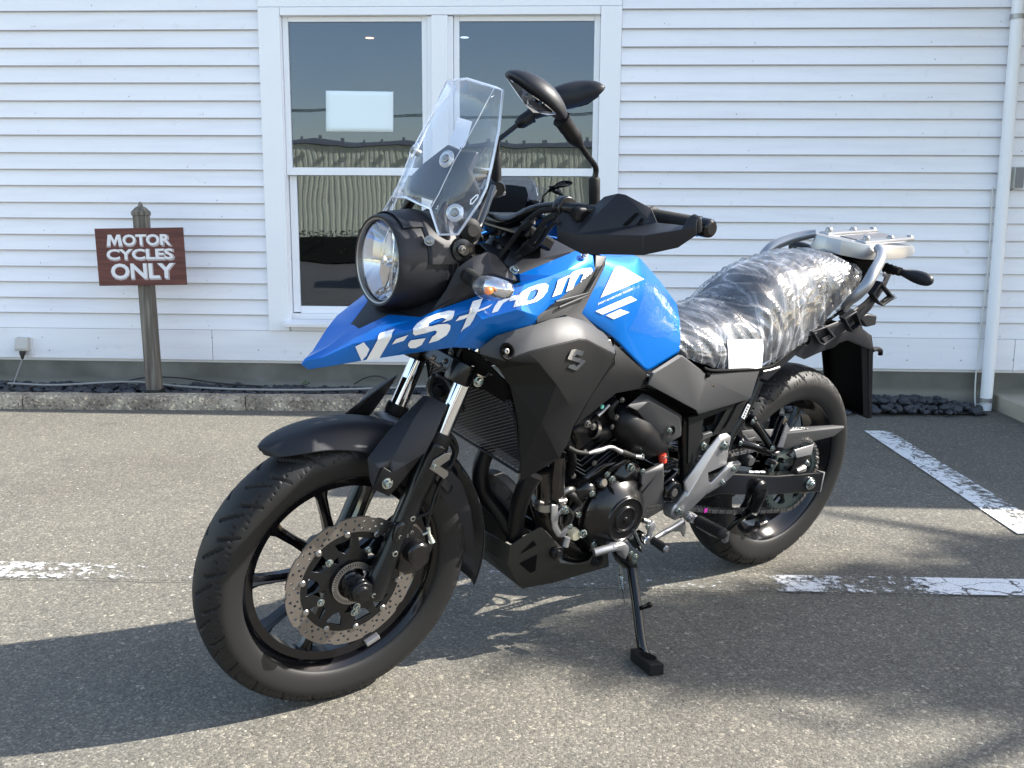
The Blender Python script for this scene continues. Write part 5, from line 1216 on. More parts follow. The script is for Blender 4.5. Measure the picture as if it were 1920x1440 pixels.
# hand guards
gv = [(8, 158, .185), (60, 170, .20), (165, 158, .225), (195, 140, .235), (240, 100, .250), (310, 83, .285), (345, 90, .300), (470, 155, .345), (500, 226, .372), (560, 232, .392), (635, 240, .415), (655, 195, .428), (692, 214, .445),
      (10, 262, .200), (105, 283, .245), (430, 290, .385), (615, 262, .430), (690, 246, .447), (10, 316, .205), (130, 380, .262), (430, 386, .388), (600, 350, .428), (692, 288, .447), (470, 228, .36)]
facet('hand_guard', 'z6', gv, [(0, 1, 2, 14, 13), (2, 3, 4, 5, 6, 23, 15, 14), (6, 7, 8, 23), (8, 9, 15, 23), (9, 10, 16, 15), (10, 11, 12, 17, 16), (13, 14, 19, 18), (14, 15, 20, 19), (15, 16, 21, 20), (16, 17, 22, 21)], M_PLASTIC, .004, bev=.004, steered=True, key='guard', smooth=18)
facet('hand_guard_return', 'z6', [(692, 214, .445), (655, 195, .428), (640, 215, .41), (680, 250, .43), (692, 288, .447)], [(0, 1, 2, 3, 4)], M_PLASTIC, .012, bev=.003, steered=True)
for pts in ([(330, 240), (395, 180), (412, 182), (352, 246)], [(398, 242), (422, 205), (433, 208), (418, 244)]): decal('guard_slot', 'z6', [pts], 'guard', M_DARK, BIKE, .0024, 12, steered=True)
# lever and perch
tube('clutch_lever', Bv('z6', (60, 190, .16), (180, 190, .20), (330, 190, .25), (480, 215, .30), (600, 228, .36), steered=True), [.008, .006, .0055, .005, .007], M_FORKLEG, 10, 4, steered=True, mirror=True)
for s in (1, -1):
    S_ = (lambda p: p) if s > 0 else mir
    pc = B('f', 960, 55, .19, True)
    lathe('bar_clamp', [(.012, -.012), (.022, -.012), (.024, -.008), (.024, .008), (.022, .012), (.012, .012)], S_(V3((1.07, .185, 1.098))), S_(V3((0, 1, .1))), M_FORKLEG, 24, steered=True, bev=.001)
    vs, fs = boxd(S_(V3((1.055, .215, 1.092))), .042, .045, .030); bevel(link('switch_housing', mesh('sw', vs, fs), M_PLASTIC2, BIKE, STEER), .007, 3)
tube('bar_band', Bv('f', (790, 60, .17), (860, 50, .18), (950, 55, .19), (1030, 70, .20), steered=True), .0045, M_PLASTIC2, 8, 4, steered=True)
# mirrors: folded inwards, heads of D section
def mirror_unit(stem, neck, head, glass, st):
    MR = bpy.data.objects.new('mirror', None); COL.objects.link(MR); MR.parent = BIKE; MR.matrix_local = STEER
    tube('mirror_boot', stem[0], [.0115, .0115, .0115, .009], M_RUBBER2, 20, 0, MR)
    tube('mirror_stem', stem[1], .0058, M_FORKLEG, 14, 6, MR)
    P = neck; rr = [.0085, .0115, .0150, .0155, .0148, .0160, .0155, .0175]
    tube('neck_boot', [P[0].lerp(P[1], i/7) for i in range(8)], rr, M_PLASTIC2, 22, 0, MR)
    return MR
def headshell(MR, axis_pts, widths, depths, nrm, name='mirror_head', m=M_PLASTIC):
    """rings of D section along axis_pts: nrm = direction the back shell bulges, side = along glass"""
    secs = []
    for i, p in enumerate(axis_pts):
        a = (axis_pts[min(i+1, len(axis_pts)-1)]-axis_pts[max(i-1, 0)]).normalized(); n_ = (nrm-a*nrm.dot(a)).normalized(); s_ = a.cross(n_)
        ring = []
        for j in range(14):
            t = 2*math.pi*j/14; c_, d_ = math.cos(t), math.sin(t)
            ring.append(p+s_*widths[i]*c_+n_*(depths[i]*(d_ if d_ > 0 else d_*.28)))
        secs.append(ring)
    o = loft(name, secs, m, MR, sub=1, sm=70)
    # glass: flat plate on the flat side
    g = []; pa = []
    for i in range(1, len(axis_pts)-1):
        a = (axis_pts[i+1]-axis_pts[i-1]).normalized(); n_ = (nrm-a*nrm.dot(a)).normalized(); s_ = a.cross(n_); g.append((axis_pts[i]-n_*(depths[i]*.28+.0006), s_*widths[i]*.84))
    pts = [c+w for c, w in g]+[c-w for c, w in reversed(g)]
    me = mesh('g', pts, [tuple(range(len(pts)))]); link('mirror_glass', me, mat('mirror glass', (.9, .92, .95), .01, metal=1), MR)
    return o
k1 = 'z1'
near_boot = Bv(k1, (1838, 850, .19), (1838, 760, .19), (1838, 690, .19), (1838, 678, .19), steered=True)
near_stem = Bv(k1, (1840, 690, .19), (1848, 640, .19), (1838, 605, .192), (1800, 555, .196), (1755, 490, .20), steered=True)
MRN = mirror_unit((near_boot, near_stem), Bv(k1, (1752, 488, .20), (1640, 330, .20), steered=True), None, None, True)
hp = Bv(k1, (1655, 350, .20), (1600, 285, .195), (1545, 240, .185), (1480, 205, .17), (1410, 150, .145), (1350, 108, .12), (1312, 82, .10), steered=True)
vd = (CB-hp[2]).normalized(); ax = (hp[-1]-hp[0]).normalized(); side = ax.cross(vd).normalized()
nr_ = side if side.dot(ray(k1, 2400, 0)-ray(k1, 1500, 800)) > 0 else -side
nr_ = (nr_-vd*.30).normalized()
headshell(MRN, hp, [.015, .027, .042, .052, .050, .036, .010], [.015, .025, .034, .038, .033, .021, .006], nr_)
far_boot = Bv(k1, (1252, 700, -.19), (1250, 620, -.19), (1250, 540, -.19), (1252, 525, -.19), steered=True)
far_stem = Bv(k1, (1252, 540, -.19), (1256, 470, -.19), (1275, 445, -.188), (1320, 410, -.18), (1375, 365, -.17), steered=True)
MRF = mirror_unit((far_boot, far_stem), Bv(k1, (1372, 366, -.17), (1460, 310, -.16), steered=True), None, None, True)
hp = Bv(k1, (1430, 325, -.165), (1520, 270, -.15), (1600, 220, -.135), (1700, 190, -.11), (1790, 170, -.09), (1860, 150, -.06), (1905, 140, -.05), steered=True)
vd = (CB-hp[3]).normalized(); ax = (hp[-1]-hp[0]).normalized(); side = ax.cross(vd).normalized()
up_ = side if side.z > 0 else -side
headshell(MRF, hp, [.012, .023, .031, .034, .031, .020, .004], [.014, .024, .030, .030, .026, .016, .005], (vd*.85+up_*.55).normalized())
# cables between bar and frame
for pts in (((790, 120, .19), (700, 160, .16), (620, 290, .12), (560, 350, .10), (480, 420, .08), (420, 460, .06)), ((790, 170, .2), (730, 220, .17), (650, 330, .13), (560, 400, .1), (400, 470, .08)), ((790, 95, .18), (680, 95, .15), (580, 160, .12), (530, 220, .10), (450, 330, .08), (360, 440, .07)),
            ((780, 140, .19), (690, 190, .16), (600, 330, .12), (520, 430, .09)), ((700, 210, .16), (640, 280, .14), (570, 350, .10), (470, 440, .06))):
    tube('control_cable', Bv('f', *pts), .0052, M_RUBBER2, 8, 6)
tube('cable_sleeve', Bv('f', (610, 170, .13), (545, 215, .11)), .008, M_RUBBER2, 10)
tube('cable_sleeve', Bv('f', (600, 330, .12), (560, 365, .10)), .011, M_RUBBER2, 10)
tube('brake_pipe', Bv('z1', (1130, 1010, .04), (1155, 960, .03), (1230, 740, -.1)), .007, M_FORKLEG, 12, 3)
lathe('far_clamp', [(0, .02), (.016, .02), (.02, .012), (.022, -.012), (.016, -.02), (0, -.02)], B('z1', 1245, 745, -.19), (.3, 1, 0), M_FORKLEG, 24); bolt(B('z1', 1295, 775, -.17), .005, m=M_STEEL)
for pts in (((1245, 760, -.1), (1190, 860, -.04), (1150, 960, .02), (1130, 1060, .05), (1080, 1100, .06)), ((1225, 740, -.1), (1150, 900, .0), (1135, 980, .03), (1170, 1060, .04))): tube('control_cable', Bv('z1', *pts), .004, M_RUBBER2, 8, 6)
tube('wire', Bv('z1', (1075, 1100, .05), (1090, 1055, .05), (1150, 1005, .04)), .002, M_STEEL, 6, 4)
# dash deck between bar and tank
facet('dash_panel', 'f', [(230, 330, .0), (430, 330, .0), (520, 250, 0), (740, 300, .0), (930, 400, .0), (900, 470, .10), (600, 560, .11), (380, 480, .09)], [(0, 1, 6, 7), (1, 2, 3, 4, 5, 6)], M_PLASTIC, .004, mirror=True, bev=.002)
bolt(B('f', 480, 522, .135), .009, axis=(.2, .6, .8), m=M_ZINC)

# ---- indicators
def indicator(k, base, tip, lens_pts, rear=False):
    pass
for s in (1, -1):
    S_ = (lambda p: p) if s > 0 else mir
    a, b = B('f', 140, 560, .135), B('f', 215, 615, .19)
    pts = [a.lerp(b, i/9) for i in range(10)]
    TI = bpy.data.objects.new('front_indicator', None); COL.objects.link(TI); TI.parent = BIKE
    tube('stalk', [S_(p) for p in pts], [.0145, .0125, .0155, .0125, .0155, .0125, .015, .012, .0145, .013], M_RUBBER2, 16, 0, TI)
    c_ = B('f', 308, 655, .225); ax_ = V3((.75, .55, -.02)).normalized()
    def ell(cc, ax, lx, ly, lz, nm, m, seg=24, a0=-1, a1=1, pw=1.):
        x_, y_, a = frame(ax); secs = []
        for i in range(13):
            t = a0+(a1-a0)*i/12; rr = math.sqrt(max(0.0004, 1-abs(t)**2.6))
            secs.append([cc+a*lx*t+x_*lz*rr*math.cos(2*math.pi*j/seg)+y_*ly*rr*math.sin(2*math.pi*j/seg) for j in range(seg)])
        return secs
    secs = ell(c_, V3((-.40, .85, .0)), .037, .024, .0225, 'lens', None)
    loft('indicator_lens', [[S_(v) for v in r_] for r_ in secs], M_SIGLENS, TI, sub=0, sm=60)
    secs = ell(c_+V3((-.006, .0, 0)), V3((-.40, .85, .0)), .034, .018, .019, 'b', None)
    loft('indicator_reflector', [[S_(v)-V3((.010, 0, 0)) for v in r_] for r_ in secs], M_REFL, TI, sub=0, sm=60)
    secs = ell(c_+V3((.010, .008, -.002)), V3((1, .3, 0)), .009, .008, .008, 'b', None)
    loft('indicator_bulb', [[S_(v) for v in r_] for r_ in secs], M_ORANGE, TI, sub=0, sm=60)
    a, b = B('b', 1300, 370, .085), B('b', 1400, 395, .14)
    TR = bpy.data.objects.new('rear_indicator', None); COL.objects.link(TR); TR.parent = BIKE
    tube('stalk', [S_(a.lerp(b, i/7)) for i in range(8)], [.016, .012, .015, .0115, .014, .011, .013, .012], M_RUBBER2, 14, 0, TR)
    e = B('b', 1615, 462, .245); d_ = (e-b); rings = []
    x_, y_, a3 = frame(d_)
    for t, rz, ry in ((0, .010, .010), (.15, .012, .013), (.35, .017, .016), (.6, .0205, .018), (.85, .0185, .018), (.97, .012, .012), (1.0, .004, .004)):
        rings.append([S_(b+d_*t+x_*rz*math.cos(2*math.pi*j/16)+y_*ry*math.sin(2*math.pi*j/16)) for j in range(16)])
    loft('indicator_body', rings, M_PLASTIC, TR, sub=1, sm=70)
# ---- fuel tank (one shell over both sides)
def gridshell(name, k, rows, m, key=None, sub=2, th=.003, crown=True, parent=BIKE):
    R_ = [[B(k, *q) if not isinstance(q, V3) else q for q in r_] for r_ in rows]
    if crown: R_.append([V3((p.x, 0, p.z+.004)) for p in R_[-1]])
    n = len(R_[0]); vs = [p for r_ in R_ for p in r_]; fs = [(i*n+j, i*n+j+1, (i+1)*n+j+1, (i+1)*n+j) for i in range(len(R_)-1) for j in range(n-1)]
    o = facet(name, None, vs, fs, m, th, sym=crown, mirror=True, sub=sub, bev=0, smooth=60, parent=parent)
    oo = o[0] if isinstance(o, list) else o
    if key:
        bpy.context.view_layer.update(); dg = bpy.context.evaluated_depsgraph_get(); ob = oo.evaluated_get(dg); me = ob.to_mesh()
        BVHS[key] = BVHTree.FromPolygons([v.co.copy() for v in me.vertices], [tuple(p.vertices) for p in me.polygons]); ob.to_mesh_clear()
    return oo
TANK = gridshell('fuel_tank', 'z6', [
    [(128, 672, .158), (140, 690, .160), (300, 800, .168), (330, 835, .168), (440, 948, .160), (455, 955, .158), (520, 912, .150), (600, 862, .142), (610, 855, .140)],
    [(128, 650, .158), (142, 662, .162), (300, 745, .172), (345, 770, .166), (450, 880, .158), (462, 885, .156), (525, 850, .148), (602, 800, .138), (612, 795, .136)],
    [(160, 570, .154), (172, 578, .158), (330, 670, .172), (385, 690, .160), (470, 745, .150), (490, 750, .148), (545, 745, .140), (602, 735, .130), (611, 733, .128)],
    [(196, 470, .146), (208, 476, .152), (390, 560, .162), (425, 580, .150), (480, 620, .138), (505, 640, .134), (560, 670, .124), (598, 685, .114), (608, 690, .112)],
    [(222, 410, .138), (232, 412, .142), (425, 490, .146), (442, 505, .138), (505, 560, .120), (530, 585, .112), (568, 630, .100), (592, 655, .092), (602, 665, .090)],
    [(240, 380, .118), (262, 378, .120), (405, 395, .100), (420, 405, .096), (490, 485, .080), (520, 520, .072), (560, 575, .062), (590, 618, .056), (598, 632, .055)],
], M_BLUE, key='tank', sub=2, th=.002)
for pts in ([(1202, 505), (1218, 498), (1246, 500), (1406, 590), (1095, 722), (1190, 522)], [(1058, 818), (1310, 710), (1356, 738), (1110, 843)], [(1134, 850), (1236, 805), (1302, 827), (1190, 876)]):
    decal('tank_decal', 'f', [pts], 'tank', M_WHITE, TANK, .0018, 12)
tm = text_mesh('SPORT ADVENTURE TOURER', 1, .012, .25, 1.02)
xs_ = [v.co.x for v in tm.vertices]; W_ = max(xs_)-min(xs_)
for v in tm.vertices:
    u_ = v.co.x/W_; h_ = v.co.y
    v.co = V3((1074+u_*248+h_*0, -(776-u_*110-h_*19-0), 0))
decal('tank_lettering', 'f', None, 'tank', M_WHITE, TANK, .0018, 14, text=tm)
# filler cap
fc = V3((.86, 0, 1.045))
lathe('filler_cap', [(0, .010), (.03, .010), (.034, .006), (.036, -.004)], V3((.84, 0, 1.022)), (.1, 0, 1), M_ALU, 32)

# ---- seat: one upholstered body, film over it
ST = [(.615, .772, .055, .752), (.585, .786, .080, .740), (.53, .800, .106, .722), (.46, .814, .124, .702), (.39, .826, .134, .694), (.345, .842, .138, .692), (.318, .872, .136, .696), (.285, .900, .134, .702), (.22, .930, .131, .718), (.12, .948, .126, .760), (.04, .952, .119, .800), (-.03, .950, .110, .840), (-.08, .943, .098, .866), (-.13, .928, .078, .884), (-.17, .908, .050, .892)]
def seatsec(off=0., n=26, st=ST, wr=None):
    secs = []
    for i, (x_, zt_, w_, zb_) in enumerate(st):
        ring = []; h_ = zt_-zb_
        for j in range(n+1):
            t = math.pi*j/n; c_, s_ = math.cos(t), math.sin(t)
            y_ = (w_+off)*math.copysign(abs(c_)**.72, c_); z_ = zb_-off*.3+(h_+off)*abs(s_)**.70
            # shoulders: sides splay outwards to the foot
            y_ *= 1-.10*(abs(s_)**2)+.0
            ring.append(V3((x_-(off if i == len(st)-1 else 0), y_, z_)))
        secs.append(ring)
    return secs
def seatmesh(name, m, off, dense=1, wr=False, sub=2):
    secs = seatsec(off); n = len(secs[0])
    if dense > 1:   # resample along and across with catmull-rom
        cols = [catmull([s[j] for s in secs], dense) for j in range(n)]
        secs = [[cols[j][i] for j in range(n)] for i in range(len(cols[0]))]
        secs = [catmull(s, 5) for s in secs]; n = len(secs[0])
    vs = [v for s in secs for v in s]; fs = [(i*n+j, i*n+j+1, (i+1)*n+j+1, (i+1)*n+j) for i in range(len(secs)-1) for j in range(n-1)]
    fs.append(tuple(range(n))); fs.append(tuple(reversed(range(len(vs)-n, len(vs)))))
    if wr:
        nn = n; ns = len(secs)
        for i in range(ns):
            for j in range(nn):
                v = vs[i*nn+j]; c_ = V3((v.x, 0, v.z-.12)); out = (v-V3((v.x, 0, ST[0][3]+.02))).normalized()
                tt = abs(j/(nn-1)-.5)*2   # 0 crest, 1 hem
                # gathered pleats run across and down, tightening to the hem; plus broad slack folds
                u_ = v.x*9+(.9 if v.y > 0 else -.6)*tt*1.1
                p1 = 1-abs(noise.noise(V3((u_*3.1, tt*1.1, 3)))*2.2)
                p2 = 1-abs(noise.noise(V3((u_*7.5+tt*2, tt*2.2, 9)))*2.0)
                p3 = noise.noise(V3((v.x*6, v.y*7, v.z*6)))
                p4 = 1-abs(noise.noise(V3((u_*16-tt*5, tt*4, 19)))*2.0)
                d_ = .0090*max(0, p1)**2.6+(.0016+.0036*tt)*max(0, p2)**3+.003*p3
                vs[i*nn+j] = v+out*(d_+.001)
    me = mesh(name, vs, fs); bm = bmesh.new(); bm.from_mesh(me); bmesh.ops.recalc_face_normals(bm, faces=bm.faces); bm.to_mesh(me); bm.free()
    o = link(name, me, m, BIKE, smooth=75)
    if sub: s = o.modifiers.new('s', 'SUBSURF'); s.levels = s.render_levels = sub
    return o
SEAT = seatmesh('seat', M_SEAT, 0, sub=2)
def film(t):
    L = t.links; tc = N(t, 'ShaderNodeTexCoord')
    def streak(sc, rot, scale, det, dist):
        mp = N(t, 'ShaderNodeMapping'); mp.inputs['Scale'].default_value = sc; mp.inputs['Rotation'].default_value = rot; L.new(tc.outputs['Object'], mp.inputs[0])
        n = N(t, 'ShaderNodeTexNoise'); n.inputs['Scale'].default_value = scale; n.inputs['Detail'].default_value = det; n.inputs['Roughness'].default_value = .5; n.inputs['Distortion'].default_value = dist; L.new(mp.outputs[0], n.inputs['Vector'])
        mr = N(t, 'ShaderNodeMath', operation='SUBTRACT'); L.new(n.outputs['Fac'], mr.inputs[0]); mr.inputs[1].default_value = .5
        ab = N(t, 'ShaderNodeMath', operation='ABSOLUTE'); L.new(mr.outputs[0], ab.inputs[0]); return ab.outputs[0], n.outputs['Fac']
    r1, f1 = streak((12, 2.4, 1.9), (0, R(-28), 0), 1.0, 1, .3)
    r2, f2 = streak((36, 5, 3.5), (0, R(-20), R(12)), 1.0, 2, .4)
    mu = N(t, 'ShaderNodeMath', operation='MULTIPLY_ADD'); L.new(r2, mu.inputs[0]); mu.inputs[1].default_value = .11; L.new(r1, mu.inputs[2])
    bp = N(t, 'ShaderNodeBump'); bp.inputs['Strength'].default_value = 1.0; bp.inputs['Distance'].default_value = .021; bp.invert = True; L.new(mu.outputs[0], bp.inputs['Height'])
    gl = N(t, 'ShaderNodeBsdfGlossy'); gl.inputs['Roughness'].default_value = .21; L.new(bp.outputs[0], gl.inputs['Normal'])
    tr = N(t, 'ShaderNodeBsdfTransparent'); tr.inputs[0].default_value = (.93, .94, .96, 1)
    df = N(t, 'ShaderNodeBsdfDiffuse'); df.inputs[0].default_value = (.78, .80, .86, 1); L.new(bp.outputs[0], df.inputs['Normal'])
    # creases whiten the film
    cr = ramp(t, r2, [(0, g3(.42)), (.022, g3(.10)), (.07, g3(.01))])
    n3 = N(t, 'ShaderNodeTexNoise'); n3.inputs['Scale'].default_value = 7; n3.inputs['Detail'].default_value = 4; L.new(tc.outputs['Object'], n3.inputs['Vector'])
    ms = ramp(t, n3.outputs['Fac'], [(.38, g3(.12)), (.62, g3(1.0))])
    hz = N(t, 'ShaderNodeMath', operation='MULTIPLY'); L.new(cr, hz.inputs[0]); L.new(ms, hz.inputs[1])
    ha = N(t, 'ShaderNodeMath', operation='MULTIPLY_ADD'); L.new(ms, ha.inputs[0]); ha.inputs[1].default_value = .13; L.new(hz.outputs[0], ha.inputs[2])
    m1 = N(t, 'ShaderNodeMixShader'); L.new(ha.outputs[0], m1.inputs[0]); L.new(tr.outputs[0], m1.inputs[1]); L.new(df.outputs[0], m1.inputs[2])
    ma = N(t, 'ShaderNodeMath', operation='MULTIPLY_ADD'); L.new(schlick(t, .045, bp.outputs[0]), ma.inputs[0]); ma.inputs[1].default_value = 1.4; ma.inputs[2].default_value = .05; ma.use_clamp = True
    m2 = N(t, 'ShaderNodeMixShader'); L.new(ma.outputs[0], m2.inputs[0]); L.new(m1.outputs[0], m2.inputs[1]); L.new(gl.outputs[0], m2.inputs[2]); return m2.outputs[0]
M_FILM = shader_mix('crinkled clear plastic film', film)
FILM = seatmesh('seat_wrap', M_FILM, .004, dense=9, wr=True, sub=0)
# paper label over the film
_s = seatsec(.012); _n = len(_s[0]); _c = [catmull([q[j] for q in _s], 5) for j in range(_n)]; _s = [[_c[j][i] for j in range(_n)] for i in range(len(_c[0]))]
BVHS['film'] = BVHTree.FromPolygons([v for r_ in _s for v in r_], [(i*_n+j, i*_n+j+1, (i+1)*_n+j+1, (i+1)*_n+j) for i in range(len(_s)-1) for j in range(_n-1)])
decal('paper_label', 'b', [[(224, 852), (462, 850), (468, 905), (455, 1040), (420, 1046), (234, 1058), (232, 960)]], 'film', M_PAPER, BIKE, .003, 12)
# loose film patch on the tank flank
lat_ = [(1416, 602), (1470, 625), (1560, 700), (1620, 800), (1648, 930), (1600, 1000), (1500, 1010), (1330, 960), (1290, 955), (1345, 850), (1385, 740)]
M_FILM2 = clear_film('thin clear film', 1.45, haze=.01, rough=.06, bump=(14, .6, .012), add=.0)
decal('tank_film', 'f', [lat_], 'tank', M_FILM2, BIKE, .004, 8)

# ---- side cover under the seat, airbox cover, frame cover
facet('side_cover', 'z6', [(447, 1020, .170), (470, 952, .168), (600, 868, .150), (622, 872, .150), (735, 960, .150), (745, 985, .150), (765, 962, .150), (880, 955, .152), (1000, 936, .150), (955, 1080, .156), (950, 1085, .156), (700, 1160, .170), (690, 1140, .172), (485, 960, .172), (615, 880, .158), (455, 1015, .174)],
      [(0, 15, 13, 1), (1, 13, 14, 3, 2), (15, 12, 5, 4, 3, 14, 13), (5, 6, 7, 8, 9, 10), (5, 10, 11, 12)], M_GREY, .004, bev=.003, smooth=20)
bolt(B('z6', 745, 968, .152), .007, m=M_DARK)
facet('airbox_cover', 'z5', [(640, 205, .150), (790, 83, .140), (845, 98, .142), (1143, 280, .142), (1145, 300, .150), (1140, 468, .150), (1000, 548, .146), (962, 505, .150), (742, 240, .158), (660, 196, .156), (850, 150, .162), (1125, 300, .160)],
      [(0, 9, 1), (1, 9, 8, 10, 2), (2, 10, 11, 3), (8, 7, 6, 5, 11, 10), (3, 11, 4), (4, 11, 5)], M_GREY, .004, bev=.003, mirror=True, smooth=18)
M_COVER = mat('charcoal cover plastic', (.045, .044, .046), .42, metal=.15, bump=(1000, .12, .0004))
lathe('bolt_recess', [(0, -.002), (.010, -.002), (.014, .001)], B('z5', 1045, 425, .162), (0, 1, 0), M_DARK, 20); bolt(B('z5', 1035, 422, .163), .0075)
prism('frame_cover', 'z5', [(1280, 292), (1300, 275), (1742, 130), (1600, 440), (1545, 438), (1485, 450), (1280, 655), (1200, 720), (1208, 300)], .150, .012, M_SHROUD, mirror=True, bev=.004,
      holes=[[(1335, 318), (1552, 228), (1432, 436), (1425, 460), (1325, 505)]])
prism('cover_lip', 'z5', [(1322, 505), (1338, 455), (1418, 430), (1438, 470)], .149, .010, M_GREY, bev=.002, mirror=True)
bolt(B('z5', 1345, 560, .153), .0095)
tube('cover_rib', Bv('z5', (1740, 140, .155), (1640, 200, .154), (1590, 300, .154), (1530, 400, .154)), .003, M_SHROUD, 6, 0)
tube('subframe_rail', Bv('z5', (1830, -30, .135), (1730, 200, .138), (1590, 440, .14), (1500, 640, .14)), .0145, M_FORKLEG, 16, 0, mirror=True)
o = prism('frame_sticker', 'z5', [(1738, 178), (1762, 192), (1708, 318), (1680, 300)], .1535, .0008, mat('pale sticker', (.55, .56, .58), .4), bev=0)
for i in range(5):
    prism('sticker_print', 'z5', [(1737-i*10, 198+i*22), (1750-i*10, 205+i*22), (1745-i*10, 215+i*22), (1732-i*10, 208+i*22)], .1540, .0004, M_DARK, bev=0)
# main frame spars, mostly in shadow
tube('frame_tube', Bv('z5', (1175, 300, .125), (1190, 700, .13), (1180, 950, .13), (1120, 1150, .13)), .022, M_FORKLEG, 14, 0, mirror=True)
tube('frame_tube', Bv('z5', (1270, 280, .125), (1245, 600, .13), (1100, 1050, .13)), .018, M_DARK, 12, 0, mirror=True)
tube('frame_tube', [V3((1.16, .05, .93)), V3((.95, .11, .80)), V3((.75, .13, .70)), V3((.50, .135, .66))], .020, M_FORKLEG, 14, 4, mirror=True)
tube('frame_tube', [V3((1.14, .03, .84)), V3((1.00, .10, .62)), V3((.93, .11, .50))], .018, M_FORKLEG, 14, 3, mirror=True)
lathe('head_tube', [(0, .13), (.034, .13), (.034, -.10), (0, -.10)], V3((1.135, 0, .88)), AXD, M_FORKLEG, 28)
lathe('pivot_boss', [(.010, .010), (.017, .012), (.026, .010), (.030, .004), (.032, -.02)], B('z5', 1055, 965, .142), (0, 1, 0), M_GLOSS, 32, bev=.001); lathe('pivot_bolt', [(0, .012), (.010, .012), (.012, .006), (.012, -.01)], B('z5', 1052, 965, .142), (0, 1, 0), M_STEEL, 20)
facet('pivot_plate', 'z5', [(985, 900, .136), (1110, 780, .136), (1125, 900, .136), (1110, 1010, .136), (1060, 1060, .136), (985, 1010, .136)], [(0, 1, 2, 3, 4, 5)], M_GLOSS, .02, bev=.004)
# battery tray, air filter box, shock, wiring: dark bodies filling the middle of the machine
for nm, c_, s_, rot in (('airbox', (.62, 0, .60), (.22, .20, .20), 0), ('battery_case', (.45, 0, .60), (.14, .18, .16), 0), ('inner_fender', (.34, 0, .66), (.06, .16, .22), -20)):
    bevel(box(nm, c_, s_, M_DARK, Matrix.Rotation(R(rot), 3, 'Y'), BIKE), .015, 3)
tube('shock_spring', [V3((.42+.0*i, 0, .36))+V3((.034*math.cos(i*.5), .034*math.sin(i*.5), i*.0028)) for i in range(90)], .005, mat('shock spring', (.03, .03, .03), .3), 6)
tube('intake_duct', Bv('z5', (350, 440, .10), (430, 430, .10), (500, 400, .09), (560, 420, .08)), [.022, .023, .022, .020], M_PLASTIC2, 20, 4)
for x_, y_ in ((520, 390), (340, 370)): lathe('hose_clamp', [(.023, -.005), (.0245, -.005), (.0245, .005), (.023, .005)], B('z5', x_, y_+30, .10), (1, 0, .25), M_STEEL, 24, close=True)
tube('airbox_duct', Bv('z5', (600, 200, .10), (620, 320, .115), (720, 430, .125), (850, 520, .125), (960, 560, .12)), [.028, .042, .046, .036, .022], M_PLASTIC2, 24, 5)
tube('breather_hose', Bv('z5', (560, 150, .12), (500, 220, .12), (520, 290, .12), (620, 310, .12)), .010, M_PLASTIC2, 12, 5)
tube('drain_hose', Bv('z5', (940, 560, .13), (985, 600, .132), (1000, 640, .13)), .008, M_DARK, 10, 4)
lathe('red_cap', [(0, .010), (.009, .010), (.010, 0), (.010, -.014), (0, -.014)], B('z5', 972, 672, .135), (-.3, .1, -1), M_RED, 18); lathe('cap_clip', [(.0095, -.002), (.0115, -.002), (.0115, .002), (.0095, .002)], B('z5', 980, 648, .135), (-.3, .1, -1), M_ZINC, 18, close=True)
tube('wiring', Bv('z5', (300, 380, .13), (330, 340, .13), (380, 280, .13)), .006, M_DARK, 8, 3)
tube('silver_pipe', Bv('z5', (388, 285, .135), (440, 240, .135), (490, 188, .135)), .0042, M_ALU, 8); box('teal_clip', B('z5', 428, 205, .14), (.008, .004, .009), mat('teal paint mark', (.15, .62, .50), .5), parent=BIKE, bev=.001)
for x_, y_, r_ in ((610, 145, .006), (560, 300, .006), (300, 360, .008), (350, 385, .007), (520, 385, .005)): bolt(B('z5', x_, y_, .132), r_, m=M_STEEL)
# clutch cable
tube('clutch_cable', Bv('z5', (120, 570, .15), (200, 610, .155), (300, 625, .16)), .0055, M_RUBBER2, 10, 5)
tube('cable_adjuster', Bv('z5', (300, 625, .16), (340, 612, .16), (375, 604, .16), (430, 590, .16), (470, 572, .16), (520, 570, .16), (560, 590, .16), (600, 612, .16)), [.0035, .0048, .006, .006, .0045, .0045, .005, .006], M_ALU, 12, 4)
tube('cable_boot', Bv('z5', (600, 612, .16), (640, 625, .16), (720, 650, .16)), [.007, .0075, .005], M_RUBBER2, 12, 4)
tube('clutch_arm', Bv('z5', (720, 650, .16), (790, 660, .16)), [.004, .0065], M_ALU, 10); bolt(B('z5', 788, 650, .162), .006)

# ---- engine
ENG = BIKE
kk = 'c'
ec = B('c', 1490, 650, .15)
# crankcase silhouette
prism('crankcase', 'c', [(1110, 430), (1250, 300), (1420, 180), (1640, 130), (1760, 260), (1900, 200), (1910, 560), (1700, 760), (1600, 850), (1540, 910), (1300, 920), (1180, 860), (1060, 900), (1010, 820), (1090, 650)], .105, .21, M_ENGINE, bev=.010)
prism('oil_sump', 'c', [(1040, 870), (1250, 840), (1600, 850), (1500, 935), (1300, 960), (1280, 1010), (1100, 1030), (1020, 1000)], .09, .18, M_ENGINE, bev=.012)
facet('clutch_case', 'c', [(1300, 640, .118), (1330, 520, .122), (1400, 430, .124), (1480, 390, .124), (1600, 380, .124), (1720, 410, .122), (1700, 480, .122), (1740, 600, .120), (1690, 740, .12), (1600, 850, .118), (1460, 885, .116), (1330, 850, .114), (1280, 750, .114)],
      [tuple(range(13))], M_ENGINE, .03, mirror=False, bev=.006)
cc = B('c', 1484, 622, .125)
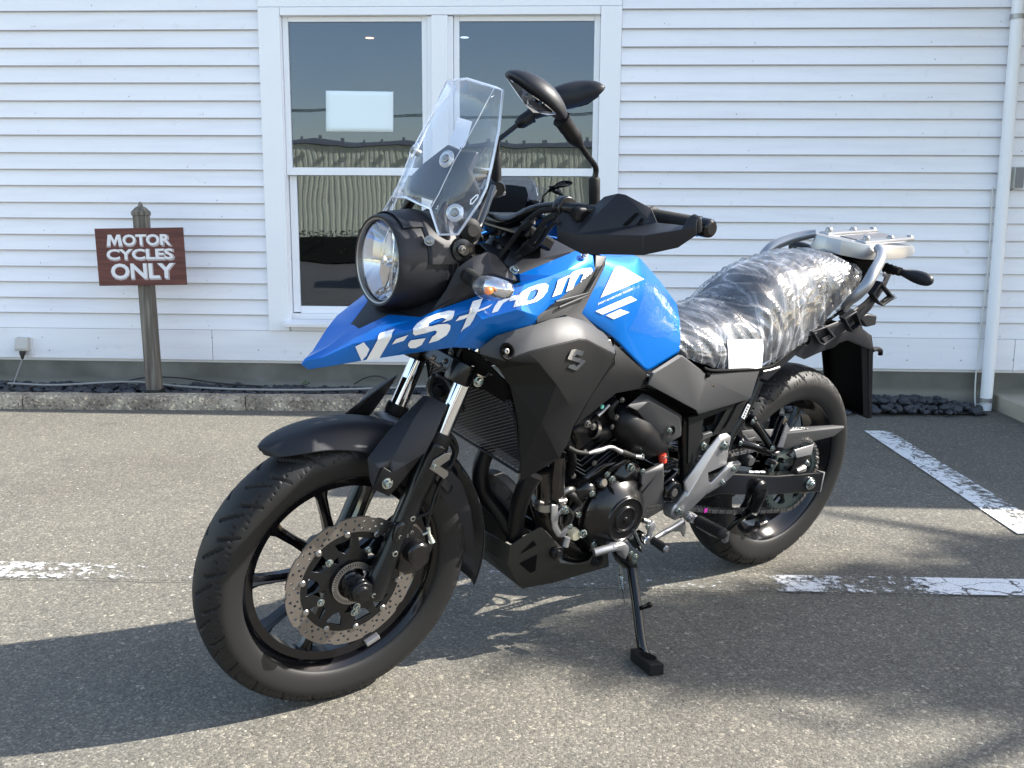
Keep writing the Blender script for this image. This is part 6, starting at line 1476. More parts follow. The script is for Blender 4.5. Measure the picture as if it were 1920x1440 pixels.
lathe('generator_cover', [(.095, -.012), (.0945, .004), (.090, .014), (.076, .028), (.066, .036), (.058, .041), (.0560, .046), (.0535, .0475), (.051, .0445), (.034, .044), (.0325, .048), (.029, .049), (.027, .045), (.006, .0455), (.0045, .049), (0, .049)], cc, (0, 1, 0), M_ENGINE, 96, sm=22, bev=.0006)
for a in (62, 128): 
    t = R(a); box('cover_rib', cc+V3((.081*math.cos(t), .020, .081*math.sin(t))), (.026, .020, .004), M_ENGINE, Matrix.Rotation(-t, 3, 'Y'), BIKE, .0012)
lathe('cover_flange', [(.100, -.018), (.101, -.010), (.098, -.007), (.090, -.006)], cc, (0, 1, 0), M_ENGINE, 96)
for x_, y_, r_ in ((1480, 330, .0085), (1645, 225, .011), (1755, 260, .007), (1165, 640, .010), (1215, 820, .0095), (1315, 920, .0075), (1300, 460, .0075), (1435, 285, .0065), (1060, 610, .0085), (1055, 520, .006)):
    bolt(B('c', x_, y_, .142 if x_ > 1250 else .135), r_, washer=x_ != 1165)
# upper casting with ribs and raised lettering block
facet('upper_case', 'c', [(1480, 290, .128), (1560, 200, .132), (1640, 170, .134), (1720, 190, .132), (1752, 270, .128), (1740, 330, .126), (1730, 400, .124), (1640, 385, .126), (1520, 360, .126), (1600, 330, .150), (1690, 250, .148)],
      [(0, 1, 2, 10, 9), (2, 3, 4, 10), (4, 5, 6, 10), (10, 6, 7, 9), (9, 7, 8, 0)], M_ENGINE, .02, mirror=False, bev=.004, smooth=20)
for i in range(4): tube('case_rib', Bv('c', (1450+i*26, 262-i*16, .136), (1500+i*24, 205-i*14, .144), (1570+i*14, 190-i*4, .142)), .005, M_ENGINE, 10, 5)
tube('case_rib', Bv('c', (1500, 370, .134), (1600, 385, .142), (1720, 395, .136)), .006, M_ENGINE, 10, 5)
facet('cover_spur', 'c', [(1655, 520, .148), (1672, 445, .148), (1728, 415, .148), (1690, 515, .148)], [(0, 1, 2, 3)], M_STEEL, .01, mirror=False, bev=.002)
# starter pipe, oil pipe, unions
tube('starter_motor', Bv('c', (1160, 430, .10), (1250, 420, .12), (1300, 460, .13)), [.03, .026, .012], M_ENGINE, 20, 3)
lathe('filler_plug', [(0, .014), (.010, .014), (.013, .010), (.013, 0)], B('c', 1370, 360, .13), (-.1, 1, .4), mat('worn black plug', (.10, .10, .10), .3, metal=.8), 12, bev=.001)
tube('water_pipe', Bv('c', (1020, 470, .12), (1060, 432, .125), (1110, 418, .125), (1135, 425, .10)), .007, M_STEEL, 14, 5)
tube('water_hose', Bv('c', (1050, 440, .11), (1130, 480, .12), (1180, 560, .12), (1110, 640, .12)), .009, M_RUBBER2, 12, 5)
tube('oil_hose', Bv('c', (1090, 600, .14), (1120, 660, .14), (1100, 720, .14)), .0035, M_RUBBER2, 8, 5)
facet('engine_stay', 'c', [(935, 560, .142), (995, 560, .142), (990, 640, .144), (1040, 575, .146), (1075, 585, .146), (1080, 620, .146), (1030, 640, .145), (1000, 660, .144), (985, 740, .144), (1020, 810, .144), (1110, 740, .148), (1120, 770, .148), (1035, 855, .145), (985, 850, .144), (945, 780, .142), (930, 690, .141)],
      [(0, 1, 2, 15), (2, 3, 4, 5, 6, 7), (15, 2, 7, 8, 14), (14, 8, 9, 13), (9, 10, 11, 12, 13)], M_ALU, .006, mirror=False, bev=.0015)
bolt(B('c', 1060, 605, .148), .0085); bolt(B('c', 1105, 755, .150), .006)
tube('drain_stub', Bv('c', (1075, 850, .13), (1050, 930, .13)), [.008, .009], M_ALU, 12); lathe('sight_glass', [(0, .006), (.012, .006), (.014, .002), (.016, -.01)], B('c', 1145, 830, .125), (0, 1, 0), mat('cream sight ring', (.55, .5, .35), .3), 20)
# cylinder: finned block leaning forward
CYL = Matrix.Rotation(R(30), 3, 'Y'); cyb = B('c', 1190, 330, .0)
for i in range(12):
    s_ = .092-(.010 if i % 2 else 0)
    vs, fs = boxd(V3((cyb.x-.045, 0, cyb.z-.005))+CYL @ V3((0, 0, i*.0155)), .150, .205 if i % 3 else .215, .0045, CYL); bevel(link('cooling_fin', mesh('fin', vs, fs), M_ENGINE, BIKE), .0012, 1)
vs, fs = boxd(V3((cyb.x-.045, 0, cyb.z))+CYL @ V3((0, 0, .09)), .120, .185, .20, CYL); bevel(link('cylinder_block', mesh('blk', vs, fs), M_ENGINE, BIKE), .008)
vs, fs = boxd(V3((cyb.x-.045, 0, cyb.z))+CYL @ V3((0, 0, .225)), .150, .215, .075, CYL); bevel(link('cylinder_head', mesh('hd', vs, fs), M_ENGINE, BIKE), .014, 3)
for x_, y_ in ((1095, 165), (1130, 300), (1100, 100), (1235, 85), (1320, 185)): bolt(B('c', x_, y_, .112), .006, m=M_STEEL)
tube('spark_lead', Bv('z4', (730, 760, .13), (745, 850, .13), (730, 920, .125)), .011, M_DARK, 10, 4)
# sprocket cover
facet('sprocket_cover', 'z5', [(785, 808, .142), (985, 703, .142), (985, 900, .142), (985, 1130, .142), (700, 1292, .142), (740, 1180, .142), (700, 1110, .142), (770, 990, .142), (780, 1000, .150), (975, 760, .150)],
      [(0, 1, 9), (0, 9, 8, 7), (9, 1, 2), (8, 9, 2, 3, 4, 5, 6, 7)], M_COVER, .012, mirror=False, bev=.003, key='spk', smooth=12)
decal('cover_bar', 'z5', [[(830, 1110), (845, 1095), (955, 1075), (958, 1090)]], 'spk', M_STEEL, BIKE, .002, 14)
tm = text_mesh('SUZUKI', 1, .01, .1, 1.05); xs_ = [v.co.x for v in tm.vertices]; W_ = max(xs_)-min(xs_)
for v in tm.vertices: u_ = v.co.x/W_; v.co = V3((820+u_*135, -(1150-u_*36-v.co.y*38), 0))
decal('cover_lettering', 'z5', None, 'spk', M_STEEL, BIKE, .002, 14, text=tm)
tube('case_bead', Bv('z5', (700, 1290, .15), (735, 1190, .15), (705, 1110, .15), (690, 1060, .15)), .002, M_STEEL, 6, 4)
# ---- exhaust headers and collector
for (pp, rr) in (([(850, 250, .11), (868, 400, .11), (872, 550, .112), (900, 640, .11), (940, 760, .10), (1000, 860, .09), (1100, 960, .07)], .0185), ([(985, 120, .115), (975, 300, .118), (965, 480, .118), (960, 600, .112), (960, 720, .105), (1010, 850, .09), (1120, 950, .06)], .0205)):
    tube('header_pipe', Bv('c', *pp), rr, M_HEADER, 24, 6)
tube('collector', Bv('c', (890, 600, .10), (905, 720, .095), (960, 850, .085), (1080, 960, .07), (1300, 1030, .05)), [.030, .032, .030, .027, .026], mat('dark exhaust steel', (.05, .045, .04), .35, metal=.8), 24, 5)
for x_, y_, r_ in ((870, 560, .0205), (965, 515, .0225)):
    lathe('pipe_clamp', [(r_-.001, -.008), (r_+.003, -.008), (r_+.003, .008), (r_-.001, .008)], B('c', x_, y_, .112), (.05, 0, 1), M_STEEL, 28, close=True)
tube('clamp_bolt', Bv('c', (990, 530, .14), (1055, 522, .14)), [.0055, .007], M_STEEL, 12); tube('clamp_bolt', Bv('c', (815, 535, .135), (850, 545, .135)), .005, M_STEEL, 12)
# silencer on the right side
tube('muffler', [V3((.30, -.17, .34)), V3((.12, -.20, .38)), V3((-.10, -.21, .44)), V3((-.26, -.21, .48))], [.035, .060, .066, .058], mat('black muffler', (.015, .015, .016), .35), 28, 5)
tube('exhaust_pipe', [V3((.72, -.03, .24)), V3((.55, -.10, .25)), V3((.40, -.15, .31)), V3((.28, -.17, .345))], .024, M_HEADER, 20, 5)
# ---- down tubes and bash plate
tube('engine_guard', Bv('c', (365, 20, .0), (300, 200, .0), (290, 350, .005), (330, 470, .01), (440, 610, .03), (540, 740, .05), (600, 830, .06)), .0195, M_PLASTIC2, 20, 6)
tube('engine_guard', Bv('c', (770, 280, .13), (690, 420, .12), (640, 560, .10), (615, 700, .08), (595, 860, .065)), [.0225, .021, .020, .0195, .0195], M_PLASTIC2, 20, 6)
tube('engine_guard', Bv('c', (720, 500, .06), (770, 640, .07), (815, 760, .09)), .008, M_FORKLEG, 12)
lathe('radiator_fan', [(0, .0), (.02, .0), (.024, .006), (.062, .004), (.066, -.002), (.066, -.02)], onrad('c', 470, 300)+V3((-.05, -.05, -.07)), (-.8, -.2, .3), mat('grey fan plastic', (.10, .095, .09), .5), 24)
facet('skid_plate', 'c', [(820, 768, .125), (845, 770, .128), (895, 810, .130), (1000, 925, .132), (1040, 1010, .130), (1010, 1030, .128), (1015, 1085, .128), (1150, 1100, .130), (1260, 1080, .132), (1310, 1010, .130), (1440, 975, .128), (1450, 1115, .122), (960, 1262, .110), (690, 1310, .085), (640, 1290, .080), (535, 1085, .085), (560, 930, .088), (650, 865, .100), (860, 880, .122), (980, 1130, .118)],
      [(0, 1, 2, 18), (0, 18, 17), (2, 3, 4, 5, 6, 18), (18, 6, 19), (19, 6, 7, 8), (19, 8, 11, 12), (8, 9, 10, 11), (17, 18, 19, 12, 13, 14, 15, 16)], M_SKID, .003, bev=.002, key='skid', mirror=True, smooth=14)
q = [B('c', *p) for p in ((560, 930, .088), (535, 1085, .085), (640, 1290, .080), (690, 1310, .085))]
facet('skid_nose', None, q+[V3((p.x+.012*(1 if i < 2 else 0), 0, p.z)) for i, p in enumerate(q)], [(0, 1, 5, 4), (1, 2, 6, 5), (2, 3, 7, 6)], M_SKID, .003, sym=True, bev=.002)
for pts in ([(645, 1003), (765, 880), (798, 918)], [(640, 1085), (690, 1060), (800, 1005), (785, 1150), (740, 1170)]): decal('skid_cutout', 'c', [pts], 'skid', M_DARK, BIKE, .0016, 12)
for x_, y_, r_ in ((985, 990, .015), (1345, 1060, .015)): lathe('plate_bush', [(0, .008), (r_*.45, .008), (r_*.6, .003), (r_, .004), (r_*1.15, 0), (r_*1.15, -.01)], B('c', x_, y_, .134), (0, 1, 0), M_PLASTIC2, 24)
tube('exhaust_rail', Bv('c', (1020, 1010, .10), (1080, 1040, .10), (1180, 1050, .10), (1290, 1010, .10)), .010, M_HEADER, 14, 5)
# ---- side stand
tube('stand_bar', Bv('c', (1315, 990, .165), (1400, 965, .172), (1500, 940, .178)), .010, M_ALU, 18)
facet('stand_bracket', 'c', [(1490, 935, .186), (1600, 905, .186), (1635, 940, .186), (1630, 990, .186), (1600, 1060, .186), (1560, 985, .186), (1500, 985, .186)], [(0, 1, 2, 3, 4, 5, 6)], M_ALU, .03, mirror=False, bev=.004)
facet('stand_bracket', 'c', [(1530, 985, .15), (1640, 1000, .15), (1700, 1060, .155), (1720, 1140, .16), (1640, 1150, .16), (1570, 1080, .155)], [(0, 1, 2, 3, 4, 5)], M_FORKLEG, .03, mirror=False, bev=.005)
facet('switch_bracket', 'c', [(1610, 830, .165), (1680, 780, .165), (1740, 940, .168), (1755, 1000, .17), (1700, 960, .168), (1640, 880, .165)], [(0, 1, 2, 3, 4, 5)], M_FORKLEG, .02, mirror=False, bev=.003)
tube('bright_strip', Bv('c', (1670, 785, .170), (1740, 940, .172)), .004, M_ZINC, 8)
for x_, y_, r_ in ((1650, 850, .007), (1650, 1000, .008), (1690, 1030, .009), (1680, 1065, .007)): bolt(B('c', x_, y_, .168), r_)
FT = BIKE.matrix_world.inverted()
fg = V3((.759, .316, .055))   # where the foot rests on the ground
l0, l1 = B('k', 665, 600, .168), B('k', 735, 1130, .285)
tube('stand_leg', [l0, l0.lerp(l1, .5), l1, B('k', 775, 1190, .300)], [.0125, .0120, .0120, .010], M_GLOSS, 20, 5)
tube('stand_peg', Bv('k', (700, 875, .225), (755, 855, .245), (790, 842, .258)), [.0055, .0055, .007], M_GLOSS, 12)
lathe('peg_tip', [(0, .006), (.006, .005), (.0075, 0), (.006, -.005), (0, -.006)], B('k', 786, 842, .257), (1, .6, 0), M_GLOSS, 14)
# foot block: horseshoe rubber on the ground (world-level plane)
WI = BM4.inverted()
def gp(px, py, z=0.): return G(px, py, z)
ft_ = [gp(1000+x_/3.6, 900+y_/3.6, .030) for x_, y_ in ((650, 1132), (672, 1130), (880, 1238), (785, 1242))]
top = [gp(1000+x_/3.6, 900+y_/3.6, .030) for x_, y_ in ((652, 1135), (700, 1130), (885, 1238), (785, 1246))]
bot = [V3((p.x, p.y, .001)) for p in top]
vs = [WI @ p for p in top+bot]; me = mesh('foot', vs, [(0, 1, 2, 3), (7, 6, 5, 4), (0, 4, 5, 1), (1, 5, 6, 2), (2, 6, 7, 3), (3, 7, 4, 0)]); recalc(me); bevel(link('stand_foot', me, M_RUBBER2, BIKE), .003)
hs = [gp(1000+x_/3.6, 900+y_/3.6, .0308) for x_, y_ in ((715, 1160), (760, 1160), (820, 1185), (838, 1205), (810, 1217), (770, 1210), (735, 1190))]
link('foot_recess', mesh('h', [WI @ p for p in hs], [tuple(range(7))]), M_DARK, BIKE)
# spring
sp0, sp1 = B('k', 590, 640, .16), B('k', 600, 740, .17); pts = []
for i in range(64):
    t = i/63; a = t*2*math.pi*8; x_, y_, a_ = frame(sp1-sp0); pts.append(sp0.lerp(sp1, t)+.0062*(x_*math.cos(a)+y_*math.sin(a)))
tube('stand_spring', pts, .0016, M_ZINC, 6); tube('spring_hook', Bv('k', (585, 570, .155), (592, 610, .158), (590, 640, .16)), .0018, M_ZINC, 6); tube('spring_hook', Bv('k', (600, 740, .17), (610, 790, .175), (620, 838, .18), (640, 835, .185)), .0018, M_ZINC, 6)

# ---- foot control bracket (cast alloy), pegs, gear lever
facet('footrest_bracket', 'z5', [(1480, 455, .150), (1550, 436, .150), (1592, 472, .152), (1560, 660, .154), (1548, 730, .154), (1560, 700, .152), (1650, 680, .152), (1685, 715, .152), (1560, 870, .154), (1480, 930, .156), (1365, 998, .158), (1250, 1110, .160), (1180, 1180, .160), (1140, 1215, .158), (1080, 1190, .158), (1070, 1130, .158), (1180, 960, .160), (1168, 885, .158), (1245, 775, .158), (1335, 640, .154),
                                 (1480, 700, .162), (1385, 800, .164), (1390, 880, .164), (1345, 760, .166), (1200, 1010, .170), (1500, 500, .160)],
      [(0, 1, 2, 25), (25, 2, 3, 20), (0, 25, 23, 18, 19), (25, 20, 21, 23), (20, 3, 4, 21) , (21, 22, 24, 23), (23, 24, 16, 17, 18), (4, 5, 6, 8, 22, 21) if False else (22, 9, 10, 24), (24, 10, 11, 12, 13, 14, 15, 16)], M_ALU, .012, mirror=True, bev=.003, smooth=16)
facet('bracket_arm', 'z5', [(1545, 735, .158), (1560, 702, .150), (1650, 682, .150), (1686, 714, .152), (1640, 790, .158), (1560, 870, .160), (1480, 930, .162), (1368, 998, .162), (1372, 930, .160), (1500, 800, .160), (1600, 735, .164)],
      [(0, 1, 2, 3, 10), (0, 10, 9), (3, 4, 10), (10, 4, 5, 6, 9), (9, 6, 7, 8)], M_ALU, .010, mirror=True, bev=.003, smooth=16)
for x_, y_, r_ in ((1530, 560, .0115), (1615, 765, .008), (1515, 888, .0075), (1118, 1148, .010)): bolt(B('z5', x_, y_, .164), r_)
lathe('bracket_boss', [(0, .0), (.020, .0), (.024, -.004), (.025, -.03)], B('z5', 1115, 1150, .160), (0, 1, 0), M_ALU, 28)
facet('footpeg_mount', 'z5', [(1160, 1160, .165), (1200, 1140, .175), (1275, 1190, .20), (1240, 1260, .20), (1180, 1240, .18), (1145, 1200, .165)], [(0, 1, 2, 3, 4, 5)], M_ALU, .02, mirror=True, bev=.004)
bolt(B('z5', 1218, 1200, .205), .0095, m=M_ALU)
def peg(k_, a, b, ra, rb, mirrorit=True):
    for s in ((1, -1) if mirrorit else (1,)):
        S_ = (lambda p: p) if s > 0 else mir
        pts = []; rr = []; n = 42
        for i in range(n): t = i/(n-1); pts.append(S_(a.lerp(b, t))); r_ = ra+(rb-ra)*t; rr.append(r_*(.93 if (i % 4) < 2 else 1.0)*(1 if i not in (0, n-1) else .7))
        tube('footpeg', pts, rr, M_RUBBER2, 20)
pa, pb = B('z5', 1290, 1228, .205), B('z5', 1520, 1350, .315)
peg('z5', pa, pb, .0145, .0150)
facet('peg_plate', 'z5', [(1255, 1245, .20), (1270, 1290, .205), (1400, 1370, .255), (1500, 1400, .295), (1500, 1425, .298), (1530, 1438, .31), (1542, 1340, .318), (1480, 1370, .29), (1330, 1300, .23)], [(0, 1, 2, 8), (8, 2, 3, 7), (7, 3, 4, 5, 6)], M_ALU, .012, mirror=True, bev=.002)
tube('gear_lever', Bv('z5', (1150, 1240, .175), (1060, 1295, .175), (960, 1350, .175), (890, 1392, .178)), [.008, .0065, .0065, .006], M_ALU, 14)
facet('gear_lever_web', 'z5', [(1175, 1230, .172), (1190, 1290, .172), (1165, 1380, .172), (1140, 1330, .172), (1060, 1330, .172), (930, 1400, .172), (900, 1395, .172), (1130, 1245, .172)], [(0, 1, 2, 3), (0, 3, 4, 5, 6, 7)], M_ALU, .006, mirror=False, bev=.0015)
peg('k', B('k', 805, 405, .20), B('k', 895, 465, .245), .0105, .0115, False)
lathe('lever_tip', [(0, .004), (.007, .003), (.009, -.002)], B('k', 897, 466, .246), B('k', 895, 465, .245)-B('k', 805, 405, .20), M_ALU, 16)
facet('shift_link', 'k', [(790, 300, .17), (815, 278, .17), (832, 300, .172), (830, 330, .172), (810, 350, .172), (805, 390, .172), (780, 392, .17), (782, 340, .17), (765, 325, .17)], [(0, 1, 2, 3, 4, 7, 8), (4, 5, 6, 7)], M_ALU, .01, mirror=False, bev=.002)
bolt(B('k', 775, 318, .175), .006); tube('shift_shaft', Bv('k', (790, 290, .16), (740, 270, .15)), .007, M_STEEL, 12)
lathe('lever_pivot', [(0, .01), (.010, .01), (.013, .004), (.013, -.03)], B('k', 758, 402, .165), (0, 1, 0), M_CHROME, 20)

# ---- swingarm, chain, sprocket, guards
prism('swingarm', 'e', [(380, 676), (420, 672), (700, 688), (760, 688), (860, 680), (1132, 658), (1098, 815), (1000, 822), (660, 840), (300, 835), (120, 880), (60, 800)], .130, .034, M_FORKLEG, mirror=True, bev=.003)
facet('swingarm_cap', 'e', [(1062, 640, .128), (1132, 658, .131), (1098, 815, .131), (1090, 815, .131), (1120, 665, .132)], [(0, 1, 4), (1, 2, 3, 4)], M_ALU, .002, bev=.0005)
for i in range(3): tube('slider_mark', Bv('e', (525+i*45, 655, .118), (560+i*45, 657, .118)), .003, M_WHITE, 6)
lathe('axle_nut', [(0, .014), (.007, .014), (.0085, .009), (.0135, .009), (.0145, .003), (.019, .002), (.019, -.002)], B('e', 1012, 748, .133), (0, 1, 0), M_ZINC, 24, bev=.0006)
lathe('hub_drive', [(0, .075), (.028, .075), (.034, .070), (.046, .066), (.052, .05), (.052, .03)], (0, 0, RR_), (0, 1, 0), M_GLOSS, 40)
teeth = []
nt_ = 45
for i in range(nt_):
    for dd, rr in ((-.30, .1075), (-.12, .1155), (.12, .1155), (.30, .1075)): a = 2*math.pi*(i+dd)/nt_; teeth.append((rr*math.cos(a), rr*math.sin(a)))
lp = [teeth, circ2(0, 0, .034, 40)]
for i in range(5):
    t = R(10)+2*math.pi*i/5; lp.append([(rr*math.cos(t+da), rr*math.sin(t+da)) for da, rr in ((-.46, .088), (-.2, .094), (.2, .094), (.46, .088), (.22, .062), (0, .054), (-.22, .062))])
M_SPR = mat('grey green sprocket', (.12, .15, .145), .35, metal=.6)
YS = .082
cutplate('rear_sprocket', lp, .007, M_SPR, Matrix(((1, 0, 0, 0), (0, 0, 1, YS), (0, 1, 0, RR_), (0, 0, 0, 1))), BIKE, 0)
for i in range(5): t = R(46)+2*math.pi*i/5; bolt(V3((.050*math.cos(t), YS+.005, RR_+.050*math.sin(t))), .008, m=M_STEEL)
fs_c = (.655, .39); rf_, rb_ = .037, .1125
def chainpath():
    P = []; import math as m_
    # rear wrap from top to bottom going backwards, then lower run, front wrap, upper run
    for i in range(60): a = R(95)+R(172)*i/59; P.append((rb_*m_.cos(a), RR_+rb_*m_.sin(a)))
    x0, z0 = P[-1]; x1, z1 = fs_c[0]-.01, fs_c[1]-rf_
    for i in range(1, 80): t = i/80; P.append((x0+(x1-x0)*t, z0+(z1-z0)*t-.016*math.sin(math.pi*t)))
    for i in range(20): a = R(-95)+R(185)*i/19; P.append((fs_c[0]+rf_*m_.cos(a), fs_c[1]+rf_*m_.sin(a)))
    x0, z0 = P[-1]; x1, z1 = P[0]
    for i in range(1, 60): t = i/60; P.append((x0+(x1-x0)*t, z0+(z1-z0)*t))
    P.append(P[0]); return P
CP = chainpath(); Lc = [0]
for a, b in zip(CP, CP[1:]): Lc.append(Lc[-1]+math.dist(a, b))
def atl(s):
    s %= Lc[-1]
    for i in range(len(Lc)-1):
        if Lc[i+1] >= s: t = (s-Lc[i])/(Lc[i+1]-Lc[i]); return V3((CP[i][0]+(CP[i+1][0]-CP[i][0])*t, 0, CP[i][1]+(CP[i+1][1]-CP[i][1])*t))
npit = int(Lc[-1]/.0158); pit = Lc[-1]/npit; parts = []
for i in range(npit):
    a, b = atl(i*pit), atl((i+1)*pit); d_ = (b-a).normalized(); u_ = V3((-d_.z, 0, d_.x)); yo = .0065 if i % 2 else .0092
    for s in (-1, 1):
        pts = []
        for e, (c_, sg) in enumerate(((a, -1), (b, 1))):
            for an in (-80, -30, 30, 80): t = R(an); pts.append(c_+d_*(.0068*math.cos(t)*sg)+u_*(.0068*math.sin(t)*sg))
            if e == 0: pts.append((a+b)/2-u_*-.0048 if False else (a+b)/2+u_*(-.0048)*-1 if False else (a+b)/2+u_*(-.0048))
        pts.append((a+b)/2+u_*.0048)
        n_ = len(pts); y0 = YS+s*yo
        vs = [V3((p.x, y0-.0011, p.z)) for p in pts]+[V3((p.x, y0+.0011, p.z)) for p in pts]
        # order around the centre for a clean outline
        m0 = (a+b)/2; order = sorted(range(n_), key=lambda q_: math.atan2((pts[q_]-m0).dot(u_), (pts[q_]-m0).dot(d_)))
        fs = [tuple(order), tuple(n_+q_ for q_ in reversed(order))]+[(order[q_], order[(q_+1) % n_], n_+order[(q_+1) % n_], n_+order[q_]) for q_ in range(n_)]
        parts.append((vs, fs))
    parts.append(tube_data([V3((a.x, YS-.0115, a.z)), V3((a.x, YS+.0118, a.z))], .0032, 7))
v_, f_ = join(parts); me = mesh('chain', v_, f_); recalc(me); CHN = link('drive_chain', me, mat('oiled chain steel', (.33, .32, .31), .3, metal=1), BIKE, smooth=35)
pk = B('e', 182, 962, YS+.012); box('paint_mark', pk, (.012, .003, .012), M_PINK, parent=CHN, bev=.001)
facet('chain_guard', 'e', [(470, 330, .085), (560, 318, .085), (720, 315, .088), (830, 352, .100), (1285, 303, .082), (1205, 372, .082), (1050, 410, .085), (815, 478, .098), (700, 420, .10), (480, 400, .09), (850, 302, .066), (1275, 276, .060)],
      [(0, 1, 2, 3, 7, 8, 9), (3, 4, 5, 6, 7), (2, 10, 11, 4, 3)], M_GREY, .003, mirror=False, bev=.002, smooth=14, key='guardc')
decal('warning_sticker', 'e', [[(850, 300), (925, 296), (1003, 315), (845, 333)]], 'guardc', mat('grey sticker', (.35, .35, .35), .4), BIKE, .001, 16)
for i in range(6): decal('sticker_print', 'e', [[(858+i*22, 305+i*1.5), (872+i*22, 304+i*1.5), (874+i*22, 312+i*1.5), (860+i*22, 313+i*1.5)]], 'guardc', M_DARK, BIKE, .0016, 16)
facet('chain_adjuster_plate', 'e', [(888, 482, .108), (1045, 436, .104), (1022, 518, .108), (906, 545, .112)], [(0, 1, 2, 3)], M_ALU, .004, mirror=False, bev=.001)
facet('rear_torque_bracket', 'e', [(880, 470, .100), (906, 545, .108), (1022, 520, .108), (1005, 600, .108), (930, 650, .110), (860, 660, .110), (900, 560, .104)], [(0, 1, 6), (1, 2, 3, 4, 5, 6)], M_PLASTIC2, .006, mirror=False, bev=.002)
tube('adjuster_bolt', Bv('e', (900, 650, .125), (960, 625, .125)), [.008, .011], M_STEEL, 14); bolt(B('e', 990, 590, .118), .009)
# passenger footrest hanger
HG2 = [B('e', 560, 258, .145), B('e', 640, 360, .165), B('e', 715, 468, .19)]
tube('passenger_peg_hanger', HG2, [.0135, .0115, .0125], M_GLOSS, 18, 4, mirror=True); lathe('hanger_lug', [(0, .010), (.010, .010), (.0165, .004), (.019, -.012), (0, -.014)], HG2[0], (0, 1, 0), M_GLOSS, 24, mirror=True)
tube('passenger_peg_hanger', Bv('e', (462, 425, .145), (560, 450, .165), (690, 495, .185)), [.0125, .0105, .0115], M_GLOSS, 18, 4, mirror=True); lathe('hanger_lug', [(0, .010), (.009, .010), (.015, .004), (.017, -.012), (0, -.014)], B('e', 462, 428, .145), (0, 1, 0), M_GLOSS, 24, mirror=True)
for x_, y_, r_, l_ in ((560, 258, .0065, .157), (462, 428, .0060, .157), (715, 470, .0070, .205)): bolt(B('e', x_, y_, l_), r_)
peg_a, peg_b = B('e', 740, 480, .20), B('e', 828, 235, .20)
facet('passenger_footpeg', 'e', [(700, 470, .197), (735, 400, .197), (790, 245, .197), (815, 212, .197), (848, 240, .20), (838, 300, .204), (790, 470, .206), (760, 520, .204), (720, 515, .20)], [tuple(range(9))], M_GLOSS, .022, mirror=True, bev=.004)
facet('peg_tread', 'e', [(826, 266, .210), (846, 300, .208), (800, 462, .208), (758, 462, .210)], [(0, 1, 2, 3)], M_SILVER, .004, mirror=True, bev=.001)
for i in range(9): box('tread_tooth', B('e', 822-i*7.2, 280+i*20, .212), (.004, .003, .005), M_SILVER, parent=BIKE, bev=0)
facet('peg_foot', 'e', [(735, 505, .205), (770, 490, .205), (782, 520, .205), (755, 535, .205)], [(0, 1, 2, 3)], M_STEEL, .014, mirror=True, bev=.002)
# lower black torque link and chain tube, brake-side pieces
tube('lower_hugger_arm', Bv('e', (612, 790, .135), (600, 860, .14), (560, 950, .13)), [.024, .018, .016], M_FORKLEG, 18, 4)
lathe('hugger_boss', [(0, .012), (.018, .011), (.024, .004), (.026, -.02)], B('e', 610, 785, .140), (0, 1, 0), M_PLASTIC2, 28)
facet('lower_hugger', 'e', [(545, 858, .10), (640, 845, .13), (600, 940, .13), (540, 985, .12), (470, 1040, .10), (372, 1130, .085), (350, 1120, .085), (400, 1050, .085), (530, 920, .095)], [(0, 1, 2, 3, 8), (8, 3, 4, 7), (7, 4, 5, 6)], M_GLOSS, .006, mirror=False, bev=.002)
facet('rear_caliper_stay', 'e', [(545, 1030, -.03), (600, 1010, -.03), (600, 1100, -.03), (560, 1110, -.03)], [(0, 1, 2, 3)], M_DARK, .03, mirror=False, bev=.004)
tube('rear_brake_pin', Bv('e', (605, 1075, .03), (660, 1055, .03)), .006, M_STEEL, 10)
DR, MR_ = disc('rear_brake_disc', 0, RR_, -.075, .120, .085, RWH, th=.0045)
for x_, y_, r_, m_ in ((525, 565, .016, M_GREY), (370, 520, .006, M_STEEL), (725, 580, .006, M_STEEL), (780, 560, .008, M_GLOSS)): lathe('shock_bolt', [(0, .012), (r_*.8, .010), (r_, .002), (r_, -.02)], B('e', x_, y_, .09), (0, 1, 0), m_, 20)
facet('chain_slider', 'e', [(470, 330, .08), (520, 390, .10), (590, 375, .105), (520, 440, .105), (470, 400, .09)], [(0, 1, 3, 4), (1, 2, 3)], M_GREY, .004, mirror=False, bev=.002)
# ---- tail: side rails, hooks, mudguard
facet('tail_side', 'b', [(420, 1100, .135), (700, 860, .130), (735, 832, .130), (800, 770, .128), (850, 735, .128), (905, 757, .126), (1000, 718, .120), (1165, 592, .108), (1290, 460, .095), (1330, 350, .09), (1345, 400, .085), (1300, 500, .085), (1200, 650, .095), (1130, 720, .098), (1000, 810, .105), (955, 905, .112), (870, 935, .115), (752, 988, .122), (690, 960, .128), (500, 1130, .135), (735, 850, .134), (905, 780, .130), (1010, 745, .124), (1170, 620, .110)],
      [(0, 1, 18, 19), (1, 2, 20, 17, 18), (2, 3, 4, 5, 21, 20), (5, 6, 22, 21), (6, 7, 23, 22), (7, 8, 11, 12, 23), (8, 9, 10, 11), (20, 21, 14, 15, 16, 17), (21, 22, 13, 14), (22, 23, 12, 13)], M_PLASTIC, .006, bev=.003, smooth=18)
facet('tail_rail', 'b', [(415, 1090, .137), (430, 1130, .137), (590, 1000, .137), (700, 860, .134), (620, 930, .134)], [(0, 1, 2, 3, 4)], M_FORKLEG, .01, bev=.003)
tube('seat_base_rail', Bv('b', (70, 1045, .150), (130, 1062, .150), (300, 1058, .150), (470, 1045, .148), (560, 1010, .142), (760, 850, .134), (900, 730, .128), (1030, 640, .12)), .0045, M_DARK, 10, 4, mirror=True)
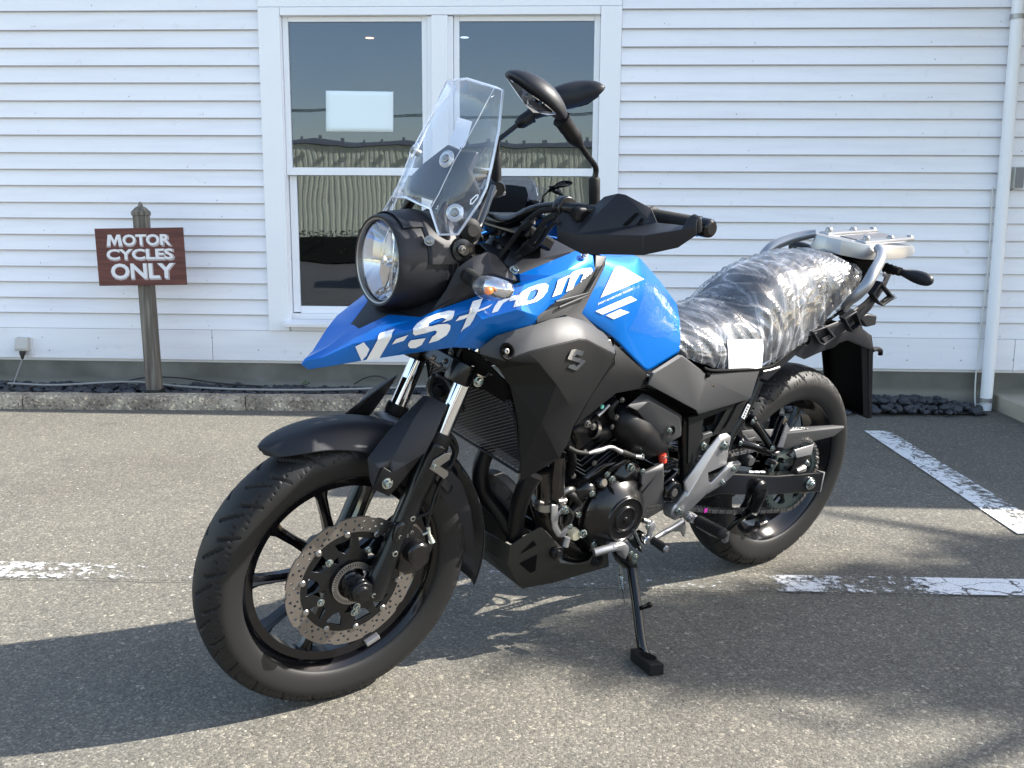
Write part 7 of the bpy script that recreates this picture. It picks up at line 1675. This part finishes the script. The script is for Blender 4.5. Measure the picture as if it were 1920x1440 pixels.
tube('latch_rod', Bv('b', (470, 1068, .153), (520, 1058, .153), (578, 1040, .155)), [.003, .003, .0045], M_STEEL, 8)
def hook(pts, lat_):
    P = [(x_, y_) for x_, y_ in pts]; cx_ = sum(p[0] for p in P)/len(P); cy_ = sum(p[1] for p in P)/len(P)
    inn = [(cx_+(x_-cx_)*.80, cy_+(y_-cy_)*.80) for x_, y_ in P]
    prism('luggage_hook', 'b', P, lat_, .020, M_PLASTIC, mirror=True, bev=.0012, holes=[inn])
hook([(805, 800), (905, 762), (965, 838), (888, 896), (855, 880)], .142); hook([(1020, 712), (1105, 660), (1140, 760), (1075, 808)], .132); hook([(1212, 545), (1275, 462), (1362, 568), (1285, 628), (1255, 605)], .118)
for q in ((870, 850, .136), (1285, 590, .112)):
    for i in range(3): tube('hook_rib', [B('b', q[0]+i*8, q[1]+i*10, q[2]), B('b', q[0]+70+i*8, q[1]-42+i*10, q[2])], .0016, M_GREY, 6)
lathe('side_hole', [(0, -.004), (.012, -.003), (.014, .002)], B('b', 765, 862, .137), (0, 1, 0), M_DARK, 20)
facet('tail_under', 'b', [(955, 905, .10), (1000, 810, .10), (1130, 720, .095), (1150, 780, .09), (1200, 820, .085), (1215, 905, .085), (1200, 925, .085), (1040, 860, .09), (980, 880, .09)], [(0, 1, 8), (1, 2, 3, 7, 8), (3, 4, 5, 6, 7)], M_PLASTIC, .008, bev=.004)
# mudguard: box-section flap behind the wheel
XT, XB = -.372, -.362
mg = [V3((XT-.006, .080, .690)), V3((XT-.02, .080, .640)), V3((XB, .076, .443)), V3((XB+.004, -.060, .446)), V3((XT+.01, -.085, .66)), V3((XT+.01, -.085, .70))]
p1 = B('b', 1215, 905, .083); p2 = B('b', 1203, 1385, .078)
mg = [B('b', 1150, 785, .086), B('b', 1203, 825, .085), p1, p2]
far = [V3((p.x+dx, -p.y, p.z+.006)) for p, dx in zip(mg, (.02, .02, .02, .02))]
fr2 = [V3((p.x+.085-.05*i/3, p.y*.9, p.z+.01)) for i, p in enumerate(mg)]
vs = mg+[mir(p) for p in mg]+fr2+[mir(p) for p in fr2]
me = mesh('flap', vs, [(0, 1, 5, 4), (1, 2, 6, 5), (2, 3, 7, 6), (8, 9, 1, 0), (9, 10, 2, 1), (10, 11, 3, 2), (12, 13, 5, 4), (13, 14, 6, 5), (14, 15, 7, 6), (3, 11, 8+7, 7)]); recalc(me); o = link('rear_mudguard', me, M_PLASTIC2, BIKE); s = o.modifiers.new('t', 'SOLIDIFY'); s.thickness = .004; bevel(o, .0015)
me = mesh('flapfront', [V3((p.x+.012, p.y*.97*s_, p.z)) for s_ in (1, -1) for p in (mg[1], mg[3])], [(0, 1, 3, 2)]); link('mudguard_panel', me, M_DARK, BIKE)
prism('plate_light', 'b', [(1120, 700), (1180, 680), (1243, 692), (1232, 755), (1170, 770)], .045, .09, M_PLASTIC, bev=.004)
tube('reflector_stub', Bv('b', (1205, 925, .06), (1235, 915, .05), (1262, 925, .045), (1262, 955, .045)), .0075, M_PLASTIC2, 10, 3)
# ---- grab rails and rack
gr = [B('b', 1020, 640, .122), B('b', 1050, 597, .140), B('b', 1100, 555, .162), B('b', 1165, 487, .176), B('b', 1215, 400, .172), B('b', 1258, 322, .152), B('b', 1268, 268, .128), B('b', 1245, 232, .104)]
tube('grab_rail', gr, [.0115, .0125, .0150, .0155, .0155, .0150, .0140, .0125], M_SILVER, 22, 5, mirror=True)
zt_ = .998
def R_(x_, y_, z_): return V3((x_, y_, z_))
pl = [R_(-.110, .075, zt_-.004), R_(-.065, .040, zt_), R_(-.060, 0, zt_), R_(-.170, .100, zt_-.006), R_(-.260, .110, zt_-.008), R_(-.330, .095, zt_-.010), R_(-.385, .070, zt_-.014), R_(-.42, .045, zt_-.016), R_(-.425, 0, zt_-.016),
      R_(-.110, .088, zt_-.045), R_(-.062, .050, zt_-.040), R_(-.050, 0, zt_-.038), R_(-.170, .112, zt_-.044), R_(-.260, .120, zt_-.040), R_(-.335, .105, zt_-.034), R_(-.39, .078, zt_-.032), R_(-.427, .050, zt_-.032), R_(-.433, 0, zt_-.032)]
facet('rack_platform', None, pl, [(0, 1, 2, 3) if False else (0, 1, 2, 8, 7, 6, 5, 4, 3), (0, 9, 10, 1), (1, 10, 11, 2), (3, 12, 9, 0), (4, 13, 12, 3), (5, 14, 13, 4), (6, 15, 14, 5), (7, 16, 15, 6), (8, 17, 16, 7)], M_SILVER, .004, sym=True, bev=.0035, smooth=20)
for y_ in (.062, -.062):
    box('rack_bar', (-.25, y_, zt_+.001), (.25, .034, .012), M_SILVER, Matrix.Rotation(R(2.2), 3, 'Y'), BIKE, .004)
for x_ in (-.15, -.27, -.37):
    for y_ in (.07, -.07): lathe('rack_boss', [(0, .010), (.007, .010), (.010, .006), (.011, -.006)], (x_, y_*.9, zt_+.006), (0, 0, 1), M_SILVER, 16)
box('rack_slot', (-.26, 0, zt_+.0), (.20, .06, .004), mat('dark slot', (.10, .10, .11), .5), Matrix.Rotation(R(2.2), 3, 'Y'), BIKE, .001)
bolt(B('b', 1290, 412, .125), .006, m=M_ALU)
prism('tail_box', 'b', [(1090, 300), (1240, 300), (1250, 330), (1160, 500), (1060, 560), (1100, 420)], .06, .12, M_DARK, bev=.01)
# loose ends: wire loom by the shroud
bolt(B('z4', 185, 370, .13), .010, m=M_ZINC)
for pts in (((1030, 300, .14), (1100, 320, .14), (1160, 260, .13)), ((1150, 300, .14), (1200, 290, .14)), ((1285, 345, .15), (1300, 400, .15), (1320, 405, .15))): tube('wire', Bv('d', *pts), .002, M_STEEL, 6, 3)
tree((7.25, .46, 0), 6.1, 1.45, 4, 'taller leafy tree beyond the right edge of the lot, nearer the camera')
tree((7.6, 1.62, 0), 4.9, 1.15, 9, 'shorter added tree, out of view beside the porch, softening its shadow edge')  # added out of view to break up the edge of the porch shadow
